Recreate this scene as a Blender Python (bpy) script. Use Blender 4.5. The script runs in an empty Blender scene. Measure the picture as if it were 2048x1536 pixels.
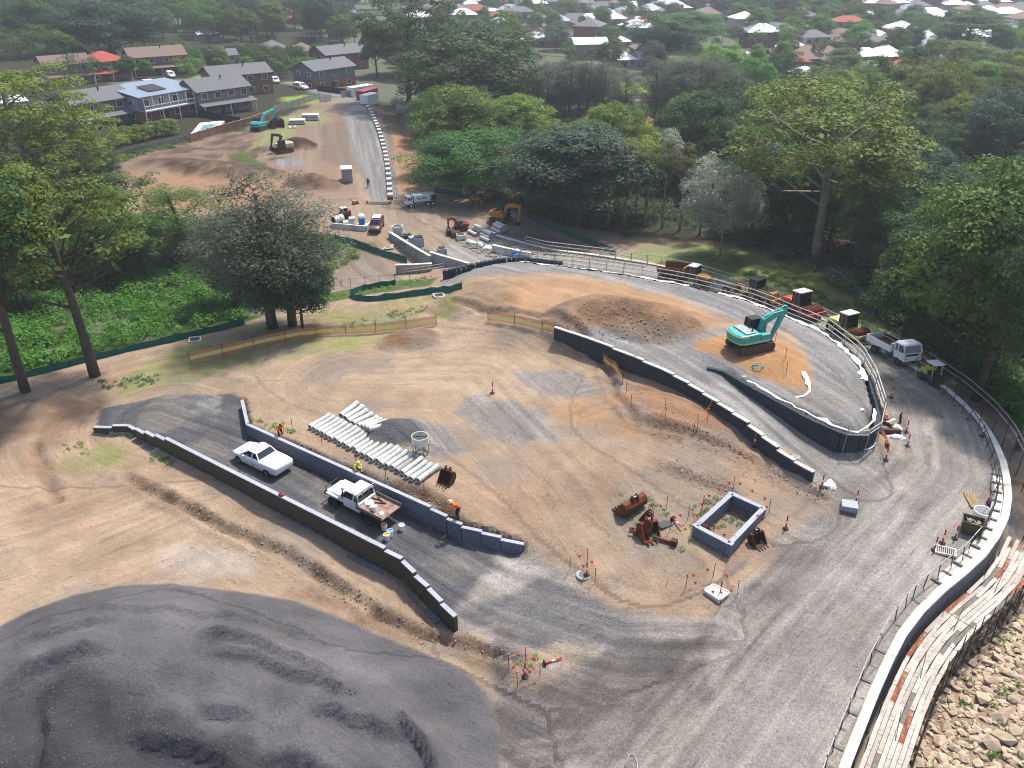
import bpy, bmesh, math, random
import numpy as np
from mathutils import Vector, Matrix
random.seed(7); rng = np.random.default_rng(11)
R = math.radians
# ------------------------------------------------------------------ camera, sky, sun, exposure
scene = bpy.context.scene
CAMZ, TH, F = 33.0, R(28.5), 1640.0          # metres above the pipe yard, pitch down, focal length in photo pixels
cam_d = bpy.data.cameras.new('camera'); cam = bpy.data.objects.new('camera', cam_d)
scene.collection.objects.link(cam); scene.camera = cam
cam.location = (0, 0, CAMZ); cam.rotation_euler = (R(90) - TH, 0, 0)
cam_d.sensor_width = 36.0; cam_d.lens = 36.0 * F / 2048.0; cam_d.clip_end = 6000; cam_d.clip_start = 0.5
SUN_EL, SUN_AZ = R(62), R(35)                # azimuth clockwise from +Y (ahead) towards +X (right)
world = bpy.data.worlds.new('World'); scene.world = world; world.use_nodes = True
wn = world.node_tree.nodes; wl = world.node_tree.links; wn.clear()
sky = wn.new('ShaderNodeTexSky'); sky.sky_type = 'NISHITA'; sky.sun_disc = False
sky.sun_elevation = SUN_EL; sky.sun_rotation = SUN_AZ; sky.air_density = 1.0; sky.dust_density = 2.5; sky.ozone_density = 1.0
bg = wn.new('ShaderNodeBackground'); bg.inputs['Strength'].default_value = 0.125
wo = wn.new('ShaderNodeOutputWorld'); wl.new(sky.outputs[0], bg.inputs[0]); wl.new(bg.outputs[0], wo.inputs[0])
sun_d = bpy.data.lights.new('sun', 'SUN'); sun = bpy.data.objects.new('sun', sun_d); scene.collection.objects.link(sun)
sun_d.energy = 3.2; sun_d.angle = R(4.0); sun_d.color = (1.0, 0.955, 0.89)
sdir = Vector((math.cos(SUN_EL) * math.sin(SUN_AZ), math.cos(SUN_EL) * math.cos(SUN_AZ), math.sin(SUN_EL)))
sun.rotation_euler = (-sdir).to_track_quat('-Z', 'Y').to_euler(); sun.location = (30, 30, 80)
vs = scene.view_settings; vs.view_transform = 'Standard'; vs.look = 'None'; vs.gamma = 1.0; vs.exposure = 1.0
scene.render.film_transparent = False
cyc = scene.cycles
cyc.max_bounces = 5; cyc.diffuse_bounces = 2; cyc.glossy_bounces = 2; cyc.transmission_bounces = 3; cyc.volume_bounces = 0; cyc.transparent_max_bounces = 6
cyc.use_denoising = True; cyc.filter_width = 1.1

C = scene.collection
# ------------------------------------------------------------------ pixel <-> place
CT, ST = math.cos(TH), math.sin(TH)
def ray(px, py):
    a, b = px - 1024.0, py - 768.0
    return np.array([a, F * CT - b * ST, -F * ST - b * CT])
def P(px, py, z=0.0):
    d = ray(px, py); t = (z - CAMZ) / d[2]
    return (d[0] * t, d[1] * t, z)
def proj(x, y, z):
    dz = z - CAMZ; f = y * CT - dz * ST; u = y * ST + dz * CT
    return (1024 + F * x / f, 768 - F * u / f)
def PL(pts, z=None):
    return [P(p[0], p[1], p[2] if z is None else z) for p in pts]
# ------------------------------------------------------------------ noise helpers
def vnoise(x, y, seed=0):
    xi = np.floor(x).astype(np.int64); yi = np.floor(y).astype(np.int64); fx = x - xi; fy = y - yi
    fx = fx * fx * (3 - 2 * fx); fy = fy * fy * (3 - 2 * fy)
    def h(a, b):
        n = (a * 374761393 + b * 668265263 + seed * 974634777) & 0x7fffffff
        n = ((n ^ (n >> 13)) * 1274126177) & 0x7fffffff
        return ((n ^ (n >> 16)) & 0xffff) / 65535.0
    return (h(xi, yi) * (1 - fx) + h(xi + 1, yi) * fx) * (1 - fy) + (h(xi, yi + 1) * (1 - fx) + h(xi + 1, yi + 1) * fx) * fy
def fbm(x, y, sc, oct=4, seed=0):
    s = 0; a = 1; t = 0
    for o in range(oct):
        s = s + a * vnoise(x / sc * 2 ** o + 31.7 * o, y / sc * 2 ** o + 17.3 * o, seed + o); t += a; a *= .5
    return s / t * 2 - 1
def seg_dist(x, y, pts, closed=False):
    best = np.full(x.shape, 1e9); side = np.zeros(x.shape); along = np.zeros(x.shape); L = 0
    n = len(pts); m = n if closed else n - 1
    for i in range(m):
        ax, ay = pts[i][0], pts[i][1]; bx, by = pts[(i + 1) % n][0], pts[(i + 1) % n][1]
        dx, dy = bx - ax, by - ay; l2 = dx * dx + dy * dy + 1e-9; l = math.sqrt(l2)
        t = np.clip(((x - ax) * dx + (y - ay) * dy) / l2, 0, 1)
        d = np.hypot(x - ax - t * dx, y - ay - t * dy); k = d < best
        best = np.where(k, d, best); side = np.where(k, (x - ax) * dy - (y - ay) * dx, side); along = np.where(k, L + t * l, along); L += l
    return best, np.sign(side), along
def inpoly(x, y, pts):
    c = np.zeros(x.shape, bool); n = len(pts)
    for i in range(n):
        x1, y1 = pts[i][0], pts[i][1]; x2, y2 = pts[(i + 1) % n][0], pts[(i + 1) % n][1]
        c ^= ((y1 > y) != (y2 > y)) & (x < (x2 - x1) * (y - y1) / (y2 - y1 + 1e-12) + x1)
    return c
def polymask(x, y, pts, soft):          # 1 inside .. 0 outside with a soft rim
    d, _, _ = seg_dist(x, y, pts, True); sd = np.where(inpoly(x, y, pts), d, -d)
    return np.clip(sd / soft + .5, 0, 1)
class RBF:
    def __init__(s, pts):
        s.p = np.array([(a, b) for a, b, c in pts]); z = np.array([c for a, b, c in pts]); n = len(pts)
        d = np.hypot(s.p[:, None, 0] - s.p[None, :, 0], s.p[:, None, 1] - s.p[None, :, 1])
        A = np.zeros((n + 1, n + 1)); A[:n, :n] = -d + np.eye(n) * .01; A[:n, n] = 1; A[n, :n] = 1
        s.w = np.linalg.solve(A, np.append(z, 0))
    def __call__(s, x, y):
        o = np.full(x.shape, s.w[-1])
        for (a, b), w in zip(s.p, s.w[:-1]): o = o - w * np.hypot(x - a, y - b)
        return o
# ------------------------------------------------------------------ the lines the site is built on (photo pixel, photo pixel, level)
UW = [[(484, 800, .1), (495, 848, .1), (860, 1012, .1)], [(862, 1017, -.1), (893, 1031, -.1)], [(895, 1037, -.3), (923, 1047, -.3)],
      [(924, 1053, -.5), (962, 1061, -.5)], [(963, 1065, -.7), (1001, 1073, -.7)], [(1002, 1078, -.9), (1046, 1087, -.9)]]
NW = [[(187, 853, -.7), (224, 854, -.7)], [(224.5, 850, -.5), (256.5, 850, -.5), (269.5, 858, -.5)], [(271, 856, -.3), (289, 866, -.3)],
      [(290, 862, -.1), (310, 872.5, -.1)], [(310.5, 868.5, .1), (331, 879, .1)], [(331, 875, .3), (500, 960, .3), (770, 1095, .3)],
      [(771, 1100, .1), (804, 1116, .1)], [(804.5, 1120.5, -.1), (829.4, 1144, -.1)], [(829.4, 1149.5, -.35), (856, 1172, -.35)],
      [(857, 1176, -.5), (883, 1202, -.5)], [(883, 1206, -.65), (911, 1232, -.65)]]
W3 = [(1110, 655, 2.45), (1180, 679, 2.4), (1250, 707, 2.3), (1320, 738, 2.15), (1375, 767, 2.0), (1430, 802, 1.8), (1460, 823, 1.65),
      (1500, 851, 1.45), (1545, 892, 1.1), (1598, 930, .9), (1627, 947, .8)]
PADE = [(1415, 733, 2.1), (1450, 741, 2.1), (1490, 764, 2.1), (1560, 803, 2.0), (1620, 835, 1.95), (1690, 866, 1.9), (1728, 869, 1.9), (1750, 856, 1.9), (1758, 820, 1.9),
        (1741, 762, 1.95), (1716, 716, 2.0), (1690, 692, 2.0), (1650, 662, 2.1), (1600, 641, 2.15), (1560, 624, 2.2), (1500, 600, 2.2), (1440, 584, 2.2),
        (1380, 570, 2.2), (1300, 555, 2.2), (1200, 540, 2.2), (1120, 530, 2.2), (1040, 521, 2.2), (1000, 524, 2.1), (950, 534, 1.9), (890, 548, 1.4)]
PARA = [(1640, 1690, -1.5), (1688, 1536, -1.3), (1722, 1450, -1.2), (1762, 1350, -1.0), (1802, 1270, -.8), (1852, 1205, -.6), (1902, 1162, -.4), (1950, 1125, -.25), (1985, 1085, -.1),
        (2010, 1035, 0), (2018, 985, .05), (2010, 930, 0), (1985, 872, -.1), (1950, 827, -.2), (1900, 781, -.4), (1850, 746, -.7), (1800, 714, -1.0), (1750, 687, -1.4),
        (1700, 664, -1.8), (1650, 640, -2.2), (1600, 618, -2.6), (1550, 598, -3.0), (1480, 573, -3.4), (1400, 548, -3.8), (1300, 526, -4.2), (1200, 510, -4.5), (1100, 498, -4.7), (1060, 488, -4.8), (985, 468, -4.8)]
UWw = [PL(s) for s in UW]; NWw = [PL(s) for s in NW]; W3w = PL(W3); PADEw = PL(PADE); PARAw = PL(PARA)
flat = lambda segs: [p for s in segs for p in s]
def _off(pts, d):
    out = []; n = len(pts)
    for i in range(n):
        a, b = pts[max(i - 1, 0)], pts[min(i + 1, n - 1)]; l = math.hypot(b[0] - a[0], b[1] - a[1]) + 1e-9
        out.append((pts[i][0] - (b[1] - a[1]) / l * d, pts[i][1] + (b[0] - a[0]) / l * d, pts[i][2]))
    return out
LOWP = _off(flat(UWw), .28) + [P(1100, 1200, -1.9), P(1000, 1270, -2.0)] + flat(NWw)[::-1] + [P(200, 815, -.7), P(330, 790, -.5), P(470, 788, -.3)]
PADO = _off(PADEw, .38)
UPP = _off(W3w, .3) + [P(1700, 960, 0), P(1752, 898, .1)] + PADO[:8][::-1] + [P(1330, 690, 2.3), P(1200, 660, 2.4)]
LOOPP = PADO[7:] + PL([(938, 525), (915, 518), (890, 511), (862, 503), (835, 496), (805, 478), (781, 462), (770, 430), (900, 425), (1000, 430), (1050, 452), (1060, 480)], -5) + PARAw[::-1][1:-8] + [P(2018, 990, 0), P(1760, 885, 0)]
OUTP = PARAw + PL([(1060, 470), (1120, 455), (1400, 455), (1700, 490), (2300, 600), (2700, 1000), (2700, 1800)], -5)
G0 = RBF(PL([(484, 800, .05), (600, 900, .05), (750, 965, .05), (860, 1010, .05), (960, 1058, -.4), (1046, 1085, -.95), (600, 760, .0), (800, 720, .2), (1000, 700, .5), (900, 640, 1.1), (960, 600, 1.9),
  (1100, 700, .5), (1100, 800, .1), (1000, 900, 0), (1200, 900, 0), (700, 840, 0), (1250, 1000, -.2), (1400, 1150, -.8), (1170, 1150, -1.2), (1450, 1040, -.2), (1600, 1000, .0), (1300, 880, .15), (1500, 940, .1),
  (1245, 745, .7), (1300, 790, .7), (1400, 850, .5), (1500, 900, .2), (1600, 960, 0), (1180, 690, 1.2), (1120, 662, 2.0), (1345, 770, 1.1), (1450, 840, .6), (1550, 905, .1), (1050, 640, 2.0), (980, 625, 1.7),
  (1200, 620, 2.6), (1100, 590, 2.4), (1300, 640, 2.4), (1300, 570, 2.2), (1400, 600, 2.2), (1500, 640, 2.2), (1600, 690, 2.1), (1680, 780, 2.0), (1730, 850, 1.9), (1600, 790, 2.0), (1500, 745, 2.1), (1430, 720, 2.2), (1040, 545, 2.2), (940, 560, 1.8), (1000, 575, 2.2),
  (380, 730, -.3), (650, 680, .1), (200, 760, -.7), (50, 790, -.7), (500, 660, -.5), (800, 650, .7), (0, 768, -.8), (250, 706, -.9), (480, 652, -.8), (640, 620, -1.2), (700, 600, -.8), (800, 585, 0), (880, 570, .8),
  (100, 690, -3.2), (300, 650, -3.4), (100, 640, -4.8), (300, 600, -5), (450, 590, -4), (200, 540, -5.5), (0, 600, -5), (560, 560, -5), (400, 500, -5.5), (200, 450, -4.5), (0, 480, -4),
  (650, 560, -6.5), (720, 565, -6.2), (780, 525, -6.5), (840, 560, -5), (690, 490, -6), (600, 480, -6), (850, 545, -6.5), (740, 470, -5.2), (680, 455, -5), (640, 440, -4.8),
  (300, 400, -3.6), (500, 370, -3.8), (400, 320, -2.5), (620, 330, -3.5), (560, 250, -2.3), (300, 300, -1.5), (650, 240, -2.4), (690, 360, -4.4), (150, 330, -2), (640, 400, -4.6),
  (720, 205, -2), (735, 260, -3), (750, 330, -4), (765, 395, -5), (850, 400, -5), (950, 420, -5), (1000, 430, -5), (900, 480, -5), (1150, 490, -5), (850, 330, -5.0), (860, 250, -4.5), (800, 215, -3.5),
  (1100, 450, -5.3), (1300, 470, -5), (1500, 490, -4.8), (1700, 500, -4.8), (1000, 350, -6), (1200, 350, -6.5), (1400, 380, -6), (1700, 380, -5), (2000, 450, -5),
  (1300, 200, -6), (1240, 180, -5.5), (1700, 200, -5), (2000, 160, -4.5), (1024, 50, -4), (200, 50, -3), (1800, 50, -4), (100, 250, -1.2), (300, 200, -1.2), (500, 180, -1.6), (1024, 5, -3), (100, 5, -2), (1950, 5, -3), (-400, 300, 0), (2400, 300, -4), (-200, 500, -3), (1024, 120, -5),
  (190, 885, -1.5), (100, 1000, -1.1), (300, 960, -1.45), (500, 1035, -1.5), (700, 1130, -1.7), (850, 1240, -2.1), (0, 1100, -.6), (0, 900, -.5), (200, 1080, -1.1), (-300, 1000, 0), (400, 1120, -1.5), (-200, 800, -.7),
  (1000, 1270, -2.0), (1100, 1200, -1.9), (1050, 1400, -1.9), (1250, 1250, -1.5), (1300, 1450, -1.7), (1500, 1300, -1.4), (1600, 1120, -.6), (1700, 1000, -.1), (1850, 1000, -.2), (1800, 1150, -.6), (1700, 1300, -1.1), (1600, 1500, -1.5), (1900, 900, -.2),
  (700, 1220, -1.7), (980, 1360, -1.9), (0, 1290, -1.0), (300, 1165, -1.4), (600, 1195, -1.6), (850, 1290, -1.9), (1020, 1536, -2.0), (200, 1700, -1.5), (1000, 1800, -2), (1760, 920, 0), (1690, 960, -.05)]) + PADEw[3:-1])
LOW = RBF(PL([(200, 835, -.72), (300, 830, -.72), (330, 795, -.5), (480, 795, -.4), (420, 820, -.7), (500, 890, -1.0), (340, 885, -.85), (600, 950, -1.15), (500, 965, -1.1), (700, 990, -1.25), (640, 1030, -1.3), (900, 1085, -1.6), (800, 1100, -1.55), (1040, 1115, -1.85), (1000, 1150, -1.85), (900, 1240, -2.0), (1100, 1200, -1.9), (1000, 1270, -2.0)]))
UP = RBF(PL([(1110, 650, 2.4), (1200, 665, 2.4), (1250, 707, 2.15), (1330, 690, 2.3), (1375, 767, 1.75), (1420, 735, 1.9), (1460, 823, 1.3), (1510, 780, 1.25), (1545, 892, .7), (1590, 835, .7), (1627, 947, .25), (1680, 890, .15), (1700, 960, 0), (1752, 898, .05)]))
LOOP = RBF(PL([(1760, 885, 0), (2000, 985, -.1), (1850, 900, -.1), (1960, 850, -.3), (1800, 780, -.6), (1900, 790, -.6), (1740, 730, -1.1), (1800, 725, -1.2), (1650, 660, -1.9), (1700, 672, -2.0), (1560, 612, -2.8), (1480, 585, -3.4), (1400, 562, -3.9), (1300, 535, -4.3), (1200, 515, -4.7), (1100, 503, -4.9), (1000, 490, -5), (950, 520, -5), (870, 515, -5), (800, 470, -5), (900, 440, -5), (1050, 460, -5)]))
OUT = RBF(PL([(1740, 1536, -4.2), (1800, 1400, -4.2), (1900, 1250, -4.0), (2000, 1130, -3.8), (2060, 1000, -3.6), (2060, 920, -3.6), (2010, 850, -3.6), (1930, 790, -4), (1850, 730, -4.2), (1760, 670, -4.5), (1660, 620, -4.6), (1560, 570, -4.6), (1400, 520, -4.7), (1250, 495, -4.9), (1100, 480, -5), (1060, 470, -5), (1120, 455, -5.2), (1400, 455, -5), (1700, 490, -4.8), (2048, 1536, -3.0), (2048, 1300, -3.4), (2300, 800, -5), (2300, 1200, -3.2)]))
# ------------------------------------------------------------------ terrain grid
def axis(lo, hi, step, out_lo, out_hi, g):
    a = list(np.arange(lo, hi, step)); s = step; v = a[-1]
    while v < out_hi: s *= g; v += s; a.append(v)
    s = step; v = a[0]; b = []
    while v > out_lo: s *= g; v -= s; b.append(v)
    return np.array(b[::-1] + a)
XS = axis(-46, 46, .25, -900, 900, 1.06)
YS = np.concatenate([np.arange(13, 78, .25), axis(78, 125, .4, 78, 1500, 1.035)])
GX, GY = np.meshgrid(XS, YS)
H = G0(GX, GY)
for poly, f in ((OUTP, OUT), (LOOPP, LOOP), (LOWP, LOW), (UPP, UP)):
    m = inpoly(GX, GY, poly); H[m] = f(GX[m], GY[m])
OPEN = [PL([(1110, 650), (1200, 655), (1330, 690), (1415, 728)], 2.3), PL([(1627, 955), (1700, 962), (1755, 893), (1850, 925), (2010, 985)], 0), PL([(1078, 1140), (1100, 1200), (1000, 1270), (935, 1255)], -1.9),
        PL([(190, 835), (200, 815), (330, 790), (470, 788)], -.6), PL([(785, 462), (770, 430), (900, 425), (1000, 430), (1050, 452), (1060, 475), (1120, 455), (1400, 455), (1700, 490), (2300, 600)], -5)]
msk = np.zeros(GX.shape)
for o in OPEN: d, _, _ = seg_dist(GX, GY, o); msk = np.maximum(msk, np.clip((2.2 - d) / 1.0, 0, 1))
S = H.copy()
for _ in range(22):
    q = np.pad(S, 1, mode='edge'); S = (q[:-2, 1:-1] + q[2:, 1:-1] + q[1:-1, :-2] + q[1:-1, 2:]) / 4
H = H * (1 - msk) + S * msk
def mound(px, py, z, rx, ry, h, ang=0, rough=.25, seed=1, flatten=1.0, sharp=1.5):
    cx, cy, _ = P(px, py, z); ca, sa = math.cos(ang), math.sin(ang)
    u = ((GX - cx) * ca + (GY - cy) * sa) / rx; v = (-(GX - cx) * sa + (GY - cy) * ca) / ry
    r = np.hypot(u, v) * (1 + rough * .5 * fbm(GX, GY, max(rx, ry) * .6, 3, seed))
    return np.minimum(np.clip(1 - r, 0, 1) ** (1 / sharp) if sharp > 1 else np.clip(1 - r, 0, 1), flatten) * h * (1 + rough * .25 * fbm(GX, GY, 1.2, 4, seed + 5))
HEAP = PL([(-300, 1420), (0, 1268), (60, 1235), (150, 1198), (250, 1172), (350, 1165), (480, 1180), (600, 1198), (720, 1240), (850, 1292), (940, 1330), (985, 1375), (1000, 1440), (1020, 1560), (1000, 1700), (-300, 1700)], -1.5)
d, _, _ = seg_dist(GX, GY, HEAP, True); hd = np.where(inpoly(GX, GY, HEAP), d, 0)
dx0, dy0, _ = P(120, 1560, 0)
hh = 3.0 * (1 - np.exp(-hd / 4.5)) * (1 + .16 * fbm(GX, GY, 5, 3, 3))
lip = fbm(GX * .45 + GY * .25, GY * 1.0 - GX * .2, 3.2, 3, 9)
hh += np.where(hd > .3, .26 * np.clip(hd / 2, 0, 1) * (np.abs(lip) - .3), 0) + (.09 * fbm(GX, GY, .9, 3, 4) + .22 * fbm(GX * .6 + GY * .3, GY, 2.2, 4, 14)) * np.clip(hd, 0, 1)
cut, _, _ = seg_dist(GX, GY, PL([(880, 1420), (900, 1500), (880, 1620)], -1)); hh *= 1 - .45 * np.clip(1 - cut / 1.8, 0, 1)
bowl, _, _ = seg_dist(GX, GY, PL([(60, 1400), (230, 1480), (420, 1500)], .8)); hh *= 1 - .22 * np.clip(1 - bowl / 2.2, 0, 1)
def scarp(px, z, h, fade):
    d, s_, a = seg_dist(GX, GY, PL(px, z)); sd = d * s_ + .5 * fbm(GX, GY, 1.6, 3, 81); L_ = a.max(); en = np.clip(np.minimum(a, L_ - a) / 1.5, 0, 1)
    return h * en * np.where(sd < 0, np.clip(1 + sd / fade, 0, 1), np.clip(1 - sd / .22, 0, 1)) * (d < fade * 1.1) * np.clip(hd, 0, 1)
for px, h, f in (([(0, 1310), (110, 1262), (250, 1238)], .35, 2.5), ([(0, 1380), (90, 1338), (170, 1318), (235, 1316)], .45, 2.5), ([(380, 1252), (470, 1272), (560, 1300), (690, 1340)], .4, 2.2), ([(400, 1290), (500, 1305), (620, 1345), (730, 1390)], .4, 2.0), ([(380, 1390), (470, 1410), (520, 1418)], .4, 1.8), ([(240, 1440), (330, 1462), (420, 1480), (500, 1500)], .45, 2.0), ([(600, 1400), (700, 1420), (820, 1440)], .35, 2.0), ([(60, 1400), (100, 1450), (60, 1536)], .5, 2.0), ([(790, 1380), (830, 1440), (870, 1500), (880, 1536)], .6, 2.0), ([(520, 1470), (640, 1500), (740, 1536)], .45, 1.8), ([(150, 1225), (330, 1195), (480, 1208), (640, 1250)], .25, 2.0)):
    hh += scarp(px, 1.0, h * 1.7, f)
H += hh
M_BIG = mound(1245, 640, 2.4, 7.5, 4.2, 2.3, R(-15), .5, 21, 1, 1.3); M_LEFT = mound(975, 590, 2.0, 5, 4, 1.0, R(20), .6, 22)
M_SM = mound(820, 685, .3, 3.2, 2.0, .75, R(10), .3, 23); M_GR = mound(790, 872, 0, 3.0, 2.3, 1.25, R(-10), .3, 24, 1, 1.2)
M_D1 = mound(625, 362, -3.7, 5.5, 3.5, 2.0, R(-15), .5, 25); M_D2 = mound(595, 292, -2.8, 4.5, 3.0, 2.2, 0, .5, 26, 1, 1.2); M_D3 = mound(420, 335, -2.6, 14, 4.5, 1.4, R(-8), .7, 27)
M_BK = mound(1330, 825, .6, 5.5, 2.6, .8, R(-35), .4, 28); M_EX = mound(1470, 690, 2.1, 9, 5, .35, R(-25), .3, 29)
for m in (M_BIG, M_LEFT, M_SM, M_GR, M_D1, M_D2, M_D3, M_BK, M_EX): H += m
# ditches, windrows and ruts that have a real shape
DIT1 = PL([(255, 960), (330, 1000), (420, 1045), (520, 1090), (620, 1140), (700, 1190), (760, 1225), (850, 1262), (950, 1290), (1040, 1312)], -1.6)
DIT2 = PL([(905, 622), (960, 640), (1050, 652), (1110, 668), (1170, 700), (1215, 735), (1235, 790), (1270, 830)], .8)
DIT3 = PL([(1300, 855), (1390, 880), (1450, 895), (1530, 930), (1600, 972), (1650, 990)], .2)
DIT4 = PL([(1330, 930), (1390, 955), (1450, 975)], 0); TRN = PL([(530, 872), (640, 915), (740, 955), (840, 990), (900, 1018)], .05)
LEDGE = PL([(70, 895), (85, 930), (100, 975), (112, 998)], -.9)
def ditch(line, w, dep, bank):
    global H
    d, s, a = seg_dist(GX, GY, line); d = d * (1 + .35 * fbm(GX, GY, 1.2, 2, 41)); H += -dep * np.exp(-(d / w) ** 2) + bank * np.exp(-((d - 1.9 * w) / (w * .9)) ** 2) * (1 + .6 * fbm(GX, GY, .8, 3, 43))
ditch(DIT1, .35, .4, .22); ditch(DIT2, .3, .28, .15); ditch(DIT3, .35, .25, .22); ditch(DIT4, .5, -.25, .0); ditch(TRN, .35, .45, .05); ditch(LEDGE, .4, .3, .12)
PITW = PL([(1461.5, 982.5), (1534, 1015), (1461.5, 1091), (1385, 1051)], .4)
def shrink(pts, d):
    cx = sum(p[0] for p in pts) / len(pts); cy = sum(p[1] for p in pts) / len(pts)
    return [(p[0] + (cx - p[0]) * d / math.hypot(cx - p[0], cy - p[1]), p[1] + (cy - p[1]) * d / math.hypot(cx - p[0], cy - p[1]), p[2]) for p in pts]
_m = inpoly(GX, GY, shrink(PITW, .22)); H[_m] = -.75
near = np.clip((135 - GY) / 30, 0, 1)
soft = np.clip(seg_dist(GX, GY, [p for p in W3w])[0] / 1.0, 0, 1)
H += near * (.045 * fbm(GX, GY, 2.6, 4, 51) + .03 * fbm(GX, GY, .7, 3, 52))
for poly in (OUTP,):
    m = inpoly(GX, GY, poly); H[m] += .25 * fbm(GX, GY, 5, 3, 55)[m]
def Hz(x, y):
    x = np.asarray(x, float); y = np.asarray(y, float)
    i = np.clip(np.searchsorted(XS, x) - 1, 0, len(XS) - 2); j = np.clip(np.searchsorted(YS, y) - 1, 0, len(YS) - 2)
    u = np.clip((x - XS[i]) / (XS[i + 1] - XS[i]), 0, 1); v = np.clip((y - YS[j]) / (YS[j + 1] - YS[j]), 0, 1)
    return (H[j, i] * (1 - u) + H[j, i + 1] * u) * (1 - v) + (H[j + 1, i] * (1 - u) + H[j + 1, i + 1] * u) * v
def hz(x, y): return float(Hz(x, y))
_T = np.concatenate([np.arange(15, 160, .05), np.arange(160, 1200, .5)])
def at(px, py, zmax=1e9):
    d = ray(px, py); d = d / np.linalg.norm(d); x, y, z = d[0] * _T, d[1] * _T, CAMZ + d[2] * _T
    k = np.nonzero((z <= Hz(x, y)) & (z < zmax))[0]
    if not len(k): k = [len(_T) - 1]
    k = k[0]; return Vector((x[k], y[k], hz(x[k], y[k])))
def AT(pts): return [tuple(at(*p[:2])) for p in pts]
# ------------------------------------------------------------------ materials
def lin(h, k=1.0):
    h = h.lstrip('#'); v = [int(h[i:i + 2], 16) / 255 for i in (0, 2, 4)]
    return tuple((x / 12.92 if x <= .04045 else ((x + .055) / 1.055) ** 2.4) * k for x in v)
MATS = {}
def mat(name, col, rough=.7, metal=0.0, var=.18, scale=3.0, bump=.0, bscale=20.0, dirt=None, dirt_amt=.35, spec=.3, trans=0.0, alpha=1.0, rand=0.0, streak=False):
    if name in MATS: return MATS[name]
    m = bpy.data.materials.new(name); m.use_nodes = True; nt = m.node_tree; N = nt.nodes; L = nt.links
    b = N['Principled BSDF']; b.inputs['Roughness'].default_value = rough; b.inputs['Metallic'].default_value = metal; b.inputs['Specular IOR Level'].default_value = spec
    tc = N.new('ShaderNodeTexCoord'); mp = N.new('ShaderNodeMapping'); L.new(tc.outputs['Object'], mp.inputs[0])
    if streak: mp.inputs['Scale'].default_value = (1, 1, .15)
    n = N.new('ShaderNodeTexNoise'); n.inputs['Scale'].default_value = scale; n.inputs['Detail'].default_value = 5; L.new(mp.outputs[0], n.inputs['Vector'])
    mr = N.new('ShaderNodeMapRange'); mr.inputs[1].default_value = .3; mr.inputs[2].default_value = .7; mr.inputs[3].default_value = 1 - var; mr.inputs[4].default_value = 1 + var; L.new(n.outputs[0], mr.inputs[0])
    mul = N.new('ShaderNodeVectorMath'); mul.operation = 'SCALE'; mul.inputs[0].default_value = col[:3]; L.new(mr.outputs[0], mul.inputs['Scale']); out = mul.outputs[0]
    if rand:
        oi = N.new('ShaderNodeObjectInfo'); hs = N.new('ShaderNodeHueSaturation'); a = N.new('ShaderNodeMapRange'); a.inputs[3].default_value = .5 - .012 * rand; a.inputs[4].default_value = .5 + (.07 if trans else .012) * rand
        v = N.new('ShaderNodeMapRange'); v.inputs[3].default_value = 1 - .45 * rand; v.inputs[4].default_value = 1 + .4 * rand; fr = N.new('ShaderNodeMath'); fr.operation = 'MULTIPLY_ADD'; fr.inputs[1].default_value = 7.13; fr.inputs[2].default_value = .37
        f2 = N.new('ShaderNodeMath'); f2.operation = 'FRACT'; L.new(oi.outputs['Random'], a.inputs[0]); L.new(oi.outputs['Random'], fr.inputs[0]); L.new(fr.outputs[0], f2.inputs[0]); L.new(f2.outputs[0], v.inputs[0])
        L.new(a.outputs[0], hs.inputs['Hue']); L.new(v.outputs[0], hs.inputs['Value']); L.new(out, hs.inputs['Color']); out = hs.outputs[0]
    if dirt is not None:
        n2 = N.new('ShaderNodeTexNoise'); n2.inputs['Scale'].default_value = scale * .6; n2.inputs['Detail'].default_value = 8; n2.inputs['Roughness'].default_value = .7; L.new(mp.outputs[0], n2.inputs['Vector'])
        r2 = N.new('ShaderNodeMapRange'); r2.inputs[1].default_value = .62 - dirt_amt * .4; r2.inputs[2].default_value = .75 - dirt_amt * .2; L.new(n2.outputs[0], r2.inputs[0])
        mx = N.new('ShaderNodeMix'); mx.data_type = 'RGBA'; L.new(r2.outputs[0], mx.inputs['Factor']); L.new(out, mx.inputs['A']); mx.inputs['B'].default_value = (*dirt, 1); out = mx.outputs['Result']
    L.new(out, b.inputs['Base Color'])
    if bump:
        n3 = N.new('ShaderNodeTexNoise'); n3.inputs['Scale'].default_value = bscale; n3.inputs['Detail'].default_value = 4; L.new(tc.outputs['Object'], n3.inputs['Vector'])
        bp = N.new('ShaderNodeBump'); bp.inputs['Strength'].default_value = bump; bp.inputs['Distance'].default_value = .05; L.new(n3.outputs[0], bp.inputs['Height']); L.new(bp.outputs[0], b.inputs['Normal'])
    if trans:
        t = N.new('ShaderNodeBsdfTranslucent'); L.new(out, t.inputs[0]); ms = N.new('ShaderNodeMixShader'); ms.inputs[0].default_value = trans; L.new(b.outputs[0], ms.inputs[1]); L.new(t.outputs[0], ms.inputs[2]); L.new(ms.outputs[0], N['Material Output'].inputs[0])
    if alpha < 1: b.inputs['Alpha'].default_value = alpha
    MATS[name] = m; return m
M = lambda n: MATS[n]
K = .62
DIRT = lin('c4a286', .5)
mat('white_paint', lin('f2f4f5', .85), .35, var=.05, spec=.5, dirt=lin('a89a88', .6), dirt_amt=.12)
mat('off_white', lin('e6e4da', .75), .5, var=.08, dirt=lin('8c8070', .6), dirt_amt=.25)
mat('glass', lin('1c2830', .5), .08, spec=.8, var=.1)
mat('tyre', lin('2a2826', .6), .85, var=.3, dirt=lin('8a7a66', .5), dirt_amt=.3)
mat('rim', lin('8c8c8a', .6), .4, .3)
mat('black', lin('26262a', .5), .6, var=.25)
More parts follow.
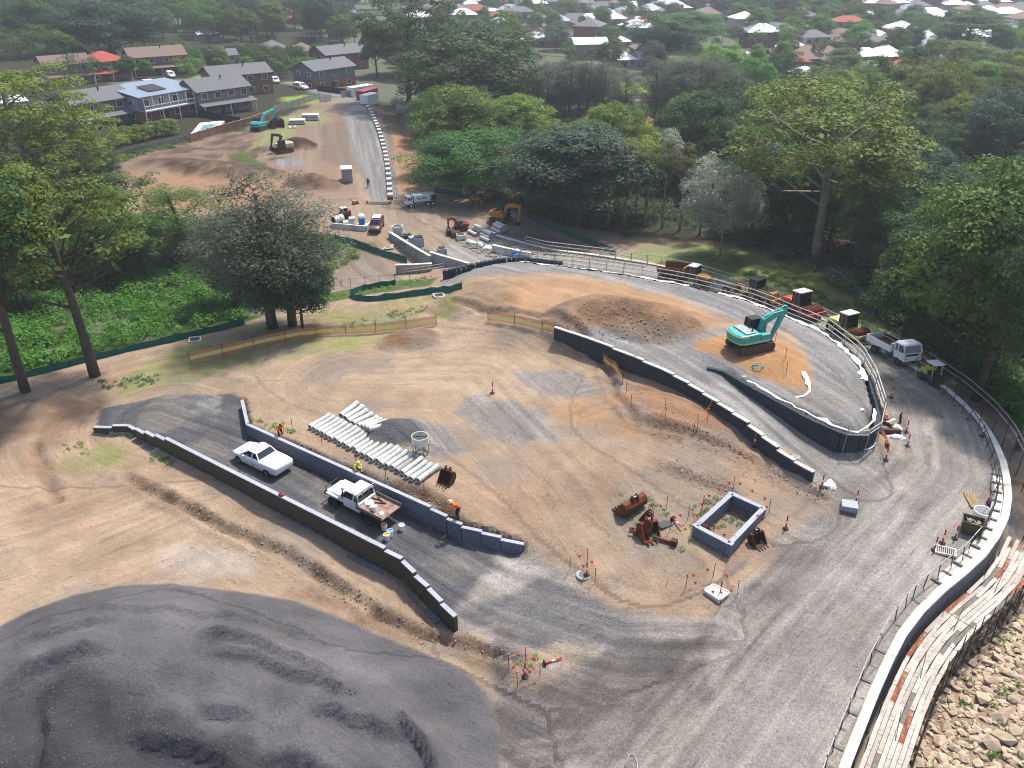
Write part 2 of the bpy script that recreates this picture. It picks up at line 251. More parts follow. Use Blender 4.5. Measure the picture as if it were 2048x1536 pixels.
mat('chassis', lin('33312f', .6), .7, var=.3, dirt=lin('8a7660', .5), dirt_amt=.4)
mat('steel', lin('a8aaac', .7), .45, .5, var=.15)
mat('galv', lin('b9b6b0', .62), .5, .3, var=.2)
mat('rust', lin('7a3a1e', .75), .8, var=.35, scale=6, dirt=lin('3a2014', .8), dirt_amt=.4, bump=.3)
mat('rust_dark', lin('55301f', .7), .75, var=.4, scale=5, dirt=lin('2a1a12', .8), dirt_amt=.4)
mat('track', lin('57463a', .6), .85, var=.35, scale=8, dirt=lin('9a7c5c', .5), dirt_amt=.4)
mat('teal', lin('35b8b0', .62), .4, var=.12, spec=.5, dirt=lin('8fb8ae', .7), dirt_amt=.2)
mat('teal_light', lin('9fded6', .7), .45, var=.12, dirt=lin('b8b0a0', .6), dirt_amt=.25)
mat('yellow', lin('d9a037', .6), .5, var=.18, dirt=lin('7a5c38', .6), dirt_amt=.35)
mat('pale_yellow', lin('dcd88a', .7), .5, var=.15, dirt=lin('8a7a50', .6), dirt_amt=.25)
mat('lime', lin('d3d63c', .65), .5, var=.12)
mat('green_paint', lin('1f6a5c', .5), .5, var=.15)
mat('red_paint', lin('b8343a', .6), .45, var=.15, dirt=lin('6a4a3c', .6), dirt_amt=.25)
mat('orange_paint', lin('d9543a', .65), .5, var=.15, dirt=lin('7a5038', .6), dirt_amt=.25)
mat('cream_paint', lin('e0cfa0', .7), .5, var=.15, dirt=lin('7a6648', .6), dirt_amt=.3)
mat('dark_grey_paint', lin('3c4046', .6), .5, var=.2)
mat('maroon', lin('7a4a4c', .55), .35, var=.1, spec=.5, dirt=lin('a08878', .5), dirt_amt=.25)
mat('yellow_stripe', lin('e6e65a', .8), .5, var=.1)
mat('concrete', lin('b4b3ae', .62), .85, var=.16, scale=1.5, bump=.15, dirt=lin('6e6a60', .6), dirt_amt=.22)
mat('pipe_concrete', lin('d2d1ca', .76), .85, var=.12, scale=2.5, dirt=lin('8a8678', .6), dirt_amt=.2)
mat('pale_concrete', lin('dedbd2', .72), .85, var=.12, scale=1.2, dirt=lin('9c9484', .6), dirt_amt=.25)
mat('block_grey', lin('8a909c', .5), .85, var=.2, scale=6, bump=.25, rand=.25)
mat('cap_grey', lin('b4b8c2', .62), .85, var=.15, scale=6, bump=.15, rand=.15)
mat('block_black', lin('4c505a', .5), .85, var=.35, scale=9, bump=.5)
mat('mortar', lin('4c4f56', .5), .9, var=.2)
mat('tanking', lin('5c5249', .45), .6, var=.2, scale=2)
mat('footing', lin('84888c', .5), .9, var=.2, bump=.3)
mat('brick_red', lin('a06a58', .6), .85, var=.25, scale=5, bump=.2)
mat('brick_brown', lin('a8907a', .6), .85, var=.25, scale=5)
mat('render_wall', lin('b9b6b0', .6), .8, var=.1)
mat('grey_wall', lin('7e8790', .55), .8, var=.1)
mat('tile_grey', lin('7c7c80', .52), .8, var=.2, scale=6, bump=.2)
mat('tile_brown', lin('8c7468', .55), .8, var=.2, scale=6, bump=.2)
mat('tile_red', lin('b4533f', .6), .8, var=.2, scale=6, bump=.2)
mat('tin_white', lin('eef0f2', .85), .35, var=.05, spec=.5)
mat('tin_blue', lin('9aa6b4', .6), .35, .2, var=.08)
mat('timber', lin('a98d66', .6), .8, var=.25, scale=4)
mat('timber_grey', lin('8a8378', .55), .85, var=.25, scale=4)
mat('plank', lin('d2cabe', .62), .8, var=.18, scale=2, rand=.45, dirt=lin('9a5a3c', .6), dirt_amt=.3)
mat('plank_rust', lin('9a5232', .62), .8, var=.3, scale=3, dirt=lin('cfc6b8', .5), dirt_amt=.3)
mat('scaffold', lin('6a5a4c', .5), .6, .4, var=.4, scale=6, dirt=lin('3c2a20', .6), dirt_amt=.4)
mat('rail_pipe', lin('d8d4ca', .62), .55, .1, var=.15)
mat('fabric_white', lin('f4f4f2', .82), .8, var=.06, scale=4, bump=.4, bscale=6)
mat('silt_green', lin('1f7064', .52), .75, var=.25, scale=1.5, trans=.15)
mat('mesh_orange', lin('e88a68', .75), .7, var=.15, alpha=.6)
mat('mesh_yellow', lin('ece07a', .8), .7, var=.12, alpha=.8)
mat('bollard_red', lin('e0283a', .75), .5, var=.1)
mat('hi_white', lin('f4f4f4', .85), .4, var=.04)
mat('hivis', lin('f0641e', .8), .7, var=.12, scale=8)
mat('skin', lin('c08a6a', .6), .6, var=.08)
mat('trouser', lin('2c3240', .5), .8, var=.2)
mat('straw', lin('d8c090', .65), .8, var=.15)
mat('hi_yellow', lin('e8e060', .8), .5, var=.08)
mat('bucket_yellow', lin('e6b422', .75), .5, var=.08)
mat('bucket_blue', lin('5aaec8', .7), .5, var=.08)
mat('blue_tank', lin('1f7fd0', .65), .4, var=.08)
mat('bin_olive', lin('6a6438', .55), .7, var=.25, dirt=lin('3a3020', .6), dirt_amt=.3)
mat('picket', lin('2c2622', .6), .8, var=.2)
mat('bark', lin('6a5c50', .5), .9, var=.35, scale=4, bump=.4, bscale=8)
mat('bark_pale', lin('a89c8c', .55), .85, var=.3, scale=3, bump=.3, bscale=8)
mat('rock', lin('cdb69c', .58), .9, var=.22, scale=2.5, bump=.5, bscale=6, rand=.55)
mat('rubble', lin('a89a88', .52), .9, var=.25, scale=3, bump=.4, rand=.4)
mat('clod', lin('b4967c', .55), .95, var=.3, scale=3)
mat('clod_dark', lin('86705e', .5), .95, var=.3, scale=3)
mat('stone_grey', lin('8a8684', .45), .9, var=.3, scale=3)
mat('pool', lin('8fc4c0', .6), .1, var=.05)
mat('lid_blue', lin('3f9ae0', .7), .6, var=.1)
def leafm(name, hexc, k=.62, rand=.5, trans=.36): return mat(name, lin(hexc, k), .6, var=.3, scale=.55, spec=.25, trans=trans, rand=rand)
for n_, h_ in dict(gum='849428', olive='688028', dark='4a682e', grey='6c765c', green='5e8a2c', blue='4a6a4a', bright='7aa630', hedge='9cac2c', tip='a8a030', bush='6a942c', pale='a8b09a', brown='8a8450').items(): leafm('leaf_' + n_, h_)
# ------------------------------------------------------------------ mesh building
class B:
    def __init__(s): s.v = []; s.f = []
    def add(s, vs, fs):
        o = len(s.v); s.v += [tuple(v) for v in vs]; s.f += [tuple(o + i for i in f) for f in fs]; return s
    def box(s, c, d, rz=0, ry=0, rx=0, top=1.0, topy=None):
        x, y, z = d[0] / 2, d[1] / 2, d[2] / 2; ty = top if topy is None else topy
        vs = [(-x, -y, -z), (x, -y, -z), (x, y, -z), (-x, y, -z), (-x * top, -y * ty, z), (x * top, -y * ty, z), (x * top, y * ty, z), (-x * top, y * ty, z)]
        if rz or ry or rx:
            m = Matrix.Rotation(rz, 3, 'Z') @ Matrix.Rotation(ry, 3, 'Y') @ Matrix.Rotation(rx, 3, 'X'); vs = [m @ Vector(v) for v in vs]
        return s.add([(v[0] + c[0], v[1] + c[1], v[2] + c[2]) for v in vs], [(3, 2, 1, 0), (4, 5, 6, 7), (0, 1, 5, 4), (1, 2, 6, 5), (2, 3, 7, 6), (3, 0, 4, 7)])
    def bar(s, a, b, w, h=None):                     # a square bar from a to b
        a, b = Vector(a), Vector(b); d = (b - a); l = d.length
        if l < 1e-6: return s
        q = d.to_track_quat('X', 'Z'); h = h or w
        vs = [a + q @ Vector((x * l, y * w / 2, z * h / 2)) for x in (0, 1) for y, z in ((-1, -1), (1, -1), (1, 1), (-1, 1))]
        return s.add(vs, [(0, 1, 2, 3), (7, 6, 5, 4), (4, 5, 1, 0), (5, 6, 2, 1), (6, 7, 3, 2), (7, 4, 0, 3)])
    def cyl(s, a, b, r, r2=None, n=12, caps=True):
        a, b = Vector(a), Vector(b); q = (b - a).to_track_quat('Z', 'X'); r2 = r if r2 is None else r2
        vs = [a + q @ Vector((r * math.cos(t), r * math.sin(t), 0)) for t in [2 * math.pi * i / n for i in range(n)]] + [b + q @ Vector((r2 * math.cos(t), r2 * math.sin(t), 0)) for t in [2 * math.pi * i / n for i in range(n)]]
        fs = [(i, (i + 1) % n, n + (i + 1) % n, n + i) for i in range(n)]
        if caps: fs += [tuple(range(n))[::-1], tuple(range(n, 2 * n))]
        return s.add(vs, fs)
    def tube(s, pts, r, n=6, r2=None):
        k = len(pts); pts = [Vector(p) for p in pts]; vs = []; r2 = r if r2 is None else r2
        for i, p in enumerate(pts):
            d = pts[min(i + 1, k - 1)] - pts[max(i - 1, 0)]; q = d.to_track_quat('Z', 'X'); rr = r + (r2 - r) * i / max(k - 1, 1)
            vs += [p + q @ Vector((rr * math.cos(2 * math.pi * j / n), rr * math.sin(2 * math.pi * j / n), 0)) for j in range(n)]
        fs = [(i * n + j, i * n + (j + 1) % n, (i + 1) * n + (j + 1) % n, (i + 1) * n + j) for i in range(k - 1) for j in range(n)] + [tuple(range(n))[::-1], tuple(range((k - 1) * n, k * n))]
        return s.add(vs, fs)
    def prism(s, poly, y0, y1, inset=0):             # side profile (x,z) pushed from y0 to y1
        n = len(poly); vs = [(p[0], y0, p[1]) for p in poly] + [(p[0], y1, p[1]) for p in poly]
        return s.add(vs, [tuple(range(n)), tuple(range(n, 2 * n))[::-1]] + [((i + 1) % n, i, n + i, n + (i + 1) % n) for i in range(n)])
    def slab(s, poly, z0, z1):                       # plan outline (x,y) pushed from z0 to z1
        n = len(poly); a = sum(poly[i][0] * poly[(i + 1) % n][1] - poly[(i + 1) % n][0] * poly[i][1] for i in range(n))
        if a < 0: poly = poly[::-1]
        vs = [(p[0], p[1], z0) for p in poly] + [(p[0], p[1], z1) for p in poly]
        return s.add(vs, [tuple(range(n))[::-1], tuple(range(n, 2 * n))] + [(i, (i + 1) % n, n + (i + 1) % n, n + i) for i in range(n)])
    def loft(s, secs, caps=True):                    # rings of equal length
        n = len(secs[0]); vs = [v for r in secs for v in r]; m = len(secs)
        fs = [(i * n + j, (i + 1) * n + j, (i + 1) * n + (j + 1) % n, i * n + (j + 1) % n) for i in range(m - 1) for j in range(n)]
        if caps: fs += [tuple(range(n)), tuple(range((m - 1) * n, m * n))[::-1]]
        return s.add(vs, fs)
    def lathe(s, prof, n=16, c=(0, 0, 0)):
        m = len(prof); vs = [(c[0] + r * math.cos(2 * math.pi * j / n), c[1] + r * math.sin(2 * math.pi * j / n), c[2] + z) for r, z in prof for j in range(n)]
        return s.add(vs, [(i * n + j, i * n + (j + 1) % n, (i + 1) * n + (j + 1) % n, (i + 1) * n + j) for i in range(m - 1) for j in range(n)])
    def mesh(s, name):
        me = bpy.data.meshes.new(name); me.from_pydata(s.v, [], s.f); me.update(); return me
    def obj(s, name, m, parent=None, bevel=0, smooth=False, fix=True):
        me = s.mesh(name)
        if fix:
            bm = bmesh.new(); bm.from_mesh(me); bmesh.ops.recalc_face_normals(bm, faces=bm.faces); bm.to_mesh(me); bm.free()
        return mobj(name, me, m, parent, bevel, smooth)
def mobj(name, me, m, parent=None, bevel=0, smooth=False):
    o = bpy.data.objects.new(name, me); C.objects.link(o)
    if not me.materials: me.materials.append(M(m) if isinstance(m, str) else m)
    if smooth: me.shade_smooth()
    if bevel:
        b = o.modifiers.new('bevel', 'BEVEL'); b.width = bevel; b.segments = 2; b.limit_method = 'ANGLE'; b.angle_limit = R(35)
    if parent is not None: o.parent = parent
    return o
def tag(o, label=None, cat=None, group=None, kind=None):
    if label: o['label'] = label
    if cat: o['category'] = cat
    if group: o['group'] = group
    if kind: o['kind'] = kind
    return o
def thing(name, label, cat, loc=(0, 0, 0), rz=0, group=None, sc=1.0):
    o = bpy.data.objects.new(name, None); C.objects.link(o); o.empty_display_size = .2
    o.location = loc; o.rotation_euler = (0, 0, rz); o.scale = (sc, sc, sc); return tag(o, label, cat, group)
def kids(o): return [c for c in CH.get(o.name, [])]
CH = {}
def register(root):                               # remember parts so copies can be made without scanning the file
    CH.clear()
    for o in C.objects:
        if o.parent: CH.setdefault(o.parent.name, []).append(o)
def dup(root, loc, rz=0, sc=1.0, label=None, group=None, parts=None, rot=None):
    r = root.copy(); C.objects.link(r); r.location = loc; r.rotation_euler = rot or (0, 0, rz); r.scale = (sc, sc, sc) if not hasattr(sc, '__len__') else sc
    if label: r['label'] = label
    if group: r['group'] = group
    for c in (parts if parts is not None else []):
        k, sub = (c if isinstance(c, tuple) else (c, []))
        q = k.copy(); C.objects.link(q); q.parent = r
        for g in sub: w = g.copy(); C.objects.link(w); w.parent = q
    return r
ORD = lambda n: '%d%s' % (n, 'th' if 10 <= n % 100 <= 20 else {1: 'st', 2: 'nd', 3: 'rd'}.get(n % 10, 'th'))
def heading(a, b): return math.atan2(b[1] - a[1], b[0] - a[0])
def along(pts, step=None, n=None):                # evenly spaced points on a polyline with headings
    pts = [Vector(p) for p in pts]; L = [0]
    for i in range(len(pts) - 1): L.append(L[-1] + (pts[i + 1] - pts[i]).length)
    n = n or max(1, round(L[-1] / step)); out = []
    for k in range(n + 1):
        t = L[-1] * k / n; i = 0
        while i < len(pts) - 2 and L[i + 1] < t: i += 1
        u = (t - L[i]) / max(L[i + 1] - L[i], 1e-6); d = pts[i + 1] - pts[i]
        out.append((pts[i].lerp(pts[i + 1], min(u, 1)), math.atan2(d.y, d.x)))
    return out
def offset(pts, d):                               # shift a plan line to its left by d
    out = []; n = len(pts)
    for i in range(n):
        a, b = pts[max(i - 1, 0)], pts[min(i + 1, n - 1)]; l = math.hypot(b[0] - a[0], b[1] - a[1]) + 1e-9
        out.append((pts[i][0] - (b[1] - a[1]) / l * d, pts[i][1] + (b[0] - a[0]) / l * d, pts[i][2]))
    return out
def strip(b, line, dl, dr, z0f, z1f):             # a ribbon of wall along a line: left offset, right offset, bottom and top level
    Lf, Rt = offset(line, dl), offset(line, dr); secs = []
    for p, q, c in zip(Lf, Rt, line):
        z0, z1 = z0f(c), z1f(c); secs.append([(p[0], p[1], z0), (q[0], q[1], z0), (q[0], q[1], z1), (p[0], p[1], z1)])
    return b.loft(secs)
# ------------------------------------------------------------------ ground colours
col = np.zeros(GX.shape + (3,)); gr = np.zeros(GX.shape); wob = fbm(GX, GY, 3.5, 5, 61); fin = fbm(GX, GY, .9, 3, 62)
def paint(poly, c, soft=.6, wobble=.8, amt=1.0, g=None, z=None, patch=0):
    w = poly if z == 'w' else (AT(poly) if z is None else PL(poly, z))
    xs = [p[0] for p in w]; ys = [p[1] for p in w]; ext = 4 + 3 * soft
    k = (GX > min(xs) - ext) & (GX < max(xs) + ext) & (GY > min(ys) - ext) & (GY < max(ys) + ext)
    if not k.any(): return
    x = GX[k] + wobble * wob[k] * 1.4 + .5 * wobble * fin[k]; y = GY[k] + wobble * np.roll(wob, 40, 1)[k] * 1.4 + .5 * wobble * np.roll(fin, 23, 0)[k]
    m = polymask(x, y, w, soft) * amt
    if patch: m = m * np.clip(.5 + patch * fbm(x, y, 2.2, 4, 71), 0, 1)
    col[k] = col[k] * (1 - m[:, None]) + np.array(c) * m[:, None]
    if g is not None: gr[k] = gr[k] * (1 - m) + g * m
def stroke(line, wd, c, amt=1.0, g=None, z=None, wobble=.3, patch=0):
    w = line if z == 'w' else (AT(line) if z is None else PL(line, z))
    xs = [p[0] for p in w]; ys = [p[1] for p in w]; e = wd * 3 + 1
    k = (GX > min(xs) - e) & (GX < max(xs) + e) & (GY > min(ys) - e) & (GY < max(ys) + e)
    if not k.any(): return
    d, _, _ = seg_dist(GX[k] + wobble * wob[k], GY[k] + wobble * fin[k], w); m = np.clip(1.5 - d / wd, 0, 1) * amt
    if patch: m = m * np.clip(.5 + patch * fbm(GX[k], GY[k], 1.5, 4, 72), 0, 1)
    col[k] = col[k] * (1 - m[:, None]) + np.array(c) * m[:, None]
    if g is not None: gr[k] = gr[k] * (1 - m) + g * m
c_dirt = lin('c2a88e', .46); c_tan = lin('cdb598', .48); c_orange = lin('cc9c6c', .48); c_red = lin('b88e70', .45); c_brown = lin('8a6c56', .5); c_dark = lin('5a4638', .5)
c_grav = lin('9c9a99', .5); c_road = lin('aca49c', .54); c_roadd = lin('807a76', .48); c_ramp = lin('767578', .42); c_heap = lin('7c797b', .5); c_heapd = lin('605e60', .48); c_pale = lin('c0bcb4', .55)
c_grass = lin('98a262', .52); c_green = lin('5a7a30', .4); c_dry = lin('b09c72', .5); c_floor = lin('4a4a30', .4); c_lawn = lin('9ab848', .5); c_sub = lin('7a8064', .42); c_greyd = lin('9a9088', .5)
col[:] = c_dirt
big = np.clip(.5 + 1.2 * fbm(GX, GY, 9, 3, 63), 0, 1)[..., None]; col[:] = col * (1 - .45 * big) + np.array(c_tan) * .45 * big
rd = np.clip(.3 + 1.5 * fbm(GX, GY, 5, 4, 64), 0, 1)[..., None]; col[:] = col * (1 - .3 * rd) + np.array(c_red) * .3 * rd
far = np.clip((GY - 150) / 30, 0, 1)[..., None]; col[:] = col * (1 - far) + np.array(c_sub) * far
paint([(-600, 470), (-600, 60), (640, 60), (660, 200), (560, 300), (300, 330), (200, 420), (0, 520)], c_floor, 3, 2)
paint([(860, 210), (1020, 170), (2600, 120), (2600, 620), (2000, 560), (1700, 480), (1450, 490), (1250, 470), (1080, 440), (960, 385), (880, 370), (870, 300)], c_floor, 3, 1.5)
paint([(-600, 780), (0, 762), (250, 702), (480, 648), (640, 600), (640, 470), (400, 440), (200, 420), (-600, 500)], lin('4c6a2a', .4), 1, .6)
paint([(1230, 515), (1300, 490), (1420, 490), (1560, 515), (1680, 575), (1760, 640), (1800, 690), (1700, 660), (1600, 612), (1480, 568), (1300, 522)], c_grass, 2, 1, 1)
paint([(1380, 510), (1520, 505), (1640, 560), (1740, 640), (1640, 610), (1480, 560)], c_green, 2, 1.5, .8, patch=1.2)
for pl in ([(470, 655), (640, 622), (900, 578), (930, 560), (910, 640), (860, 665), (760, 690), (640, 715), (450, 745), (250, 785), (200, 770), (330, 700)], [(170, 770), (330, 745), (400, 740), (330, 775), (200, 785)], [(130, 890), (250, 880), (260, 930), (120, 930)]):
    paint(pl, c_dry, 1.5, 1.4, 1, patch=.9); paint(pl, c_grass, 1, 1.4, .8, patch=1.4)
paint([(-200, 800), (0, 790), (240, 790), (200, 820), (120, 850), (0, 900), (-200, 950)], c_brown, 1.2, 1, .65)  # shade below the left gums, painted into the ground colour as brown
paint([(850, 640), (960, 690), (1050, 720), (1150, 720), (1210, 760), (1100, 800), (1000, 820), (870, 820), (750, 750)], c_tan, 2, 1.5, .7)
paint([(1040, 735), (1150, 745), (1200, 790), (1140, 800), (1060, 775)], c_grav, .5, 1.1, .75, .8); paint([(930, 790), (1010, 800), (1080, 830), (1130, 870), (1050, 900), (960, 870), (920, 830)], c_grav, .6, 1.2, .8, .8)
paint([(740, 845), (800, 835), (880, 850), (930, 900), (860, 915), (780, 880)], c_grav, .6, .6, .9, 1); paint([(1080, 810), (1230, 790), (1330, 860), (1260, 880), (1150, 850)], c_orange, 1, 1.2, .6)
paint([(1230, 960), (1400, 960), (1400, 1100), (1230, 1100)], c_dry, 1.5, 1.2, .35, patch=1.4)
paint([(1250, 1060), (1420, 1110), (1480, 1150), (1450, 1210), (1300, 1200), (1180, 1160), (1150, 1090)], c_greyd, 1.2, 1.3, .6, .4, patch=1.2)
paint([(1480, 990), (1640, 1000), (1600, 1080), (1520, 1120), (1480, 1080)], c_greyd, 1, 1, .55, .4, patch=1.3)
paint([(0, 1280), (60, 1240), (150, 1200), (180, 1210), (60, 1290)], c_greyd, .6, .8, .5, .5); paint([(330, 1085), (480, 1100), (520, 1150), (420, 1170), (330, 1140)], lin('cabcae', .5), .8, 1, .7); paint([(240, 980), (330, 995), (380, 1050), (300, 1030)], c_brown, .6, .8, .45)
paint([(600, 1160), (700, 1200), (880, 1280), (980, 1320), (1000, 1360), (850, 1290), (700, 1240), (560, 1190)], c_brown, .8, .8, .5, .3)
# gravel of the lower ramp, the forecourt and the haul road
paint(LOWP, c_ramp, .15, .12, 1, .9, 'w'); paint([(350, 795), (430, 790), (440, 850), (400, 870), (350, 830)], c_pale, .4, 1.1, .35, .5, patch=2.2); paint([(560, 890), (700, 985), (680, 1010), (560, 960)], c_roadd, .5, .6, .3, .9)
paint([(900, 1245), (1000, 1120), (1046, 1105), (1110, 1130), (1200, 1200), (1330, 1230), (1440, 1225), (1500, 1150), (1560, 1110), (1650, 1020), (1640, 985), (1610, 965), (1690, 930), (1770, 890), (2030, 960), (2020, 1060), (1900, 1180), (1700, 1500), (1600, 1800), (980, 1800), (990, 1400), (1030, 1330), (950, 1280)], c_road, .9, .9, 1, .8)
paint([(1000, 1270), (1110, 1320), (1250, 1300), (1400, 1230), (1430, 1330), (1350, 1420), (1250, 1536), (1000, 1560), (1000, 1400)], lin('66605e', .46), 1.2, 1.4, .85, .9); paint([(910, 1240), (1100, 1160), (1300, 1230), (1300, 1300), (1080, 1300)], c_ramp, 1, 1.1, .8, .9); paint([(1030, 1310), (1130, 1290), (1200, 1310), (1110, 1370), (1040, 1370)], c_dirt, .6, .9, .7)
paint([(1330, 1440), (1480, 1300), (1640, 1130), (1800, 950), (1900, 870), (1870, 830), (1760, 950), (1600, 1130), (1440, 1300), (1290, 1460)], lin('a8988a', .48), 1, 1, .55, .7, patch=1.5)
paint([(1500, 850), (1640, 930), (1760, 960), (1700, 1010), (1640, 980), (1580, 940)], c_roadd, .8, .9, .7, .9); paint([(1560, 1090), (1700, 1010), (1720, 1060), (1600, 1180), (1500, 1220)], c_roadd, 1, 1, .5, .9)
for a in ((1760, 1050), (1790, 1010), (1110, 1330), (1200, 1310)): paint([(a[0] - 18, a[1] + 14), (a[0] + 4, a[1] - 12), (a[0] + 18, a[1] - 8), (a[0], a[1] + 16)], c_pale, .5, .7, .55, .6)
paint(LOOPP, c_road, .2, .2, 1, .7, 'w'); paint(UPP, lin('a2a09e', .5), .2, .2, 1, .9, 'w'); paint([(1330, 700), (1450, 770), (1560, 850), (1620, 900), (1500, 830), (1400, 770)], c_pale, .5, .8, .4, .7, patch=2)
PADG = PADEw[2:] + PL([(880, 552), (960, 548), (1060, 548), (1150, 552), (1280, 575), (1390, 605), (1470, 640), (1580, 668), (1620, 720), (1625, 790), (1560, 770), (1470, 730), (1380, 700), (1330, 695), (1380, 740)], 2.2)
paint(PADG, lin('a09d9b', .5), .4, .5, 1, .9, 'w'); paint([(1330, 690), (1400, 660), (1480, 655), (1470, 680), (1390, 705)], c_grav, .6, .6, .9, .8)
paint([(1375, 690), (1450, 670), (1560, 680), (1612, 720), (1618, 780), (1560, 765), (1470, 725), (1390, 705)], c_orange, .6, .5, .95, .1); paint([(1060, 560), (1200, 565), (1330, 590), (1440, 640), (1380, 665), (1250, 655), (1000, 600)], c_orange, 1, 1, .6)
paint([(1300, 755), (1420, 825), (1500, 890), (1590, 960), (1480, 925), (1380, 875), (1270, 830), (1250, 770)], c_red, 1, 1, .6)
MND = [M_BIG, M_LEFT, M_SM]
def paintm(mm, c, amt=.9, thr=.12, g=None, patch=0):
    m = np.clip((mm - thr) / .3, 0, 1) * amt
    if patch: m = m * np.clip(.55 + patch * fbm(GX, GY, 1.5, 4, 73), 0, 1)
    col[:] = col * (1 - m[..., None]) + np.array(c) * m[..., None]
    if g is not None: gr[:] = gr * (1 - m) + g * m
paintm(M_BIG, lin('8a6a52', .5), .85, .3, .2, .9); paintm(M_LEFT, lin('9c7a5c', .5), .7, .2, .2, 1); paintm(M_SM, lin('8f6a50', .5), .9); paintm(M_GR, c_ramp, 1, .1, 1);  paintm(M_BK, lin('b58c6e', .5), .7)
m = np.clip(hd / .5, 0, 1)[..., None]; hv = np.clip(.5 + .9 * fbm(GX, GY, 3, 4, 75), 0, 1)[..., None]
col[:] = col * (1 - m) + m * (np.array(c_heap) * (1 - .6 * hv) + np.array(c_heapd) * .6 * hv); gr[:] = gr * (1 - m[..., 0]) - .42 * m[..., 0]
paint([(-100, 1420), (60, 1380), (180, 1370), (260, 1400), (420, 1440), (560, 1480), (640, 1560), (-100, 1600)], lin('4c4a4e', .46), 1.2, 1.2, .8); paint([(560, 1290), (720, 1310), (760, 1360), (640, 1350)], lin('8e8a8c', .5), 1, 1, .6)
# upper site
paint([(210, 330), (300, 300), (480, 262), (640, 205), (700, 195), (690, 300), (720, 400), (640, 460), (560, 420), (480, 420), (300, 420), (230, 370)], lin('a48c78', .5), 1.5, 1.5, .9)
paint([(250, 345), (420, 340), (560, 350), (560, 400), (450, 420), (300, 420)], lin('b8906e', .5), 1.2, 1, .8); paint([(260, 320), (380, 280), (500, 265), (560, 300), (600, 320), (480, 350), (380, 345)], lin('5c4638', .5), 1, 1.4, .8, .2, patch=1.6)
paint([(500, 300), (560, 235), (640, 220), (660, 240), (600, 255), (560, 285)], c_grass, 1, 1, .85); paint([(480, 295), (540, 335), (520, 350), (470, 320)], c_green, .7, 1, .8); paint([(640, 250), (690, 240), (715, 340), (640, 320)], lin('8a7a6c', .5), 1, 1, .7)
paint([(545, 322), (590, 315), (620, 328), (570, 335)], c_grav, .5, .5, .9, .8); paint([(520, 345), (640, 335), (720, 335), (720, 348), (640, 348), (540, 362)], lin('a88e74', .5), .6, .5, .9)
paint([(668, 200), (705, 188), (745, 205), (758, 260), (772, 330), (778, 395), (740, 408), (722, 350), (700, 290), (690, 240)], lin('9c9894', .5), .5, .4, 1, .8); paint([(760, 225), (782, 300), (800, 390), (780, 400), (772, 330), (752, 240)], lin('a09c98', .5), .4, .3, 1, .9)
paint([(768, 235), (800, 240), (850, 290), (868, 360), (830, 385), (800, 385), (790, 300)], lin('b48c68', .5), .8, .6, .95); paint([(745, 205), (780, 215), (810, 245), (770, 250)], lin('7c6050', .5), .7, .8, .8)
paint([(700, 400), (860, 395), (960, 410), (1040, 450), (1200, 500), (1060, 480), (980, 470), (860, 500), (790, 455), (740, 440), (640, 450), (640, 415)], lin('ad9880', .5), 1, 1, .95, .35)
paint([(1000, 470), (1100, 470), (1230, 500), (1200, 515), (1080, 490)], lin('6e6258', .5), 1, 1, .7, .3); paint([(640, 470), (720, 480), (760, 490), (720, 520), (660, 560), (640, 560)], c_green, 1, 1.2, .8, patch=1.2); paint([(690, 510), (740, 500), (800, 545), (860, 565), (760, 570), (660, 585), (640, 580)], lin('9a8c7c', .5), .8, .8, .9, .4)
paint([(640, 590), (760, 570), (880, 555), (860, 572), (740, 588), (640, 610)], c_green, .5, .4, .9)
paint([(640, 190), (700, 205), (690, 215), (590, 205)], lin('a89a80', .5), .6, .6, .8); paint([(780, 200), (850, 210), (880, 300), (860, 280), (810, 235)], c_green, 1, 1, .9)
paintm(M_D1, lin('6a4a38', .5), .95, .2, .3, .8); paintm(M_D2, lin('503c30', .5), 1, .2, .3); paintm(M_D3, lin('56402f', .5), 1, .25, .3, .8)
# far lawns, streets and the sports field
for pl in ([(1215, 165), (1300, 165), (1305, 195), (1190, 205)], [(1990, 150), (2200, 140), (2200, 190), (1960, 195)], [(1330, 100), (1420, 98), (1425, 115), (1330, 115)], [(230, 170), (300, 160), (310, 180), (240, 185)], [(380, 150), (470, 145), (470, 165), (390, 170)], [(560, 195), (620, 190), (640, 205), (580, 215)], [(1020, 175), (1080, 180), (1080, 195), (1020, 185)], [(1300, 260), (1420, 230), (1440, 260), (1330, 300)]): paint(pl, c_lawn, 1.5, .8, .95)
for pl in ([(1040, 178), (1180, 192), (1300, 200), (1420, 205)], [(250, 165), (330, 160), (420, 168), (520, 160)], [(580, 165), (640, 185), (700, 195)], [(1160, 90), (1190, 110), (1180, 130)], [(1680, 140), (1690, 160), (1690, 180)], [(1820, 175), (2000, 190), (2100, 190)]): stroke(pl, 1.8, lin('a8a49c', .5), .9)
for l, w, c, a in ((DIT1, .45, c_dark, .85), (DIT2, .4, c_brown, .7), (DIT3, .7, c_dark, .7), (DIT4, .9, c_dark, .75), (TRN, .7, c_dark, 1), (LEDGE, .4, c_brown, .7)): stroke(l, w, c, a, None, 'w', .35, 1.2)
random.seed(5)
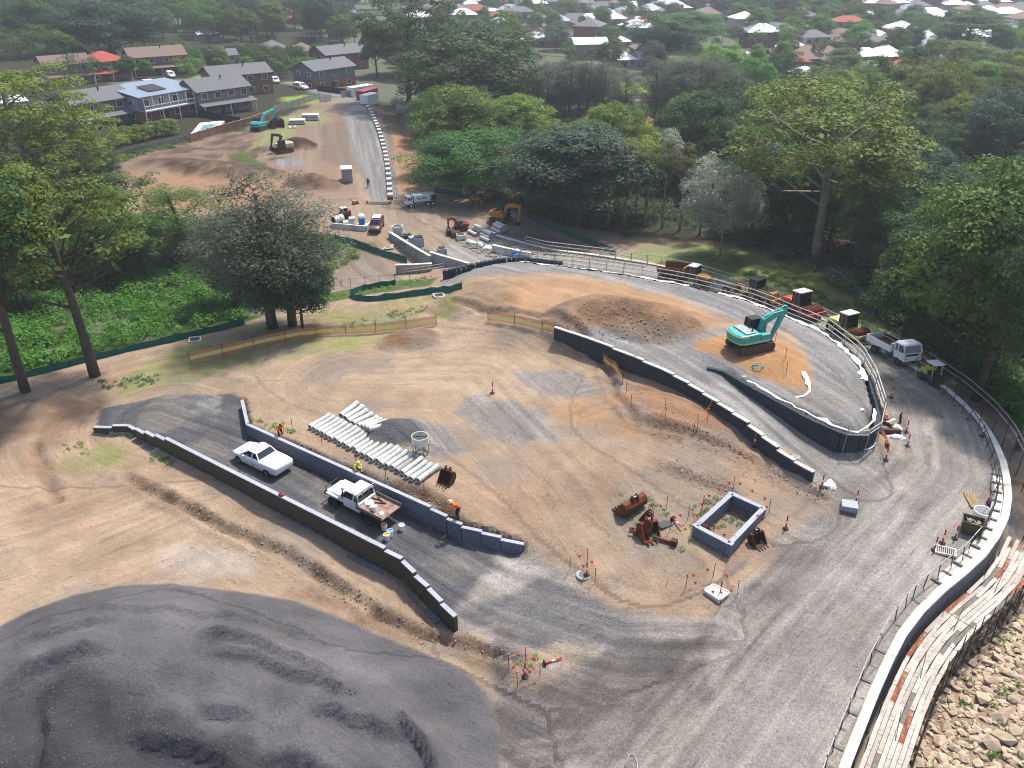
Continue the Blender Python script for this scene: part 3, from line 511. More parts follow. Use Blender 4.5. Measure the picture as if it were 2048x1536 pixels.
for k in range(46):                                # wheel ruts across the yard
    a = random.choice([[(0, 1180), (250, 1060), (420, 1000)], [(20, 1120), (200, 1050), (330, 985)], [(950, 760), (1100, 920), (1260, 1060), (1420, 1180)], [(1230, 860), (1420, 930), (1620, 1030)], [(1130, 1130), (1260, 1170), (1400, 1230)], [(700, 740), (900, 700), (1000, 720)], [(300, 420), (450, 370), (600, 340)]])
    ox, oy = random.uniform(-70, 70), random.uniform(-55, 55)
    stroke([(p[0] + ox, p[1] + oy) for p in a], .12, random.choice([c_brown, c_tan, c_greyd]), .35, None, None, .25, 2)
RT = [[(1290, 1536), (1530, 1250), (1740, 1040), (1850, 930), (1840, 810), (1740, 730), (1600, 640)], [(980, 1280), (1150, 1240), (1400, 1260), (1600, 1120), (1700, 980)], [(1100, 640), (1300, 710), (1500, 810), (1650, 910), (1720, 960)], [(330, 825), (520, 890), (800, 1030), (1000, 1140), (1150, 1220)], [(730, 215), (745, 300), (760, 380), (840, 440), (950, 490)], [(1010, 1500), (1150, 1480), (1350, 1440)], [(1020, 1420), (1180, 1420), (1380, 1380)]]
for k in range(70):
    a = RT[random.choice([0, 0, 0, 0, 1, 1, 2, 3, 4, 5, 6])]; w_ = {0: 75, 1: 60, 2: 22, 3: 28, 4: 14, 5: 60, 6: 60}[RT.index(a)]; ox = random.uniform(-w_, w_)
    stroke([(p[0] + ox * (.5 + .5 * p[1] / 1200), p[1] + ox * .55 + random.uniform(-6, 6)) for p in a], random.uniform(.1, .22), random.choice([c_roadd, c_heapd, lin('b8aca2', .54), c_greyd]), random.uniform(.25, .5), None, None, .2, 1.3)
nz_ = (np.clip((125 - GY) / 25, 0, 1) * (.22 * fbm(GX, GY, 1.4, 4, 91) + .16 * fbm(GX, GY, 5, 3, 92)))[..., None]; col *= 1 + nz_
gs_ = (np.clip((125 - GY) / 25, 0, 1) * np.clip(fbm(GX, GY, 4, 5, 93) * 2.2 - .25, 0, .5) * (gr > -.1))[..., None]; col[:] = col * (1 - gs_) + np.array(lin('a39a90', .46)) * gs_
# ------------------------------------------------------------------ streak directions
FLOW = [PL(l, 0) for l in ([(1250, 1700), (1300, 1536), (1550, 1250), (1750, 1050), (1870, 930), (1850, 800), (1750, 720), (1600, 630), (1400, 560), (1100, 505), (950, 500), (830, 430), (760, 380), (745, 300), (720, 210)],
   [(950, 600), (1100, 640), (1300, 710), (1500, 810), (1650, 910), (1760, 980)], [(300, 820), (520, 890), (800, 1030), (1000, 1140), (1250, 1230), (1450, 1240)], [(-100, 1200), (200, 1080), (400, 1000), (700, 1180)], [(700, 760), (950, 760), (1150, 950), (1300, 1130)], [(1230, 860), (1420, 930), (1620, 1030)], [(0, 1450), (300, 1300), (700, 1420), (1000, 1600)], [(200, 420), (400, 380), (600, 340), (700, 330)], [(830, 260), (835, 380)])]
bd = np.full(GX.shape, 1e9); FU = np.zeros(GX.shape); FV = np.zeros(GX.shape)
for i, l in enumerate(FLOW):
    d, s, a = seg_dist(GX, GY, l); k = d < bd; bd = np.where(k, d, bd); FU = np.where(k, a, FU); FV = np.where(k, d * s + 50 * i, FV)
# ------------------------------------------------------------------ ground material
gm = bpy.data.materials.new('ground_surface'); gm.use_nodes = True; nt = gm.node_tree; N = nt.nodes; L = nt.links; MATS['ground_surface'] = gm
b = N['Principled BSDF']; b.inputs['Roughness'].default_value = .95; b.inputs['Specular IOR Level'].default_value = .15
def nd(t, **kw):
    n = N.new(t)
    for k, v in kw.items(): setattr(n, k, v)
    return n
def math_(op, a, c, d=None):
    n = nd('ShaderNodeMath', operation=op)
    for i, v in enumerate((a, c, d)):
        if v is None: continue
        if hasattr(v, 'node'): L.new(v, n.inputs[i])
        else: n.inputs[i].default_value = v
    return n.outputs[0]
ac = nd('ShaderNodeAttribute', attribute_name='zone_color'); ag = nd('ShaderNodeAttribute', attribute_name='gravel'); uv = nd('ShaderNodeUVMap', uv_map='flow'); tc = nd('ShaderNodeTexCoord')
def noise(vec, sc, det=4, ro=.6):
    n = nd('ShaderNodeTexNoise'); n.inputs['Scale'].default_value = sc; n.inputs['Detail'].default_value = det; n.inputs['Roughness'].default_value = ro; L.new(vec, n.inputs['Vector']); return n.outputs[0]
mp = nd('ShaderNodeMapping'); mp.inputs['Scale'].default_value = (.035, 1.0, 1); L.new(uv.outputs[0], mp.inputs[0])
st = noise(mp.outputs[0], 1.1, 5, .6)
n2 = noise(tc.outputs['Object'], 2.2, 4, .75); n3 = noise(tc.outputs['Object'], 9.0, 3, .85)
vo = nd('ShaderNodeTexVoronoi'); vo.inputs['Scale'].default_value = 13.0; L.new(tc.outputs['Object'], vo.inputs['Vector'])
sep = nd('ShaderNodeSeparateColor'); L.new(vo.outputs['Color'], sep.inputs[0])
f = math_('MULTIPLY_ADD', math_('SUBTRACT', st, .5), math_('MULTIPLY_ADD', ag.outputs['Fac'], 1.3, .7), 1.0); f = math_('MULTIPLY', f, math_('MULTIPLY_ADD', n2, .6, .7))
spk = math_('MULTIPLY', math_('SUBTRACT', sep.outputs[0], .5), math_('MULTIPLY_ADD', math_('ABSOLUTE', ag.outputs['Fac'], None), .3, .1)); spk = math_('ADD', spk, math_('MULTIPLY', math_('SUBTRACT', n3, .5), math_('MULTIPLY_ADD', math_('ABSOLUTE', ag.outputs['Fac'], None), .7, .7)))
f = math_('MULTIPLY', f, math_('ADD', spk, 1.0))
ln_ = math_('ABSOLUTE', math_('SUBTRACT', st, .5), None); ln_ = math_('MULTIPLY', math_('LESS_THAN', ln_, .006), math_('GREATER_THAN', n2, .52)); f = math_('MULTIPLY', f, math_('MULTIPLY_ADD', ln_, -.42, 1.0))
vm = nd('ShaderNodeVectorMath', operation='SCALE'); L.new(ac.outputs['Color'], vm.inputs[0]); L.new(f, vm.inputs['Scale']); L.new(vm.outputs[0], b.inputs['Base Color'])
h = math_('ADD', math_('MULTIPLY', st, .5), math_('MULTIPLY', n2, .8)); h = math_('ADD', h, math_('MULTIPLY', n3, .3))
bp = nd('ShaderNodeBump'); bp.inputs['Strength'].default_value = .8; bp.inputs['Distance'].default_value = .2; L.new(h, bp.inputs['Height']); L.new(bp.outputs[0], b.inputs['Normal'])
# ------------------------------------------------------------------ ground objects
ny, nx = GX.shape; cxm = (GX[:-1, :-1] + GX[1:, 1:]) / 2; cym = (GY[:-1, :-1] + GY[1:, 1:]) / 2
zone = np.zeros(cxm.shape, int)
mid = lambda a: (a[:-1, :-1] + a[1:, 1:]) / 2
hp = lambda pts: [at(*p) for p in pts]
FARROAD = AT([(668, 200), (705, 188), (745, 205), (758, 260), (772, 330), (778, 395), (740, 408), (722, 350), (700, 290), (690, 240)])
MAIN = AT([(1046, 1105), (1110, 1130), (1200, 1200), (1330, 1230), (1440, 1225), (1500, 1150), (1560, 1110), (1650, 1020), (1640, 985), (1610, 965), (1690, 930), (1770, 890), (2018, 985), (2010, 1045), (1950, 1130), (1850, 1215), (1760, 1360), (1680, 1560), (1600, 1800), (990, 1800), (990, 1400), (1030, 1330), (950, 1280), (915, 1250)])
ZN = [('ground', None, None), ('haul_road', MAIN, None), ('haul_road_bend', LOOPP, None), ('gravel_ramp', LOWP, None), ('access_ramp', UPP, None), ('gravel_pad', PADG, None), ('access_road', FARROAD, None),
      ('rock_bank', AT([(1790, 1430), (1900, 1290), (2100, 1130), (2300, 1500), (2100, 1800), (1700, 1800), (1740, 1560)]), None), ('grass_verge', AT([(1230, 512), (1300, 490), (1420, 490), (1560, 515), (1680, 575), (1760, 640), (1820, 700), (1700, 655), (1600, 607), (1480, 563), (1300, 520)]), None)]
for i, (n, poly, _) in enumerate(ZN):
    if poly: zone[inpoly(cxm, cym, poly)] = i
# the near edge of the outer wall decides road or bank
HEAPS = [('gravel_stockpile', hd, .4, 'broad dark grey gravel stockpile with loader scrapes filling the lower left corner', 'stockpile'), ('dirt_mound', M_BIG, .35, 'big brown dirt mound between the access ramp and the gravel pad', 'mound'), ('dirt_mound', M_LEFT, .25, 'low churned tan mound left of the big dirt mound', 'mound'),
         ('dirt_mound', M_SM, .15, 'small smooth brown mound at the end of the orange mesh fence', 'mound'), ('gravel_heap', M_GR, .15, 'small dark gravel heap beside the long concrete pipes', 'heap'), ('soil_heap', M_D1, .3, 'dark brown soil heap beside the pale trailer box by the far road', 'heap'),
         ('soil_heap', M_D2, .3, 'almost black soil heap behind the cream excavator', 'heap'), ('soil_bank', M_D3, .4, 'long dark brown topsoil bank below the brick garden wall', 'bank')]
for i, (n, a, t, lb, ct) in enumerate(HEAPS): zone[mid(a) > t] = 100 + i
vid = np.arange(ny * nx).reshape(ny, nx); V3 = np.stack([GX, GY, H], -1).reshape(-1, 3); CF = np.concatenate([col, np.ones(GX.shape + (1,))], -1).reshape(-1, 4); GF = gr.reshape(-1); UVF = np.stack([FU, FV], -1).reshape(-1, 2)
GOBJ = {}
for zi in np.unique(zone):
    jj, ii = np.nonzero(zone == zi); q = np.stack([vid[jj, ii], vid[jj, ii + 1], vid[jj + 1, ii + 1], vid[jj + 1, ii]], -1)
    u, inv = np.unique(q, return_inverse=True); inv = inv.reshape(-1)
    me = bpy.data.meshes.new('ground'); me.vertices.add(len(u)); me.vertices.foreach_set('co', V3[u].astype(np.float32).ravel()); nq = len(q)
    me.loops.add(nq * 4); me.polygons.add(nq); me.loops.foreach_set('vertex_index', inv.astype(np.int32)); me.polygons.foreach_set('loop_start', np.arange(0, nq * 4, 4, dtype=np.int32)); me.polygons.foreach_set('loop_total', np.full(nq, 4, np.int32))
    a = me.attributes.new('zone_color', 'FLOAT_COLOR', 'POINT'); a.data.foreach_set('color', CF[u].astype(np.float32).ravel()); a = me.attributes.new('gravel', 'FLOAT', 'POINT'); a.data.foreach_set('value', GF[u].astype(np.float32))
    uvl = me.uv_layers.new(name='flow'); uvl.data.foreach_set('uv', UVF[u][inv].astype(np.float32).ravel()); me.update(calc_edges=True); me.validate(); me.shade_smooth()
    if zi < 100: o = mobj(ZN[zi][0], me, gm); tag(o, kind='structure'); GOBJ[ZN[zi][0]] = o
    else: n, _, _, lb, ct = HEAPS[zi - 100]; o = mobj(n, me, gm); tag(o, lb, ct)
# ------------------------------------------------------------------ retaining walls of the lower ramp
def blockmesh(name, l, w, h, bv=.012):
    b = B(); b.box((0, 0, 0), (l - bv, w, h - bv)); me = b.mesh(name); bm = bmesh.new(); bm.from_mesh(me); bmesh.ops.bevel(bm, geom=bm.edges[:], offset=bv, segments=1, affect='EDGES'); bm.to_mesh(me); bm.free(); return me
def put(name, me, m, parent, loc, rz=0, rot=None, sc=None):
    o = bpy.data.objects.new(name, me); C.objects.link(o); o.location = loc; o.rotation_euler = rot or (0, 0, rz)
    if sc: o.scale = sc
    if not me.materials: me.materials.append(M(m))
    o.parent = parent; return o
BLK = blockmesh('block', .4, .2, .2); BLK.materials.append(M('block_grey'))
def seglen(a, b): return math.hypot(b[0] - a[0], b[1] - a[1])
w = thing('block_wall', 'long blue-grey block wall with stepped top retaining the pipe yard beside the parked utes', 'wall')
nb = 0; rest = B(); core = B(); random.seed(3)
for s in UWw:
    zt = s[0][2]
    for a, c in zip(s[:-1], s[1:]):
        l = seglen(a, c); n = max(1, round(l / .4)); rz = heading(a, c); ux, uy = math.cos(rz), math.sin(rz)
        zb = min(float(LOW(np.array(a[0]), np.array(a[1]))), float(LOW(np.array(c[0]), np.array(c[1])))) - .15
        k = int(math.ceil((zt - .07 - zb) / .2))
        core.box(((a[0] + c[0]) / 2 - uy * 0.02, (a[1] + c[1]) / 2 + ux * .02, (zt - .1 + zb - .4) / 2), (l, .17, zt - .1 - zb + .4), rz)
        for j in range(k):
            for i in range(n):
                t = (i + .5 + (.5 if j % 2 and n > 5 else 0)) / n
                if t > 1: continue
                loc = (a[0] + (c[0] - a[0]) * t, a[1] + (c[1] - a[1]) * t, zt - .07 - .1 - .2 * j)
                if nb < 300 and j < 6: put('block', BLK, None, w, loc, rz, sc=(l / n / .4, 1, 1)); nb += 1
                else: rest.box(loc, (l / n - .012, .2, .188), rz)
        B().box(((a[0] + c[0]) / 2, (a[1] + c[1]) / 2, zt - .035), (l + .1, .27, .07), rz).obj('coping', 'cap_grey', w, .01)
core.obj('wall_core', 'mortar', w); tag(rest.obj('lower_course', 'block_grey', w), kind='stuff')
w = thing('retaining_wall', 'long near wall with smooth black outer face and pale coping along the lower ramp', 'wall')
for s in NWw:
    zt = s[0][2]
    for a, c in zip(s[:-1], s[1:]):
        l = seglen(a, c); rz = heading(a, c); m = [(a[i] + c[i]) / 2 for i in range(2)]; nseg = max(1, round(l / 3.2)); zb = min(hz(a[0] + math.sin(rz) * .8, a[1] - math.cos(rz) * .8), hz(c[0] + math.sin(rz) * .8, c[1] - math.cos(rz) * .8))
        B().box((m[0], m[1], (zt - .07 + zb - .5) / 2), (l + .04, .24, zt - .07 - zb + .5), rz).obj('wall_face', 'tanking', w)
        for q in range(nseg):
            t = (q + .5) / nseg; px, py = a[0] + (c[0] - a[0]) * t, a[1] + (c[1] - a[1]) * t
            B().box((px, py, zt - .035), (l / nseg - .01, .3, .07), rz).obj('coping', 'cap_grey', w, .01)
            B().box((px + math.sin(rz) * .3, py - math.cos(rz) * .3, zb + random.uniform(-.14, .0)), (l / nseg, .42, .28), rz).obj('footing', 'footing', w, .03)
def blockface(line, ztop, zbot, l=.45, h=.2, proud=.05, th=.3, seed=1):      # joined split-face blocks along a line
    b = B(); rnd = random.Random(seed)
    for (a, ra), (c, rc) in zip(along(line, l)[:-1], along(line, l)[1:]):
        m = (a + c) / 2; rz = heading(a, c); z1 = ztop(m); z0 = zbot(m); j = 0; z = z1
        while z > z0:
            o = rnd.uniform(0, proud); b.box((m.x + math.sin(rz) * o, m.y - math.cos(rz) * o, z - h / 2), ((c - a).length - .012, th, h - .012), rz); z -= h; j += 1
    return b
def interp(line):
    def f(p):
        best = None
        for a, c in zip(line[:-1], line[1:]):
            dx, dy = c[0] - a[0], c[1] - a[1]; t = max(0, min(1, ((p[0] - a[0]) * dx + (p[1] - a[1]) * dy) / (dx * dx + dy * dy + 1e-9))); d = math.hypot(p[0] - a[0] - t * dx, p[1] - a[1] - t * dy)
            if best is None or d < best[0]: best = (d, a[2] + (c[2] - a[2]) * t)
        return best[1]
    return f
w = thing('retaining_wall', 'dark stepped block wall with white coping below the access ramp', 'wall')
fz = interp(W3w); st3 = along(W3w, 1.55)
for (a, ra), (c, rc) in zip(st3[:-1], st3[1:]):
    m = (a + c) / 2; rz = heading(a, c); z = round(fz(m) / .12) * .12 + .06; zb = min(hz(m.x + math.sin(rz) * .5, m.y - math.cos(rz) * .5), z - .3) - .3; l = (c - a).length
    b = B(); k = 4; nz = int((z - zb) / .2) + 1
    for j in range(nz):
        for i in range(k):
            t = (i + .5) / k; o = random.uniform(0, .02); b.box((a.x + (c.x - a.x) * t + math.sin(rz) * o, a.y + (c.y - a.y) * t - math.cos(rz) * o, z - .1 - .2 * j), (l / k - .01, .3, .19), rz)
    o = b.obj('block_course', 'block_black', w); tag(o, kind='stuff'); B().box((m.x, m.y, z + .045), (l + .02, .34, .08), rz).obj('coping', 'pale_concrete', w, .015)
w = thing('retaining_wall', 'dark split-face block wall curving round the nose of the gravel pad', 'wall')
f4 = interp(PADEw)
ob = blockface(offset(PADEw[:10], -.02), lambda p: f4(p) - .02, lambda p: min(hz(p.x, p.y), float(UP(np.array(p.x), np.array(p.y))), f4(p) - .3) - .35, .42, .2, .06, .35, 4).obj('block_face', 'block_black', w); tag(ob, kind='stuff')
ob = blockface(offset(PADEw[9:21], -.02), lambda p: f4(p) - .06, lambda p: float(LOOP(np.array(p.x), np.array(p.y))) - .2, .9, .4, .05, .35, 5).obj('block_face', 'block_black', w); tag(ob, kind='stuff')
w = thing('block_wall', 'ragged black block wall at the back of the gravel pad above the culvert road', 'wall'); BK = blockmesh('black_block', .5, .4, .3, .03); BK.materials.append(M('block_black')); f5 = interp(PADEw[20:])
for (a, rz) in along(PADEw[20:], .52):
    for j in range(4): put('block', BK, None, w, (a.x + random.uniform(-.05, .05), a.y + random.uniform(-.06, .06), f5(a) + .3 - .3 * j), rz + random.uniform(-.12, .12))
# white geotextile and sandbags along the pad edge
def ribbon(line, wd, seed, lift=.06, step=.6):
    rnd = random.Random(seed); secs = []
    for p, rz in along(line, step):
        o = rnd.uniform(-.18, .18); wa = wd * rnd.uniform(.15, 1.0); nx_, ny_ = -math.sin(rz), math.cos(rz); row = []
        for k in range(5):
            d = o + (k / 4 - .5) * wa; x, y = p.x + nx_ * d, p.y + ny_ * d; row.append((x, y, max(p.z, hz(x, y)) + lift * rnd.uniform(.3, 1.8)))
        secs.append(row)
    b = B(); n = 5; m = len(secs); b.add([v for r in secs for v in r], [(i * n + j, (i + 1) * n + j, (i + 1) * n + j + 1, i * n + j + 1) for i in range(m - 1) for j in range(n - 1)]); return b
INR = offset(PADEw, .35)
tag(ribbon(INR[2:9], .35, 1).obj('geotextile_sheet', 'fabric_white', smooth=True), 'crumpled white geotextile strip along the near pad edge above the black wall', 'fabric')
tag(ribbon(INR[9:17], .65, 2).obj('geotextile_sheet', 'fabric_white', smooth=True), 'white geotextile strip along the railed pad edge behind the teal excavator', 'fabric')
tag(ribbon(INR[17:22], .5, 3).obj('geotextile_sheet', 'fabric_white', smooth=True), 'white geotextile strip along the far pad edge in front of the dump truck', 'fabric')
tag(ribbon(AT([(1606, 745), (1622, 775), (1612, 792), (1590, 795)]), .5, 5).obj('geotextile_sheet', 'fabric_white', smooth=True), 'loose white fabric scrap at the tip of the orange soil under the teal excavator', 'fabric')
# ------------------------------------------------------------------ rails
def railing(name, label, line, base, post_step, rails, mrail, mpost, post_h, seed, r=.035, down=None, lean=.05):
    w = thing(name, label, 'railing'); rnd = random.Random(seed); pts = along(line, post_step)
    for hgt in rails:
        B().tube([(p.x, p.y, base(p) + hgt + rnd.uniform(-.02, .02)) for p, _ in along(line, post_step / 2)], r * 1.15, 6).obj('rail', mrail, w, smooth=True)
    pm = None
    for p, rz in pts:
        z = base(p); d = down(p) if down else .1; x, y = p.x + rnd.uniform(-lean, lean), p.y + rnd.uniform(-lean, lean)
        B().cyl((x, y, z - d), (p.x, p.y, z + post_h * rnd.uniform(.95, 1.1)), r, r, 6).obj('post', mpost, w)
    return w
OUTR = offset(PADEw, -.28)
railing('guard_rail', 'pale pipe guard rail on poles along the curved edge of the gravel pad', OUTR[8:22], lambda p: f4(p), 1.9, (1.05, .6, .15), 'rail_pipe', 'galv', 1.1, 1, .04, lambda p: 1.8 if p.y < 75 else 1.2, .25)
w = thing('guard_rail', 'thin pale rails across the black wall at the pad nose', 'railing')
for z0 in (1.95, 2.3): B().tube([(p[0], p[1], z0 + .1 * k) for k, p in enumerate(offset(PADEw[5:9], -.35))], .035, 6).obj('rail', 'rail_pipe', w, smooth=True)
for a in along(offset(PADEw[5:9], -.35), 1.5): B().cyl((a[0].x, a[0].y, -.1), (a[0].x + .1, a[0].y, 2.6), .03, .03, 6).obj('post', 'galv', w)
fp = interp(PARAw); PIN = offset(PARAw, .55)       # towards the road
RD = [p for p in PARAw]
def roadz(p): return hz(p.x, p.y)
# ------------------------------------------------------------------ outer parapet wall
w = thing('parapet_wall', 'white-topped concrete parapet wall curving round the outside of the haul road', 'wall')
pp = along(PARAw, 2.4)
for (a, ra), (c, rc) in zip(pp[:-1], pp[1:]):
    m = (a + c) / 2; rz = heading(a, c); l = (c - a).length; zt = fp(m); zo = float(OUT(np.array(m.x), np.array(m.y)))
    s = [tuple(a) , tuple(c)]
    b = B(); strip(b, [(a.x, a.y, fp(a)), (c.x, c.y, fp(c))], .24, -.24, lambda q: q[2] - .16, lambda q: q[2]); b.obj('coping', 'pale_concrete', w, .02)
    b = B(); strip(b, [(a.x, a.y, fp(a)), (c.x, c.y, fp(c))], .2, -.2, lambda q: min(zo, q[2] - 1) - .6, lambda q: q[2] - .15); b.obj('wall_panel', 'footing', w)
    b = B(); strip(b, [(a.x, a.y, fp(a)), (c.x, c.y, fp(c))], .85, .22, lambda q: q[2] - .9, lambda q: q[2] - .24); b.obj('ledge', 'pale_concrete', w)
    for t in (.25, .75):
        x, y = a.x + (c.x - a.x) * t, a.y + (c.y - a.y) * t; x -= math.sin(rz) * .62; y += math.cos(rz) * .62
        B().box((x, y, fp(m) - .2), (.16, .62, .1), rz).obj('bracket', 'timber_grey', w)
railing('hand_rail', 'galvanised hand rail leaning on the ledge of the lower parapet wall', offset(PARAw[:9], .8), lambda p: fp(p) - .2, 1.25, (1.0,), 'galv', 'scaffold', 1.0, 3, .03, None, .15)
railing('hand_rail', 'rusty scaffold hand rail along the right-hand bend of the parapet wall', offset(PARAw[8:16], .75), lambda p: fp(p) - .2, 1.5, (1.0, .5), 'scaffold', 'scaffold', 1.1, 4, .028, None, .2)
railing('hand_rail', 'double pale hand rail behind the white tipper truck and the drum roller', offset(PARAw[15:21], -.3), lambda p: fp(p), 1.9, (1.05, .55), 'rail_pipe', 'galv', 1.15, 5, .035, None, .1)
railing('hand_rail', 'pale hand rail behind the grader and the dump truck', offset(PARAw[20:26], -.3), lambda p: fp(p), 2.2, (1.05, .55), 'rail_pipe', 'galv', 1.15, 6, .035, None, .1)
railing('hand_rail', 'white double rail where the haul road meets the far culvert', offset(PARAw[24:28], .9), lambda p: fp(p), 2.2, (1.3, .8), 'rail_pipe', 'galv', 1.35, 7, .05, None, .1)
railing('hand_rail', 'outer galvanised rail standing beyond the parapet at the right-hand bend', offset(PARAw[9:19], -1.3), lambda p: fp(p) + .15, 2.0, (1.0, .5), 'galv', 'scaffold', 1.1, 8, .035, lambda p: 1.5, .15)
# ------------------------------------------------------------------ scaffold outside the lower wall
SC = offset(PARAw[0:10], -.5); SCZ = lambda p: fp(p) - 1.25
w = thing('scaffold', 'plank scaffold with rusty boards along the outer face of the parapet wall', 'scaffold')
pp = along(SC, 2.4); PK = blockmesh('plank', 2.38, .235, .05, .006); PK.materials.append(M('plank')); PK2 = PK.copy(); PK2.materials.clear(); PK2.materials.append(M('plank_rust')); PK3 = PK.copy(); PK3.materials.clear(); PK3.materials.append(M('timber_grey'))
random.seed(12)
for k in range(8):
    row = along(offset(SC, -.12 - k * .245), n=2 * len(pp) - 2)[k * 3 % 2::2]
    for (a, _), (c, _) in zip(row[:-1], row[1:]):
        m = (a + c) / 2; me = PK2 if random.random() < .1 else PK3 if random.random() < .05 else PK
        put('plank', me, None, w, (m.x, m.y, (SCZ(a) + SCZ(c)) / 2 + random.uniform(-.005, .005)), rot=(0, -math.atan2(SCZ(c) - SCZ(a), (c - a).length), heading(a, c)), sc=((c - a).length / 2.36, .96, 1))
for i, ((a, ra), (c, rc)) in enumerate(zip(pp[:-1], pp[1:])):
    m = (a + c) / 2; rz = heading(a, c); dz = SCZ(m)
    for t in (0, .5):
        q = a.lerp(c, t); xo, yo = q.x + math.sin(rz) * 2.1, q.y - math.cos(rz) * 2.1; xi, yi = q.x, q.y
        B().cyl((xo, yo, hz(xo, yo) - .3), (xo, yo, dz + random.uniform(.9, 1.3)), .03, .03, 6).obj('standard', 'scaffold', w)
        if t == 0: B().cyl((xi, yi, hz(xi, yi) - .2), (xi, yi, dz + random.uniform(.2, 1.0)), .03, .03, 6).obj('standard', 'scaffold', w)
        B().cyl((xi, yi, dz - .08), (xo + .2 * math.sin(rz), yo - .2 * math.cos(rz), dz - .08), .03, .03, 6).obj('transom', 'scaffold', w)
    o = lambda q, d, z: (q.x + math.sin(rz) * d, q.y - math.cos(rz) * d, z)
    for z in (dz - .12, dz + .5, dz - 1.2): B().cyl(o(a, 2.1, z), o(c, 2.1, z), .025, .025, 6).obj('ledger', 'scaffold', w)
    B().cyl(o(a, 2.15, dz - 1.9), o(c, 2.15, dz + .4), .025, .025, 6).obj('brace', 'scaffold', w)
    if i % 2: B().cyl(o(m, 1.1, dz + .03), o(c, .9, dz + 1.0), .02, .02, 6).obj('tie_rod', 'scaffold', w)
# ------------------------------------------------------------------ riprap
def rockmesh(name, seed, flat_=.55, sub=2):
    bm = bmesh.new(); bmesh.ops.create_icosphere(bm, subdivisions=sub, radius=.5); rnd = random.Random(seed); ax = [Vector((rnd.gauss(0, 1), rnd.gauss(0, 1), rnd.gauss(0, 1))).normalized() for _ in range(7)]; dd = [rnd.uniform(.2, .36) for _ in ax]
    for v in bm.verts:
        for a, d in zip(ax, dd):
            k = v.co.dot(a) - d
            if k > 0: v.co -= a * k * .92
        v.co.x *= 1.25; v.co.z *= flat_
    me = bpy.data.meshes.new(name); bm.to_mesh(me); bm.free(); return me
ROCKS = [rockmesh('rock', i, .6, 1) for i in range(7)]
for r_ in ROCKS: r_.materials.append(M('rock'))
bank = GOBJ['rock_bank']; random.seed(21); cnt = 0; extra = []
RP = [tuple(at(*p)) for p in ((1800, 1420), (1900, 1290), (2000, 1190), (2060, 1110), (2150, 1300), (2120, 1560), (1760, 1580))]
xs = [p[0] for p in RP]; ys = [p[1] for p in RP]; tries = 0; placed = []
while cnt < 300 and tries < 16000:
    tries += 1; x, y = random.uniform(min(xs), max(xs)), random.uniform(min(ys), max(ys))
    if not bool(inpoly(np.array(x), np.array(y), RP)): continue
    s = random.choice([.45, .55, .6, .7, .8, 1.0, 1.2])
    if any((x - a) ** 2 + (y - c) ** 2 < ((s + q) * .36) ** 2 for a, c, q in placed): continue
    placed.append((x, y, s)); cnt += 1
    put('rock', random.choice(ROCKS), None, bank, (x, y, hz(x, y) + .08 * s), rot=(random.uniform(-.35, .35), random.uniform(-.35, .35), random.uniform(0, 6.3)), sc=(s, s * random.uniform(.8, 1.15), s * random.uniform(.8, 1.2)))
def scatter(name, m, poly, n, smin, smax, seed, kind='stuff', label=None, cat=None, lines=None, world=None, flat_=.7, parent=None):
    rnd = random.Random(seed); rk = [rockmesh('tmp', 50 + i, flat_, 1) for i in range(4)]; vv = [[v.co.copy() for v in r_.vertices] for r_ in rk]; ff = [[tuple(p.vertices) for p in r_.polygons] for r_ in rk]; b = B(); k = 0; t = 0
    W_ = world or [tuple(at(*p)) for p in poly]; xs = [p[0] for p in W_]; ys = [p[1] for p in W_]
    while k < n and t < n * 30:
        t += 1
        if lines:
            ln = rnd.choice(lines); i = rnd.randrange(len(ln) - 1); u = rnd.random(); x = ln[i][0] + (ln[i + 1][0] - ln[i][0]) * u + rnd.gauss(0, lines_w); y = ln[i][1] + (ln[i + 1][1] - ln[i][1]) * u + rnd.gauss(0, lines_w)
        else:
            x, y = rnd.uniform(min(xs), max(xs)), rnd.uniform(min(ys), max(ys))
            if not bool(inpoly(np.array(x), np.array(y), W_)): continue
        s = smin + (smax - smin) * rnd.random() ** 2.5; q = rnd.randrange(4); mt = Matrix.Rotation(rnd.uniform(0, 6.3), 3, 'Z') @ Matrix.Rotation(rnd.uniform(-.5, .5), 3, 'X'); z = hz(x, y) + s * .12
        b.add([(mt @ v) * s + Vector((x, y, z)) for v in vv[q]], ff[q]); k += 1
    o = b.obj(name, m, parent, fix=False); tag(o, label, cat, kind=kind)
    for r_ in rk: bpy.data.meshes.remove(r_)
    return o
scatter('rock_rubble', 'rock', None, 1100, .2, .6, 4, world=RP, parent=bank)
lines_w = .45
scatter('soil_clods', 'clod', None, 1500, .05, .2, 5, lines=[DIT1, DIT3, DIT4, TRN, DIT1], world=[(0, 0, 0)], label='loose brown clods along the drainage ditches', cat='clods')
scatter('dark_clods', 'clod_dark', None, 450, .05, .16, 6, lines=[DIT1, DIT3, DIT4], world=[(0, 0, 0)], label='dark soil crumbs lining the ditches', cat='clods')
scatter('loose_stones', 'stone_grey', [(0, 1280), (350, 1180), (700, 1230), (980, 1370), (1000, 1536), (0, 1536)], 3500, .03, .1, 7, label='loose gravel on the big stockpile', cat='gravel')
scatter('loose_stones', 'rubble', [(100, 880), (400, 980), (800, 1180), (900, 1260), (600, 1180), (0, 1200), (0, 950)], 900, .03, .12, 8, label='scattered pale stones on the dirt left of the lower ramp', cat='stones')
scatter('loose_stones', 'clod', [(1240, 760), (1420, 850), (1560, 950), (1640, 1000), (1500, 960), (1300, 870)], 500, .04, .18, 9, label='clods on the bank below the access ramp wall', cat='clods')
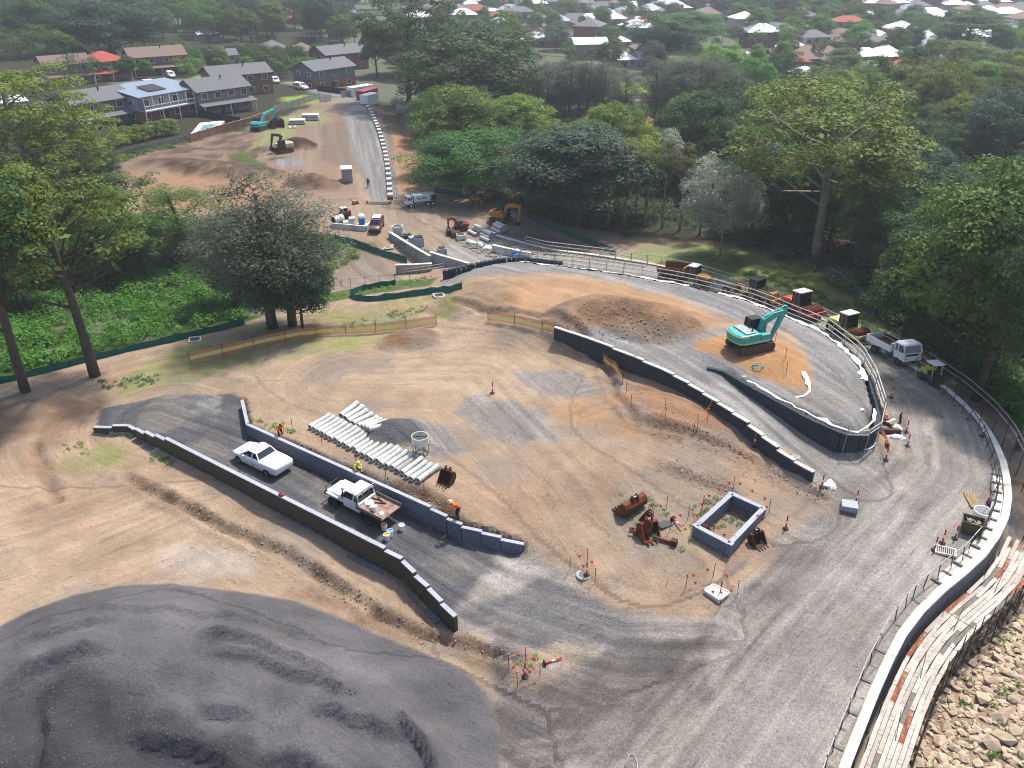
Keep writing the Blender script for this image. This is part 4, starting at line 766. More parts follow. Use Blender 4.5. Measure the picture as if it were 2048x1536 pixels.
scatter('loose_stones', 'clod', None, 450, .06, .24, 10, world=[tuple(at(*p)) for p in ((1110, 640), (1200, 690), (1320, 690), (1400, 650), (1300, 610), (1180, 600))], label='clods and rubble on the flank of the big dirt mound', cat='clods')
scatter('loose_stones', 'clod', [(1150, 930), (1400, 930), (1640, 1040), (1450, 1180), (1250, 1120)], 700, .03, .11, 13, label='small clods round the block pit', cat='clods')
scatter('loose_stones', 'rubble', [(400, 740), (900, 660), (1230, 780), (1400, 900), (1640, 1000), (1420, 1200), (1060, 1090), (860, 1000), (500, 840)], 1500, .03, .1, 14, label='small pale stones scattered over the dirt yard', cat='stones')
scatter('rubble_pile', 'rubble', [(985, 495), (1030, 478), (1080, 480), (1115, 495), (1120, 512), (1060, 515)], 260, .2, .8, 11, label='heap of broken rock and weeds beside the far stacked pipes', cat='rubble')
scatter('debris_pile', 'rubble', [(920, 478), (960, 490), (1010, 510), (1000, 522), (950, 505), (915, 488)], 160, .2, .7, 12, label='untidy row of debris and bags in front of the far pipes', cat='debris')
# ------------------------------------------------------------------ culvert walls
def wallthing(label, line, top, hgt, m='concrete', th=.35, capm='pale_concrete', name='concrete_wall', cat='wall', n=None):
    w = thing(name, label, cat); pts = [(p[0], p[1], top) for p in line]; pp = along(pts, 2.2)
    for (a, _), (c, _) in zip(pp[:-1], pp[1:]):
        b = B(); strip(b, [tuple(a), tuple(c)], th / 2, -th / 2, lambda q: top - hgt, lambda q: top - .12); b.obj('wall_panel', m, w)
        b = B(); strip(b, [tuple(a), tuple(c)], th / 2 + .05, -th / 2 - .05, lambda q: top - .12, lambda q: top); b.obj('coping', capm, w)
    return w
wallthing('stained curved concrete culvert wall with white top beside the creek', PL([(779, 463), (805, 479), (835, 497), (860, 511)], -4.5), -4.5, 3.0)
wallthing('smooth blue-grey concrete wing wall sloping down to the black blocks', PL([(860, 503), (890, 512), (915, 519), (938, 526)], -4.4), -4.4, 3.0, 'cap_grey')
hw = wallthing('low concrete culvert headwall with a round pipe mouth', PL([(791, 529), (830, 528), (864, 526)], -5.2), -5.2, 1.8)
p0 = P(805, 533, -5.6); B().cyl((p0[0], p0[1] - .3, -5.75), (p0[0], p0[1] + .3, -5.75), .33, .33, 16).obj('pipe_mouth', 'black', hw)
w = railing('hand_rail', 'thin pipe rails running down beside the culvert headwall', PL([(805, 552), (850, 546), (888, 540)], -5.2), lambda p: -5.2, 2, (.9, .5), 'galv', 'galv', 1.0, 9, .03)
wallthing('concrete barrier wall beside the debris at the far haul road', PL([(985, 489), (1020, 497), (1062, 505)], -4.0), -4.0, 1.2, 'pale_concrete')
w = thing('holding_bay', 'low concrete bay holding a pipe, slabs and a blue tank', 'bay'); q = [at(663, 455), at(733, 462), at(746, 443), at(690, 435)]
for a, c in ((q[0], q[1]), (q[1], q[2])):
    b = B(); strip(b, [tuple(a), tuple(c)], .12, -.12, lambda s: min(a.z, c.z) - .3, lambda s: min(a.z, c.z) + .75); b.obj('wall_panel', 'pale_concrete', w)
B().slab([(p.x, p.y) for p in q], q[0].z - .2, q[0].z + .1).obj('floor_slab', 'concrete', w)
# ------------------------------------------------------------------ silt fences and barrier mesh
def fabric(b, pts, z0, z1, sag=.0, seed=0):
    rnd = random.Random(seed); vs = []
    for p in pts: g = hz(p[0], p[1]); o = rnd.uniform(-.05, .05); vs += [(p[0], p[1], g + z0), (p[0] + o, p[1] + o, g + z1 + rnd.uniform(-sag, sag))]
    b.add(vs, [(2 * i, 2 * i + 2, 2 * i + 3, 2 * i + 1) for i in range(len(pts) - 1)]); return b
def silt(label, px, seed, h=.65):
    w = thing('silt_fence', label, 'fence'); line = AT(px); pp = [tuple(p) for p, _ in along(line, .8)]; n = max(1, len(pp) // 5)
    for k in range(n):
        s = pp[k * 5:(k + 1) * 5 + 1]
        if len(s) > 1: fabric(B(), s, -.05, h, .1, seed + k).obj('fabric_panel', 'silt_green', w, smooth=True); s0 = s[0]; g = hz(s0[0], s0[1]); B().cyl((s0[0], s0[1], g - .2), (s0[0], s0[1], g + h + .2), .025, .025, 5).obj('post', 'picket', w)
silt('long low green silt fence between the scrub and the yard on the left', [(-60, 785), (0, 768), (60, 754), (160, 728), (260, 703), (340, 686), (420, 666), (490, 650)], 1)
silt('green silt fence looping round a strip of bare soil', [(924, 578), (880, 585), (800, 596), (740, 603), (708, 600), (700, 592), (730, 580), (780, 572), (832, 562)], 20)
silt('green silt fence along the weedy creek bank below the holding bay', [(655, 478), (700, 488), (730, 498), (760, 510), (790, 518), (815, 527)], 40, .9)
silt('green silt fence along the foot of the wood behind the yellow excavator', [(870, 385), (930, 396), (985, 405), (1050, 432), (1110, 460), (1170, 485), (1230, 510)], 60, .9)
def barrier(label, px, seed, h=1.0):
    w = thing('barrier_mesh', label, 'fence'); line = AT(px); pp = [tuple(p) for p, _ in along(line, .5)]
    for z0, z1, m in ((.05, .33, 'mesh_orange'), (.33, .68, 'mesh_yellow'), (.68, 1.0, 'mesh_orange')): fabric(B(), pp, z0 * h, z1 * h, .0, seed).obj('mesh_band', m, w)
    for p, _ in along(line, 3.0): g = hz(p.x, p.y); B().cyl((p.x, p.y, g - .2), (p.x, p.y, g + h + .2), .025, .025, 5).obj('post', 'picket', w)
barrier('orange and yellow barrier mesh running left of the small brown mound', [(381, 727), (460, 708), (530, 691), (600, 677), (660, 671), (730, 668), (800, 661), (873, 651)], 3)
barrier('orange and yellow barrier mesh sagging along the ditch by the access ramp', [(976, 643), (1040, 652), (1100, 664), (1158, 690), (1200, 722), (1227, 742), (1245, 770)], 5)
# ------------------------------------------------------------------ vehicles
WH = {}
def wheel(parent, x, y, r, wd, rim='rim', inner=.55, tm='tyre'):
    k = (round(r, 3), round(wd, 3), rim, tm)
    if k not in WH:
        b = B(); b.cyl((0, -wd / 2, 0), (0, wd / 2, 0), r * .93, r * .93, 18); b.cyl((0, -wd * .36, 0), (0, wd * .36, 0), r, r, 18); t = b.mesh('wheel'); t.materials.append(M(tm)); t.shade_smooth()
        for p in t.polygons: p.use_smooth = len(p.vertices) < 6
        b = B(); b.cyl((0, -wd * .52, 0), (0, wd * .52, 0), r * inner, r * inner, 14); b.cyl((0, -wd * .56, 0), (0, wd * .56, 0), r * .2, r * .2, 8); q = b.mesh('rim'); q.materials.append(M(rim)); WH[k] = (t, q)
    t, q = WH[k]; o = bpy.data.objects.new('wheel', t); C.objects.link(o); o.parent = parent; o.location = (x, y, r)
    c = bpy.data.objects.new('rim', q); C.objects.link(c); c.parent = o; return o
def ring(x, hw, z0, z1, sh=.1, tuck=.1):            # body cross-section at x
    a = [(hw * (1 - tuck), z0), (hw, z0 + sh * 1.4), (hw, z1 - sh * 1.6), (hw * .97, z1 - sh * .6), (hw * .86, z1)]
    return [(x, y, z) for y, z in a] + [(x, -y, z) for y, z in a[::-1]]
def body(secs): b = B(); b.loft([ring(*s) for s in secs]); return b
def hull8(b0, b1, z0, z1):                           # base rect (x0,x1,hw) to top rect
    b = B(); b.add([(b0[0], -b0[2], z0), (b0[1], -b0[2], z0), (b0[1], b0[2], z0), (b0[0], b0[2], z0), (b1[0], -b1[2], z1), (b1[1], -b1[2], z1), (b1[1], b1[2], z1), (b1[0], b1[2], z1)], [(3, 2, 1, 0), (4, 5, 6, 7), (0, 1, 5, 4), (1, 2, 6, 5), (2, 3, 7, 6), (3, 0, 4, 7)]); return b
def pillars(b0, b1, z0, z1, r=.05, mids=()):
    b = B(); c0 = [(b0[0], -b0[2]), (b0[1], -b0[2]), (b0[1], b0[2]), (b0[0], b0[2])]; c1 = [(b1[0], -b1[2]), (b1[1], -b1[2]), (b1[1], b1[2]), (b1[0], b1[2])]
    for p, q in zip(c0, c1): b.bar((*p, z0), (*q, z1), r * 2)
    for h_, cc, rr in ((z0, c0, r), (z1, c1, r)):
        for i in range(4): b.bar((*cc[i], h_), (*cc[(i + 1) % 4], h_), rr * 1.6)
    for m in mids:
        for s in (-1, 1): b.bar((b0[0] + (b0[1] - b0[0]) * m, s * b0[2], z0), (b1[0] + (b1[1] - b1[0]) * m, s * b1[2], z1), r * 2)
    return b
def veh(name, label, cat, a, c, sc=1.0, group=None, side=0.0):  # a: rear pixel on the ground, c: front pixel on the ground
    p, q = at(*a), at(*c); m = (p + q) / 2; rz = heading(p, q); m.x += math.sin(rz) * side; m.y -= math.cos(rz) * side; z = hz(m.x, m.y)
    o = thing(name, label, cat, (m.x, m.y, z), rz, group, sc); dz = (hz(q.x, q.y) - hz(p.x, p.y)); o.rotation_euler = (0, -math.atan2(dz, max((q - p).length, .1)) * .9, rz); return o
def lamps(t, x, ys, z, m, s=(.06, .28, .14), name='headlight'):
    for y in ys: B().box((x, y, z), s).obj(name, m, t, .02)
# --- white ute with hard tray cover
t = veh('pickup_truck', 'shiny white ute with hard tray cover parked on the lower ramp', 'ute', (536, 954), (480, 927), side=.85)
body([(-2.42, .78, .5, .95), (-2.32, .88, .35, 1.03), (-1.6, .93, .26, 1.05), (-.7, .94, .24, 1.03), (.4, .94, .24, .99), (1.05, .94, .24, .98), (1.6, .92, .26, .92), (2.1, .86, .3, .82), (2.38, .72, .38, .66)]).obj('body', 'white_paint', t, smooth=True)
hull8((-.72, 1.2, .82), (-.28, .45, .64), .96, 1.42).obj('window', 'glass', t, .03); hull8((-.36, .5, .67), (-.3, .42, .58), 1.4, 1.47).obj('roof', 'white_paint', t, .03)
pillars((-.74, 1.22, .83), (-.3, .47, .65), .96, 1.41, .035, (.42,)).obj('pillar', 'white_paint', t); B().box((-1.55, 0, 1.05), (1.5, 1.5, .05)).obj('tray_cover', 'white_paint', t, .04); B().box((-2.36, 0, .8), (.1, 1.3, .1)).obj('tailgate_handle', 'black', t)
lamps(t, -2.36, (-.72, .72), .82, 'red_paint', (.1, .16, .22), 'tail_light'); lamps(t, 2.2, (-.6, .6), .68, 'steel', (.25, .3, .12))
for s in (-1, 1): B().box((.75, s * 1.0, 1.02), (.14, .18, .12)).obj('mirror', 'white_paint', t, .03)
for x in (-1.45, 1.48):
    for s in (-1, 1): wheel(t, x, s * .84, .34, .24)
# --- white flat-tray 4x4
t = veh('pickup_truck', 'white four wheel drive ute with rusty open tray beside the paint buckets', 'ute', (732, 1047), (671, 1016), 1.0, side=.85); FT = t
body([(.55, .78, .62, 1.25), (1.0, .8, .62, 1.24), (1.7, .78, .62, 1.18), (2.25, .74, .62, 1.08)]).obj('bonnet', 'white_paint', t, .04); B().box((-.1, 0, .9), (1.5, 1.66, .75)).obj('cab_body', 'white_paint', t, .06)
hull8((-.75, .85, .8), (-.65, .35, .7), 1.25, 1.82).obj('window', 'glass', t, .02); hull8((-.74, .42, .75), (-.68, .3, .68), 1.8, 1.92).obj('roof', 'white_paint', t, .04); pillars((-.77, .87, .81), (-.67, .37, .71), 1.25, 1.82, .045, (.3,)).obj('pillar', 'white_paint', t)
B().box((0, 0, .62), (4.6, .9, .2)).obj('chassis', 'chassis', t); B().box((-1.85, 0, 1.0), (2.3, 1.95, .07)).obj('tray_floor', mat('tray_rust', lin('b9978a', .55), .8, var=.2, dirt=lin('7a4a38', .6), dirt_amt=.4), t)
for s in (-1, 1): B().box((-1.85, s * .97, 1.12), (2.3, .05, .26)).obj('tray_side', 'timber_grey', t)
B().box((-.72, 0, 1.35), (.06, 1.9, .6)).obj('headboard', 'scaffold', t); b = B()
for y in (-.9, -.3, .3, .9): b.bar((-.72, y, 1.0), (-.72, y, 2.0), .06)
for z in (1.5, 2.0): b.bar((-.72, -.9, z), (-.72, .9, z), .06)
b.obj('ladder_rack', 'galv', t); b = B(); b.tube([(2.3, -.8, .7), (2.5, -.75, .75), (2.52, 0, .8), (2.5, .75, .75), (2.3, .8, .7)], .05, 6); b.tube([(2.5, -.6, .75), (2.48, -.55, 1.2), (2.48, .55, 1.2), (2.5, .6, .75)], .04, 6); b.obj('bull_bar', 'black', t); lamps(t, 2.28, (-.55, .55), .98, 'steel')
B().cyl((.62, .9, 1.2), (.5, .92, 2.0), .05, .05, 6).obj('snorkel', 'black', t); B().lathe([(.0, 0), (.13, .02), (.16, .15), (.1, .28), (0, .3)], 12, (.45, .92, 1.98)).obj('snorkel_head', 'hi_white', t, smooth=True)
for s in (-1, 1): B().box((1.6, s * .8, .95), (1.1, .26, .16)).obj('mudguard', 'white_paint', t, .03)
for x in (-1.5, 1.6):
    for s in (-1, 1): wheel(t, x, s * .8, .42, .3, 'chassis')
TRAYZ = 1.04
def on_tray(x, y): m_ = FT.matrix_basis @ Vector((x, y, TRAYZ)); return m_
bpy.context.view_layer.update()
# --- excavators
def beam(path, wds, y0, y1):
    up, dn = [], []
    for i, (x, z) in enumerate(path):
        a, c = path[max(i - 1, 0)], path[min(i + 1, len(path) - 1)]; l = math.hypot(c[0] - a[0], c[1] - a[1]) + 1e-9; nx_, nz_ = -(c[1] - a[1]) / l, (c[0] - a[0]) / l
        up.append((x + nx_ * wds[i] / 2, z + nz_ * wds[i] / 2)); dn.append((x - nx_ * wds[i] / 2, z - nz_ * wds[i] / 2))
    secs = [[(u[0], y0, u[1]), (u[0], y1, u[1]), (d[0], y1, d[1]), (d[0], y0, d[1])] for u, d in zip(up, dn)]
    b = B(); b.loft(secs); return b
def plane_hit(t, px, py, sc):                        # (x,z) in the thing's own upright plane seen at a pixel
    o = np.array(t.location); rz = t.rotation_euler.z; n = np.array([-math.sin(rz), math.cos(rz), 0]); d = ray(px, py); c0 = np.array([0, 0, CAMZ]); k = n.dot(o - c0) / n.dot(d); p = c0 + d * k - o
    return ((p[0] * math.cos(rz) + p[1] * math.sin(rz)) / sc, p[2] / sc)
def trackmesh(Lt, Ht, Wt):
    r = Ht / 2; pr = [(-Lt / 2 + r + r * math.cos(a), r + r * math.sin(a)) for a in np.linspace(math.pi / 2, 3 * math.pi / 2, 8)] + [(Lt / 2 - r + r * math.cos(a), r + r * math.sin(a)) for a in np.linspace(-math.pi / 2, math.pi / 2, 8)]
    b = B(); n = len(pr); pts = pr + [pr[0]]; L_ = sum(math.hypot(pts[i + 1][0] - pts[i][0], pts[i + 1][1] - pts[i][1]) for i in range(n)); k = int(L_ / .2)
    b.prism([(p[0] * .985, p[1] * .97 + .015) for p in pr], -Wt * .42, Wt * .42)
    for (p, rz) in along([(q[0], q[1], 0) for q in pts], n=k)[:-1]: b.box((p.x, 0, p.y), (.16, Wt, .05), 0, -rz)
    return b
def excavator(label, a, c, sc, colm, darkm, boompx, armpx, bucketpx, cab='black', boomm=None, hrz=0.0, stripe=False, bw=.42, group=None, roofm=None):
    t = veh('excavator', label, 'excavator', a, c, sc, group); t.rotation_euler.x = t.rotation_euler.y = 0
    for s in (-1, 1):
        tr = trackmesh(3.9, .85, .55).obj('track', 'track', t); tr.location = (0, s * 1.1, 0); f_ = B(); f_.box((0, 0, .42), (2.9, .34, .4)); q = f_.obj('track_frame', 'rust_dark', tr)
    B().box((0, 0, .62), (1.8, 1.8, .5)).obj('undercarriage', 'chassis', t); B().cyl((0, 0, .8), (0, 0, 1.05), .75, .75, 20).obj('slew_ring', 'chassis', t)
    h = B(); pl = [(1.35, -1.3), (1.35, 1.3), (-1.5, 1.35), (-2.05, 1.15), (-2.3, .5), (-2.35, 0), (-2.3, -.5), (-2.05, -1.15), (-1.5, -1.35)]
    h.slab([(x * .98, y * .98) for x, y in pl], 1.05, 1.3); ob = h.obj('deck', darkm, t, .04); B().slab([p for p in pl if p[0] < .2] + [(.15, -1.3), (.15, 1.3)][::1], 1.28, 2.05).obj('engine_house', colm, t, .1)
    B().slab([(-1.45, 1.37), (-2.1, 1.18), (-2.38, .5), (-2.42, 0), (-2.38, -.5), (-2.1, -1.18), (-1.45, -1.37)], 1.12, 2.0).obj('counterweight', colm, t, .08); B().box((-.95, 0, 2.1), (1.1, 2.1, .16)).obj('engine_cover', roofm or darkm, t, .05)
    B().box((.75, -.95, 1.55), (1.1, .65, .6)).obj('side_box', colm, t, .05); B().cyl((-.6, -.75, 2.1), (-.6, -.75, 2.5), .07, .07, 8).obj('exhaust', 'black', t)
    if stripe:
        for z in (1.16, 1.86): B().slab([(-1.4, 1.39), (-2.12, 1.2), (-2.4, .5), (-2.44, 0), (-2.4, -.5), (-2.12, -1.2), (-1.4, -1.39), (-1.4, -1.2), (-1.4, 1.2)], z, z + .07).obj('stripe', 'yellow_stripe', t)
    hull8((.0, 1.5, .47), (.15, 1.3, .42), 1.1, 2.75); cb = hull8((-.05, 1.5, .48), (.05, 1.25, .43), 1.3, 2.75).obj('cab_window', 'glass', t, .03); cb.location = (0, .82, 0); p_ = pillars((-.06, 1.51, .49), (.04, 1.26, .44), 1.3, 2.75, .05, (.45,)).obj('cab_frame', cab, t); p_.location = (0, .82, 0); r_ = B().box((.65, .82, 2.8), (1.3, .95, .1)).obj('cab_roof', cab, t, .03); B().box((.7, .82, 1.25), (1.6, .98, .35)).obj('cab_base', cab, t, .03)
    bm_ = boomm or colm; path = [plane_hit(t, *p, sc) for p in boompx]; hit = [plane_hit(t, *p, sc) for p in armpx]; path[0] = (.9, 1.75)
    k = len(path); wd = [.5, .72, .62, .34][:k] if k == 4 else [.5, .7, .34]
    o = beam(path, wd, -bw / 2, bw / 2).obj('boom', bm_, t, .03); o.location.y = -.15
    arm = [(path[-1][0] + (path[-1][0] - hit[0][0]) * .08, path[-1][1] + (path[-1][1] - hit[0][1]) * .12 + .15), path[-1], hit[0]]; o = beam(arm, [.25, .5, .28], -bw * .38, bw * .38).obj('arm', bm_, t, .03); o.location.y = -.15
    for s in (-1, 1): o = B().cyl((1.15, s * .35 - .15, 1.35), (path[1][0], s * .35 - .15, path[1][1]), .09, .06, 8).obj('boom_cylinder', 'steel', t)
    mid = path[1]; o = B().cyl((mid[0], -.15, mid[1] + .45), (arm[0][0], -.15, arm[0][1]), .09, .06, 8).obj('arm_cylinder', bm_, t); m2 = [(path[-1][i] * .7 + hit[0][i] * .3) for i in (0, 1)]; B().cyl((m2[0] + .3, -.15, m2[1]), (hit[0][0] + .15, -.15, hit[0][1] + .1), .07, .05, 8).obj('bucket_cylinder', 'steel', t)
    if bucketpx:
        q = hit[0]; e = plane_hit(t, *bucketpx, sc); l = math.hypot(e[0] - q[0], e[1] - q[1]) or .5; ang = math.atan2(e[1] - q[1], e[0] - q[0]); ca, sa = math.cos(ang), math.sin(ang); S_ = max(l, .9)
        pr = [(0, .12), (.45, .42), (.85, .36), (1.05, .0), (.75, -.32), (.3, -.3), (0, -.15)]; pr = [(q[0] + (x * ca - z * sa) * S_, q[1] + (x * sa + z * ca) * S_) for x, z in pr]
        o = B().prism(pr, -.5, .5).obj('bucket', 'rust_dark', t, .03); o.location.y = -.15
    return t
excavator('big teal excavator with yellow stripes standing on orange soil on the gravel pad', (1478, 700), (1520, 691), .86, 'teal', 'teal_light', [(1500, 662), (1527, 640), (1545, 628), (1567, 619)], [(1538, 676)], (1528, 690), stripe=True, roofm='steel', bw=.5)
excavator('bright teal excavator beside the brick garden wall at the top of the site', (511, 263), (528, 258), .85, 'teal', 'teal', [(520, 246), (527, 230), (536, 224), (547, 219)], [(540, 246)], (535, 252))
excavator('cream excavator with dark boom digging in the dark topsoil', (577, 302), (557, 306), .85, 'cream_paint', 'cream_paint', [(567, 288), (563, 273), (553, 270), (545, 271)], [(543, 293)], (547, 303), boomm='dark_grey_paint')
excavator('yellow excavator with arched boom at the edge of the wood', (990, 440), (1015, 445), .78, 'yellow', 'yellow', [(1006, 428), (1015, 412), (1028, 411), (1041, 413)], [(1038, 443)], (1031, 455), roofm='dark_grey_paint')
excavator('small red mini excavator with black cab beside the far pipes', (930, 459), (912, 462), .55, 'red_paint', 'red_paint', [(911, 450), (908, 438), (902, 436), (897, 439)], [(897, 454)], (901, 461), bw=.5, roofm='black')
# --- rollers
def roller(label, a, c, sc, bodym, framem, drumm, pad, roofm, rim):
    t = veh('road_roller', label, 'roller', a, c, sc)
    body([(-2.5, .7, .75, 1.5), (-2.2, .85, .7, 1.75), (-1.2, .85, .7, 1.8), (-.5, .8, .7, 1.6)]).obj('engine_hood', bodym, t, .03, smooth=True); B().box((-.9, 0, .75), (2.6, 1.1, .5)).obj('chassis', 'chassis', t)
    hull8((-.75, .55, .8), (-.65, .4, .75), 1.1, 2.75).obj('cab_window', 'glass', t, .02); pillars((-.76, .56, .81), (-.66, .41, .76), 1.0, 2.75, .045, (.5,)).obj('cab_frame', 'black', t); B().box((-.12, 0, 2.82), (1.35, 1.75, .13)).obj('cab_roof', roofm, t, .04); B().box((-.1, 0, 1.05), (1.3, 1.6, .4)).obj('cab_base', bodym, t, .03)
    for s in (-1, 1): wheel(t, -1.55, s * .85, .72, .5, rim, .45); B().box((1.55, s * 1.12, .8), (2.1, .14, .42)).obj('side_frame', framem, t, .03)
    B().box((.72, 0, .85), (.3, 2.3, .5)).obj('front_yoke', framem, t, .03); B().box((2.55, 0, .85), (.18, 2.3, .36)).obj('bumper', framem, t, .03)
    d = B(); d.cyl((1.6, -1.02, .76), (1.6, 1.02, .76), .76, .76, 28)
    if pad:
        for i in range(9):
            for k in range(14):
                an = 2 * math.pi * (k + .5 * (i % 2)) / 14; y = -.88 + i * .22; d.box((1.6 + .8 * math.cos(an), y, .76 + .8 * math.sin(an)), (.14, .13, .13), 0, -an)
    d.obj('drum', drumm, t, smooth=not pad); B().box((.45, .6, 1.3), (.2, .3, .3)).obj('lamp_box', 'black', t)
    return t
roller('orange-red padfoot roller with studded rusty drum behind the pad rail', (1578, 622), (1625, 640), .95, 'orange_paint', 'orange_paint', 'rust', True, 'off_white', 'rim')
roller('pale yellow and green roller with smooth rusty drum behind the tipper truck', (1672, 662), (1716, 681), .88, 'pale_yellow', 'pale_yellow', 'rust', False, 'off_white', 'pale_yellow')
t = veh('road_roller', 'small lime and green tandem roller with white canopy by the parapet', 'roller', (1848, 757), (1872, 772), .78)
for x, m in ((-1.0, 'chassis'), (1.0, 'rust_dark')): B().cyl((x, -.62, .42), (x, .62, .42), .42, .42, 22).obj('drum', m, t, smooth=False); B().box((x, .7, .55), (.5, .08, .4)).obj('drum_fork', 'green_paint', t); B().box((x, -.7, .55), (.5, .08, .4)).obj('drum_fork', 'green_paint', t)
B().box((-.75, 0, 1.15), (1.1, 1.1, .55)).obj('engine_hood', 'lime', t, .08); B().box((-.1, 0, .75), (2.2, 1.1, .35)).obj('chassis', 'green_paint', t, .04); B().box((.9, 0, 1.0), (.6, 1.1, .3)).obj('front_hood', 'black', t, .05); B().box((.1, 0, 1.2), (.5, .55, .5)).obj('seat', 'black', t, .05)
b = B()
for x in (-.25, .75):
    for y in (-.55, .55): b.bar((x, y, .9), (x * .9, y, 2.4), .07)
b.obj('canopy_frame', 'cream_paint', t); B().box((.25, 0, 2.45), (1.5, 1.35, .09)).obj('canopy', 'hi_white', t, .04)
# --- tipper truck
def cabover(t, x0, x1, hw, z0, z1, zr, m):
    B().box(((x0 + x1) / 2, 0, (z0 + z1) / 2), (x1 - x0, hw * 2, z1 - z0)).obj('cab_body', m, t, .08); hull8((x0 + .1, x1 - .02, hw * .97), (x0 + .15, x1 - .22, hw * .9), z1 - .02, zr).obj('window', 'glass', t, .03)
    hull8((x0 + .02, x1 - .14, hw * .96), (x0 + .1, x1 - .3, hw * .88), zr - .02, zr + .16).obj('cab_roof', m, t, .05); pillars((x0 + .06, x1, hw), (x0 + .1, x1 - .2, hw * .93), z1 - .05, zr, .07, (.38,)).obj('pillar', m, t)
    B().box((x1 + .03, 0, z0 + .12), (.16, hw * 2.02, .3)).obj('bumper', m, t, .03); B().box((x1 + .02, 0, z1 - .25), (.06, hw * 1.5, .2)).obj('grille', 'black', t); lamps(t, x1 + .08, (-hw * .75, hw * .75), z0 + .2, 'steel', (.06, .3, .14))
    for s in (-1, 1): B().box((x1 - .05, s * (hw + .16), z1 + .35), (.08, .16, .36)).obj('mirror', 'black', t, .02)
t = veh('tipper_truck', 'white tipper truck with empty rust-stained tray parked against the parapet', 'truck', (1750, 706), (1790, 727), .86, side=-.75)
cabover(t, 1.35, 2.95, 1.08, .75, 1.6, 2.4, 'white_paint'); B().box((-.4, 0, .72), (5.6, .8, .26)).obj('chassis', 'chassis', t); b = B(); b.box((-1.1, 0, 1.05), (4.0, 2.2, .1)); b.obj('tray_floor', 'rust', t)
for s in (-1, 1): B().box((-1.1, s * 1.1, 1.4), (4.0, .07, .7)).obj('tray_side', 'white_paint', t, .02); B().box((-1.1, s * 1.06, 1.42), (3.9, .03, .62)).obj('tray_lining', 'rust_dark', t)
B().box((.92, 0, 1.55), (.1, 2.2, 1.05)).obj('headboard', 'white_paint', t, .02); B().box((1.1, 0, 2.08), (.6, 2.1, .08), 0, -.2).obj('cab_guard', 'white_paint', t); B().box((-3.12, 0, 1.4), (.07, 2.2, .7)).obj('tailgate', 'white_paint', t, .02); B().box((-.2, -.95, .75), (.7, .3, .45)).obj('fuel_tank', 'galv', t, .06)
for s in (-1, 1):
    wheel(t, 2.1, s * .95, .46, .28, 'chassis'); wheel(t, -1.7, s * .92, .46, .42, 'chassis'); B().box((-1.7, s * .95, 1.02), (1.2, .4, .05)).obj('mudguard', 'white_paint', t)
# --- water truck
t = veh('tanker_truck', 'white three axle water truck with black rear corner on the far road', 'truck', (864, 408), (818, 414), .62)
cabover(t, 2.5, 4.0, 1.2, 1.0, 1.95, 2.8, 'white_paint'); B().box((-.3, 0, .95), (7.6, .9, .3)).obj('chassis', 'chassis', t)
tk = body([(-3.9, 1.15, 1.2, 3.0, .15), (-3.0, 1.22, 1.2, 3.1, .15), (2.0, 1.22, 1.2, 3.1, .15), (2.2, 1.1, 1.25, 2.95, .15)]).obj('tank', 'white_paint', t, .05); B().box((2.3, 0, 2.0), (.2, 2.2, 1.7)).obj('tank_front', 'green_paint', t, .03)
for s in (-1, 1):
    B().add([(-3.9, s * 1.235, 1.25), (-2.2, s * 1.235, 1.6), (-2.7, s * 1.235, 2.2), (-2.0, s * 1.235, 2.6), (-3.9, s * 1.235, 2.95)], [(0, 1, 2, 3, 4)]).obj('black_panel', 'black', t); B().box((0.4, s * 1.05, .85), (1.6, .3, .5)).obj('side_locker', 'galv', t, .03)
    for x in (3.1, -1.6, -3.0): wheel(t, x, s * 1.05, .5, .3, 'hi_white')
cu = bpy.data.curves.new('lettering', 'FONT'); cu.body = 'Flexible'; cu.size = .9; cu.extrude = .005; cu.align_x = 'CENTER'; tx = bpy.data.objects.new('lettering', cu); C.objects.link(tx)
bpy.context.view_layer.update(); me = bpy.data.meshes.new_from_object(tx.evaluated_get(bpy.context.evaluated_depsgraph_get())); bpy.data.objects.remove(tx)
o = mobj('lettering', me, mat('lettering_navy', lin('1f3050', .6), .5), t); o.rotation_euler = (R(90), 0, R(180)); o.location = (.1, 1.25, 2.0)
B().box((-3.95, 0, 2.0), (.08, 2.3, 1.7)).obj('rear_panel', 'black', t)
# --- articulated dump truck
t = veh('dump_truck', 'yellow articulated dump truck with empty rusty tray behind the pad rail', 'truck', (1322, 560), (1418, 578), .92)
b = B(); secs = [[(-3.4, y, z) for y, z in ((-1.3, 2.5), (-1.0, 1.5), (1.0, 1.5), (1.3, 2.5))], [(.2, y, z) for y, z in ((-1.4, 2.6), (-1.1, 1.2), (1.1, 1.2), (1.4, 2.6))]]
b.box((-1.6, 0, 1.25), (3.6, 2.1, .12)); b.obj('tray_floor', 'rust_dark', t)
for s in (-1, 1): B().add([(-3.5, s * 1.0, 1.2), (.2, s * 1.05, 1.2), (.2, s * 1.35, 2.5), (-3.5, s * 1.3, 2.3), (-3.5, s * 1.1, 1.2), (.2, s * 1.15, 1.2), (.2, s * 1.45, 2.5), (-3.5, s * 1.4, 2.3)], [(0, 1, 2, 3), (4, 5, 6, 7), (0, 1, 5, 4), (3, 2, 6, 7), (1, 2, 6, 5), (0, 3, 7, 4)]).obj('tray_side', 'rust', t)
B().box((.3, 0, 1.95), (.14, 2.8, 1.5), 0, .18).obj('headboard', 'yellow', t, .03); B().box((-1.4, 0, .85), (4.2, .9, .5)).obj('rear_frame', 'chassis', t); B().box((2.2, 0, .95), (3.0, 1.3, .5)).obj('front_frame', 'yellow', t, .04)
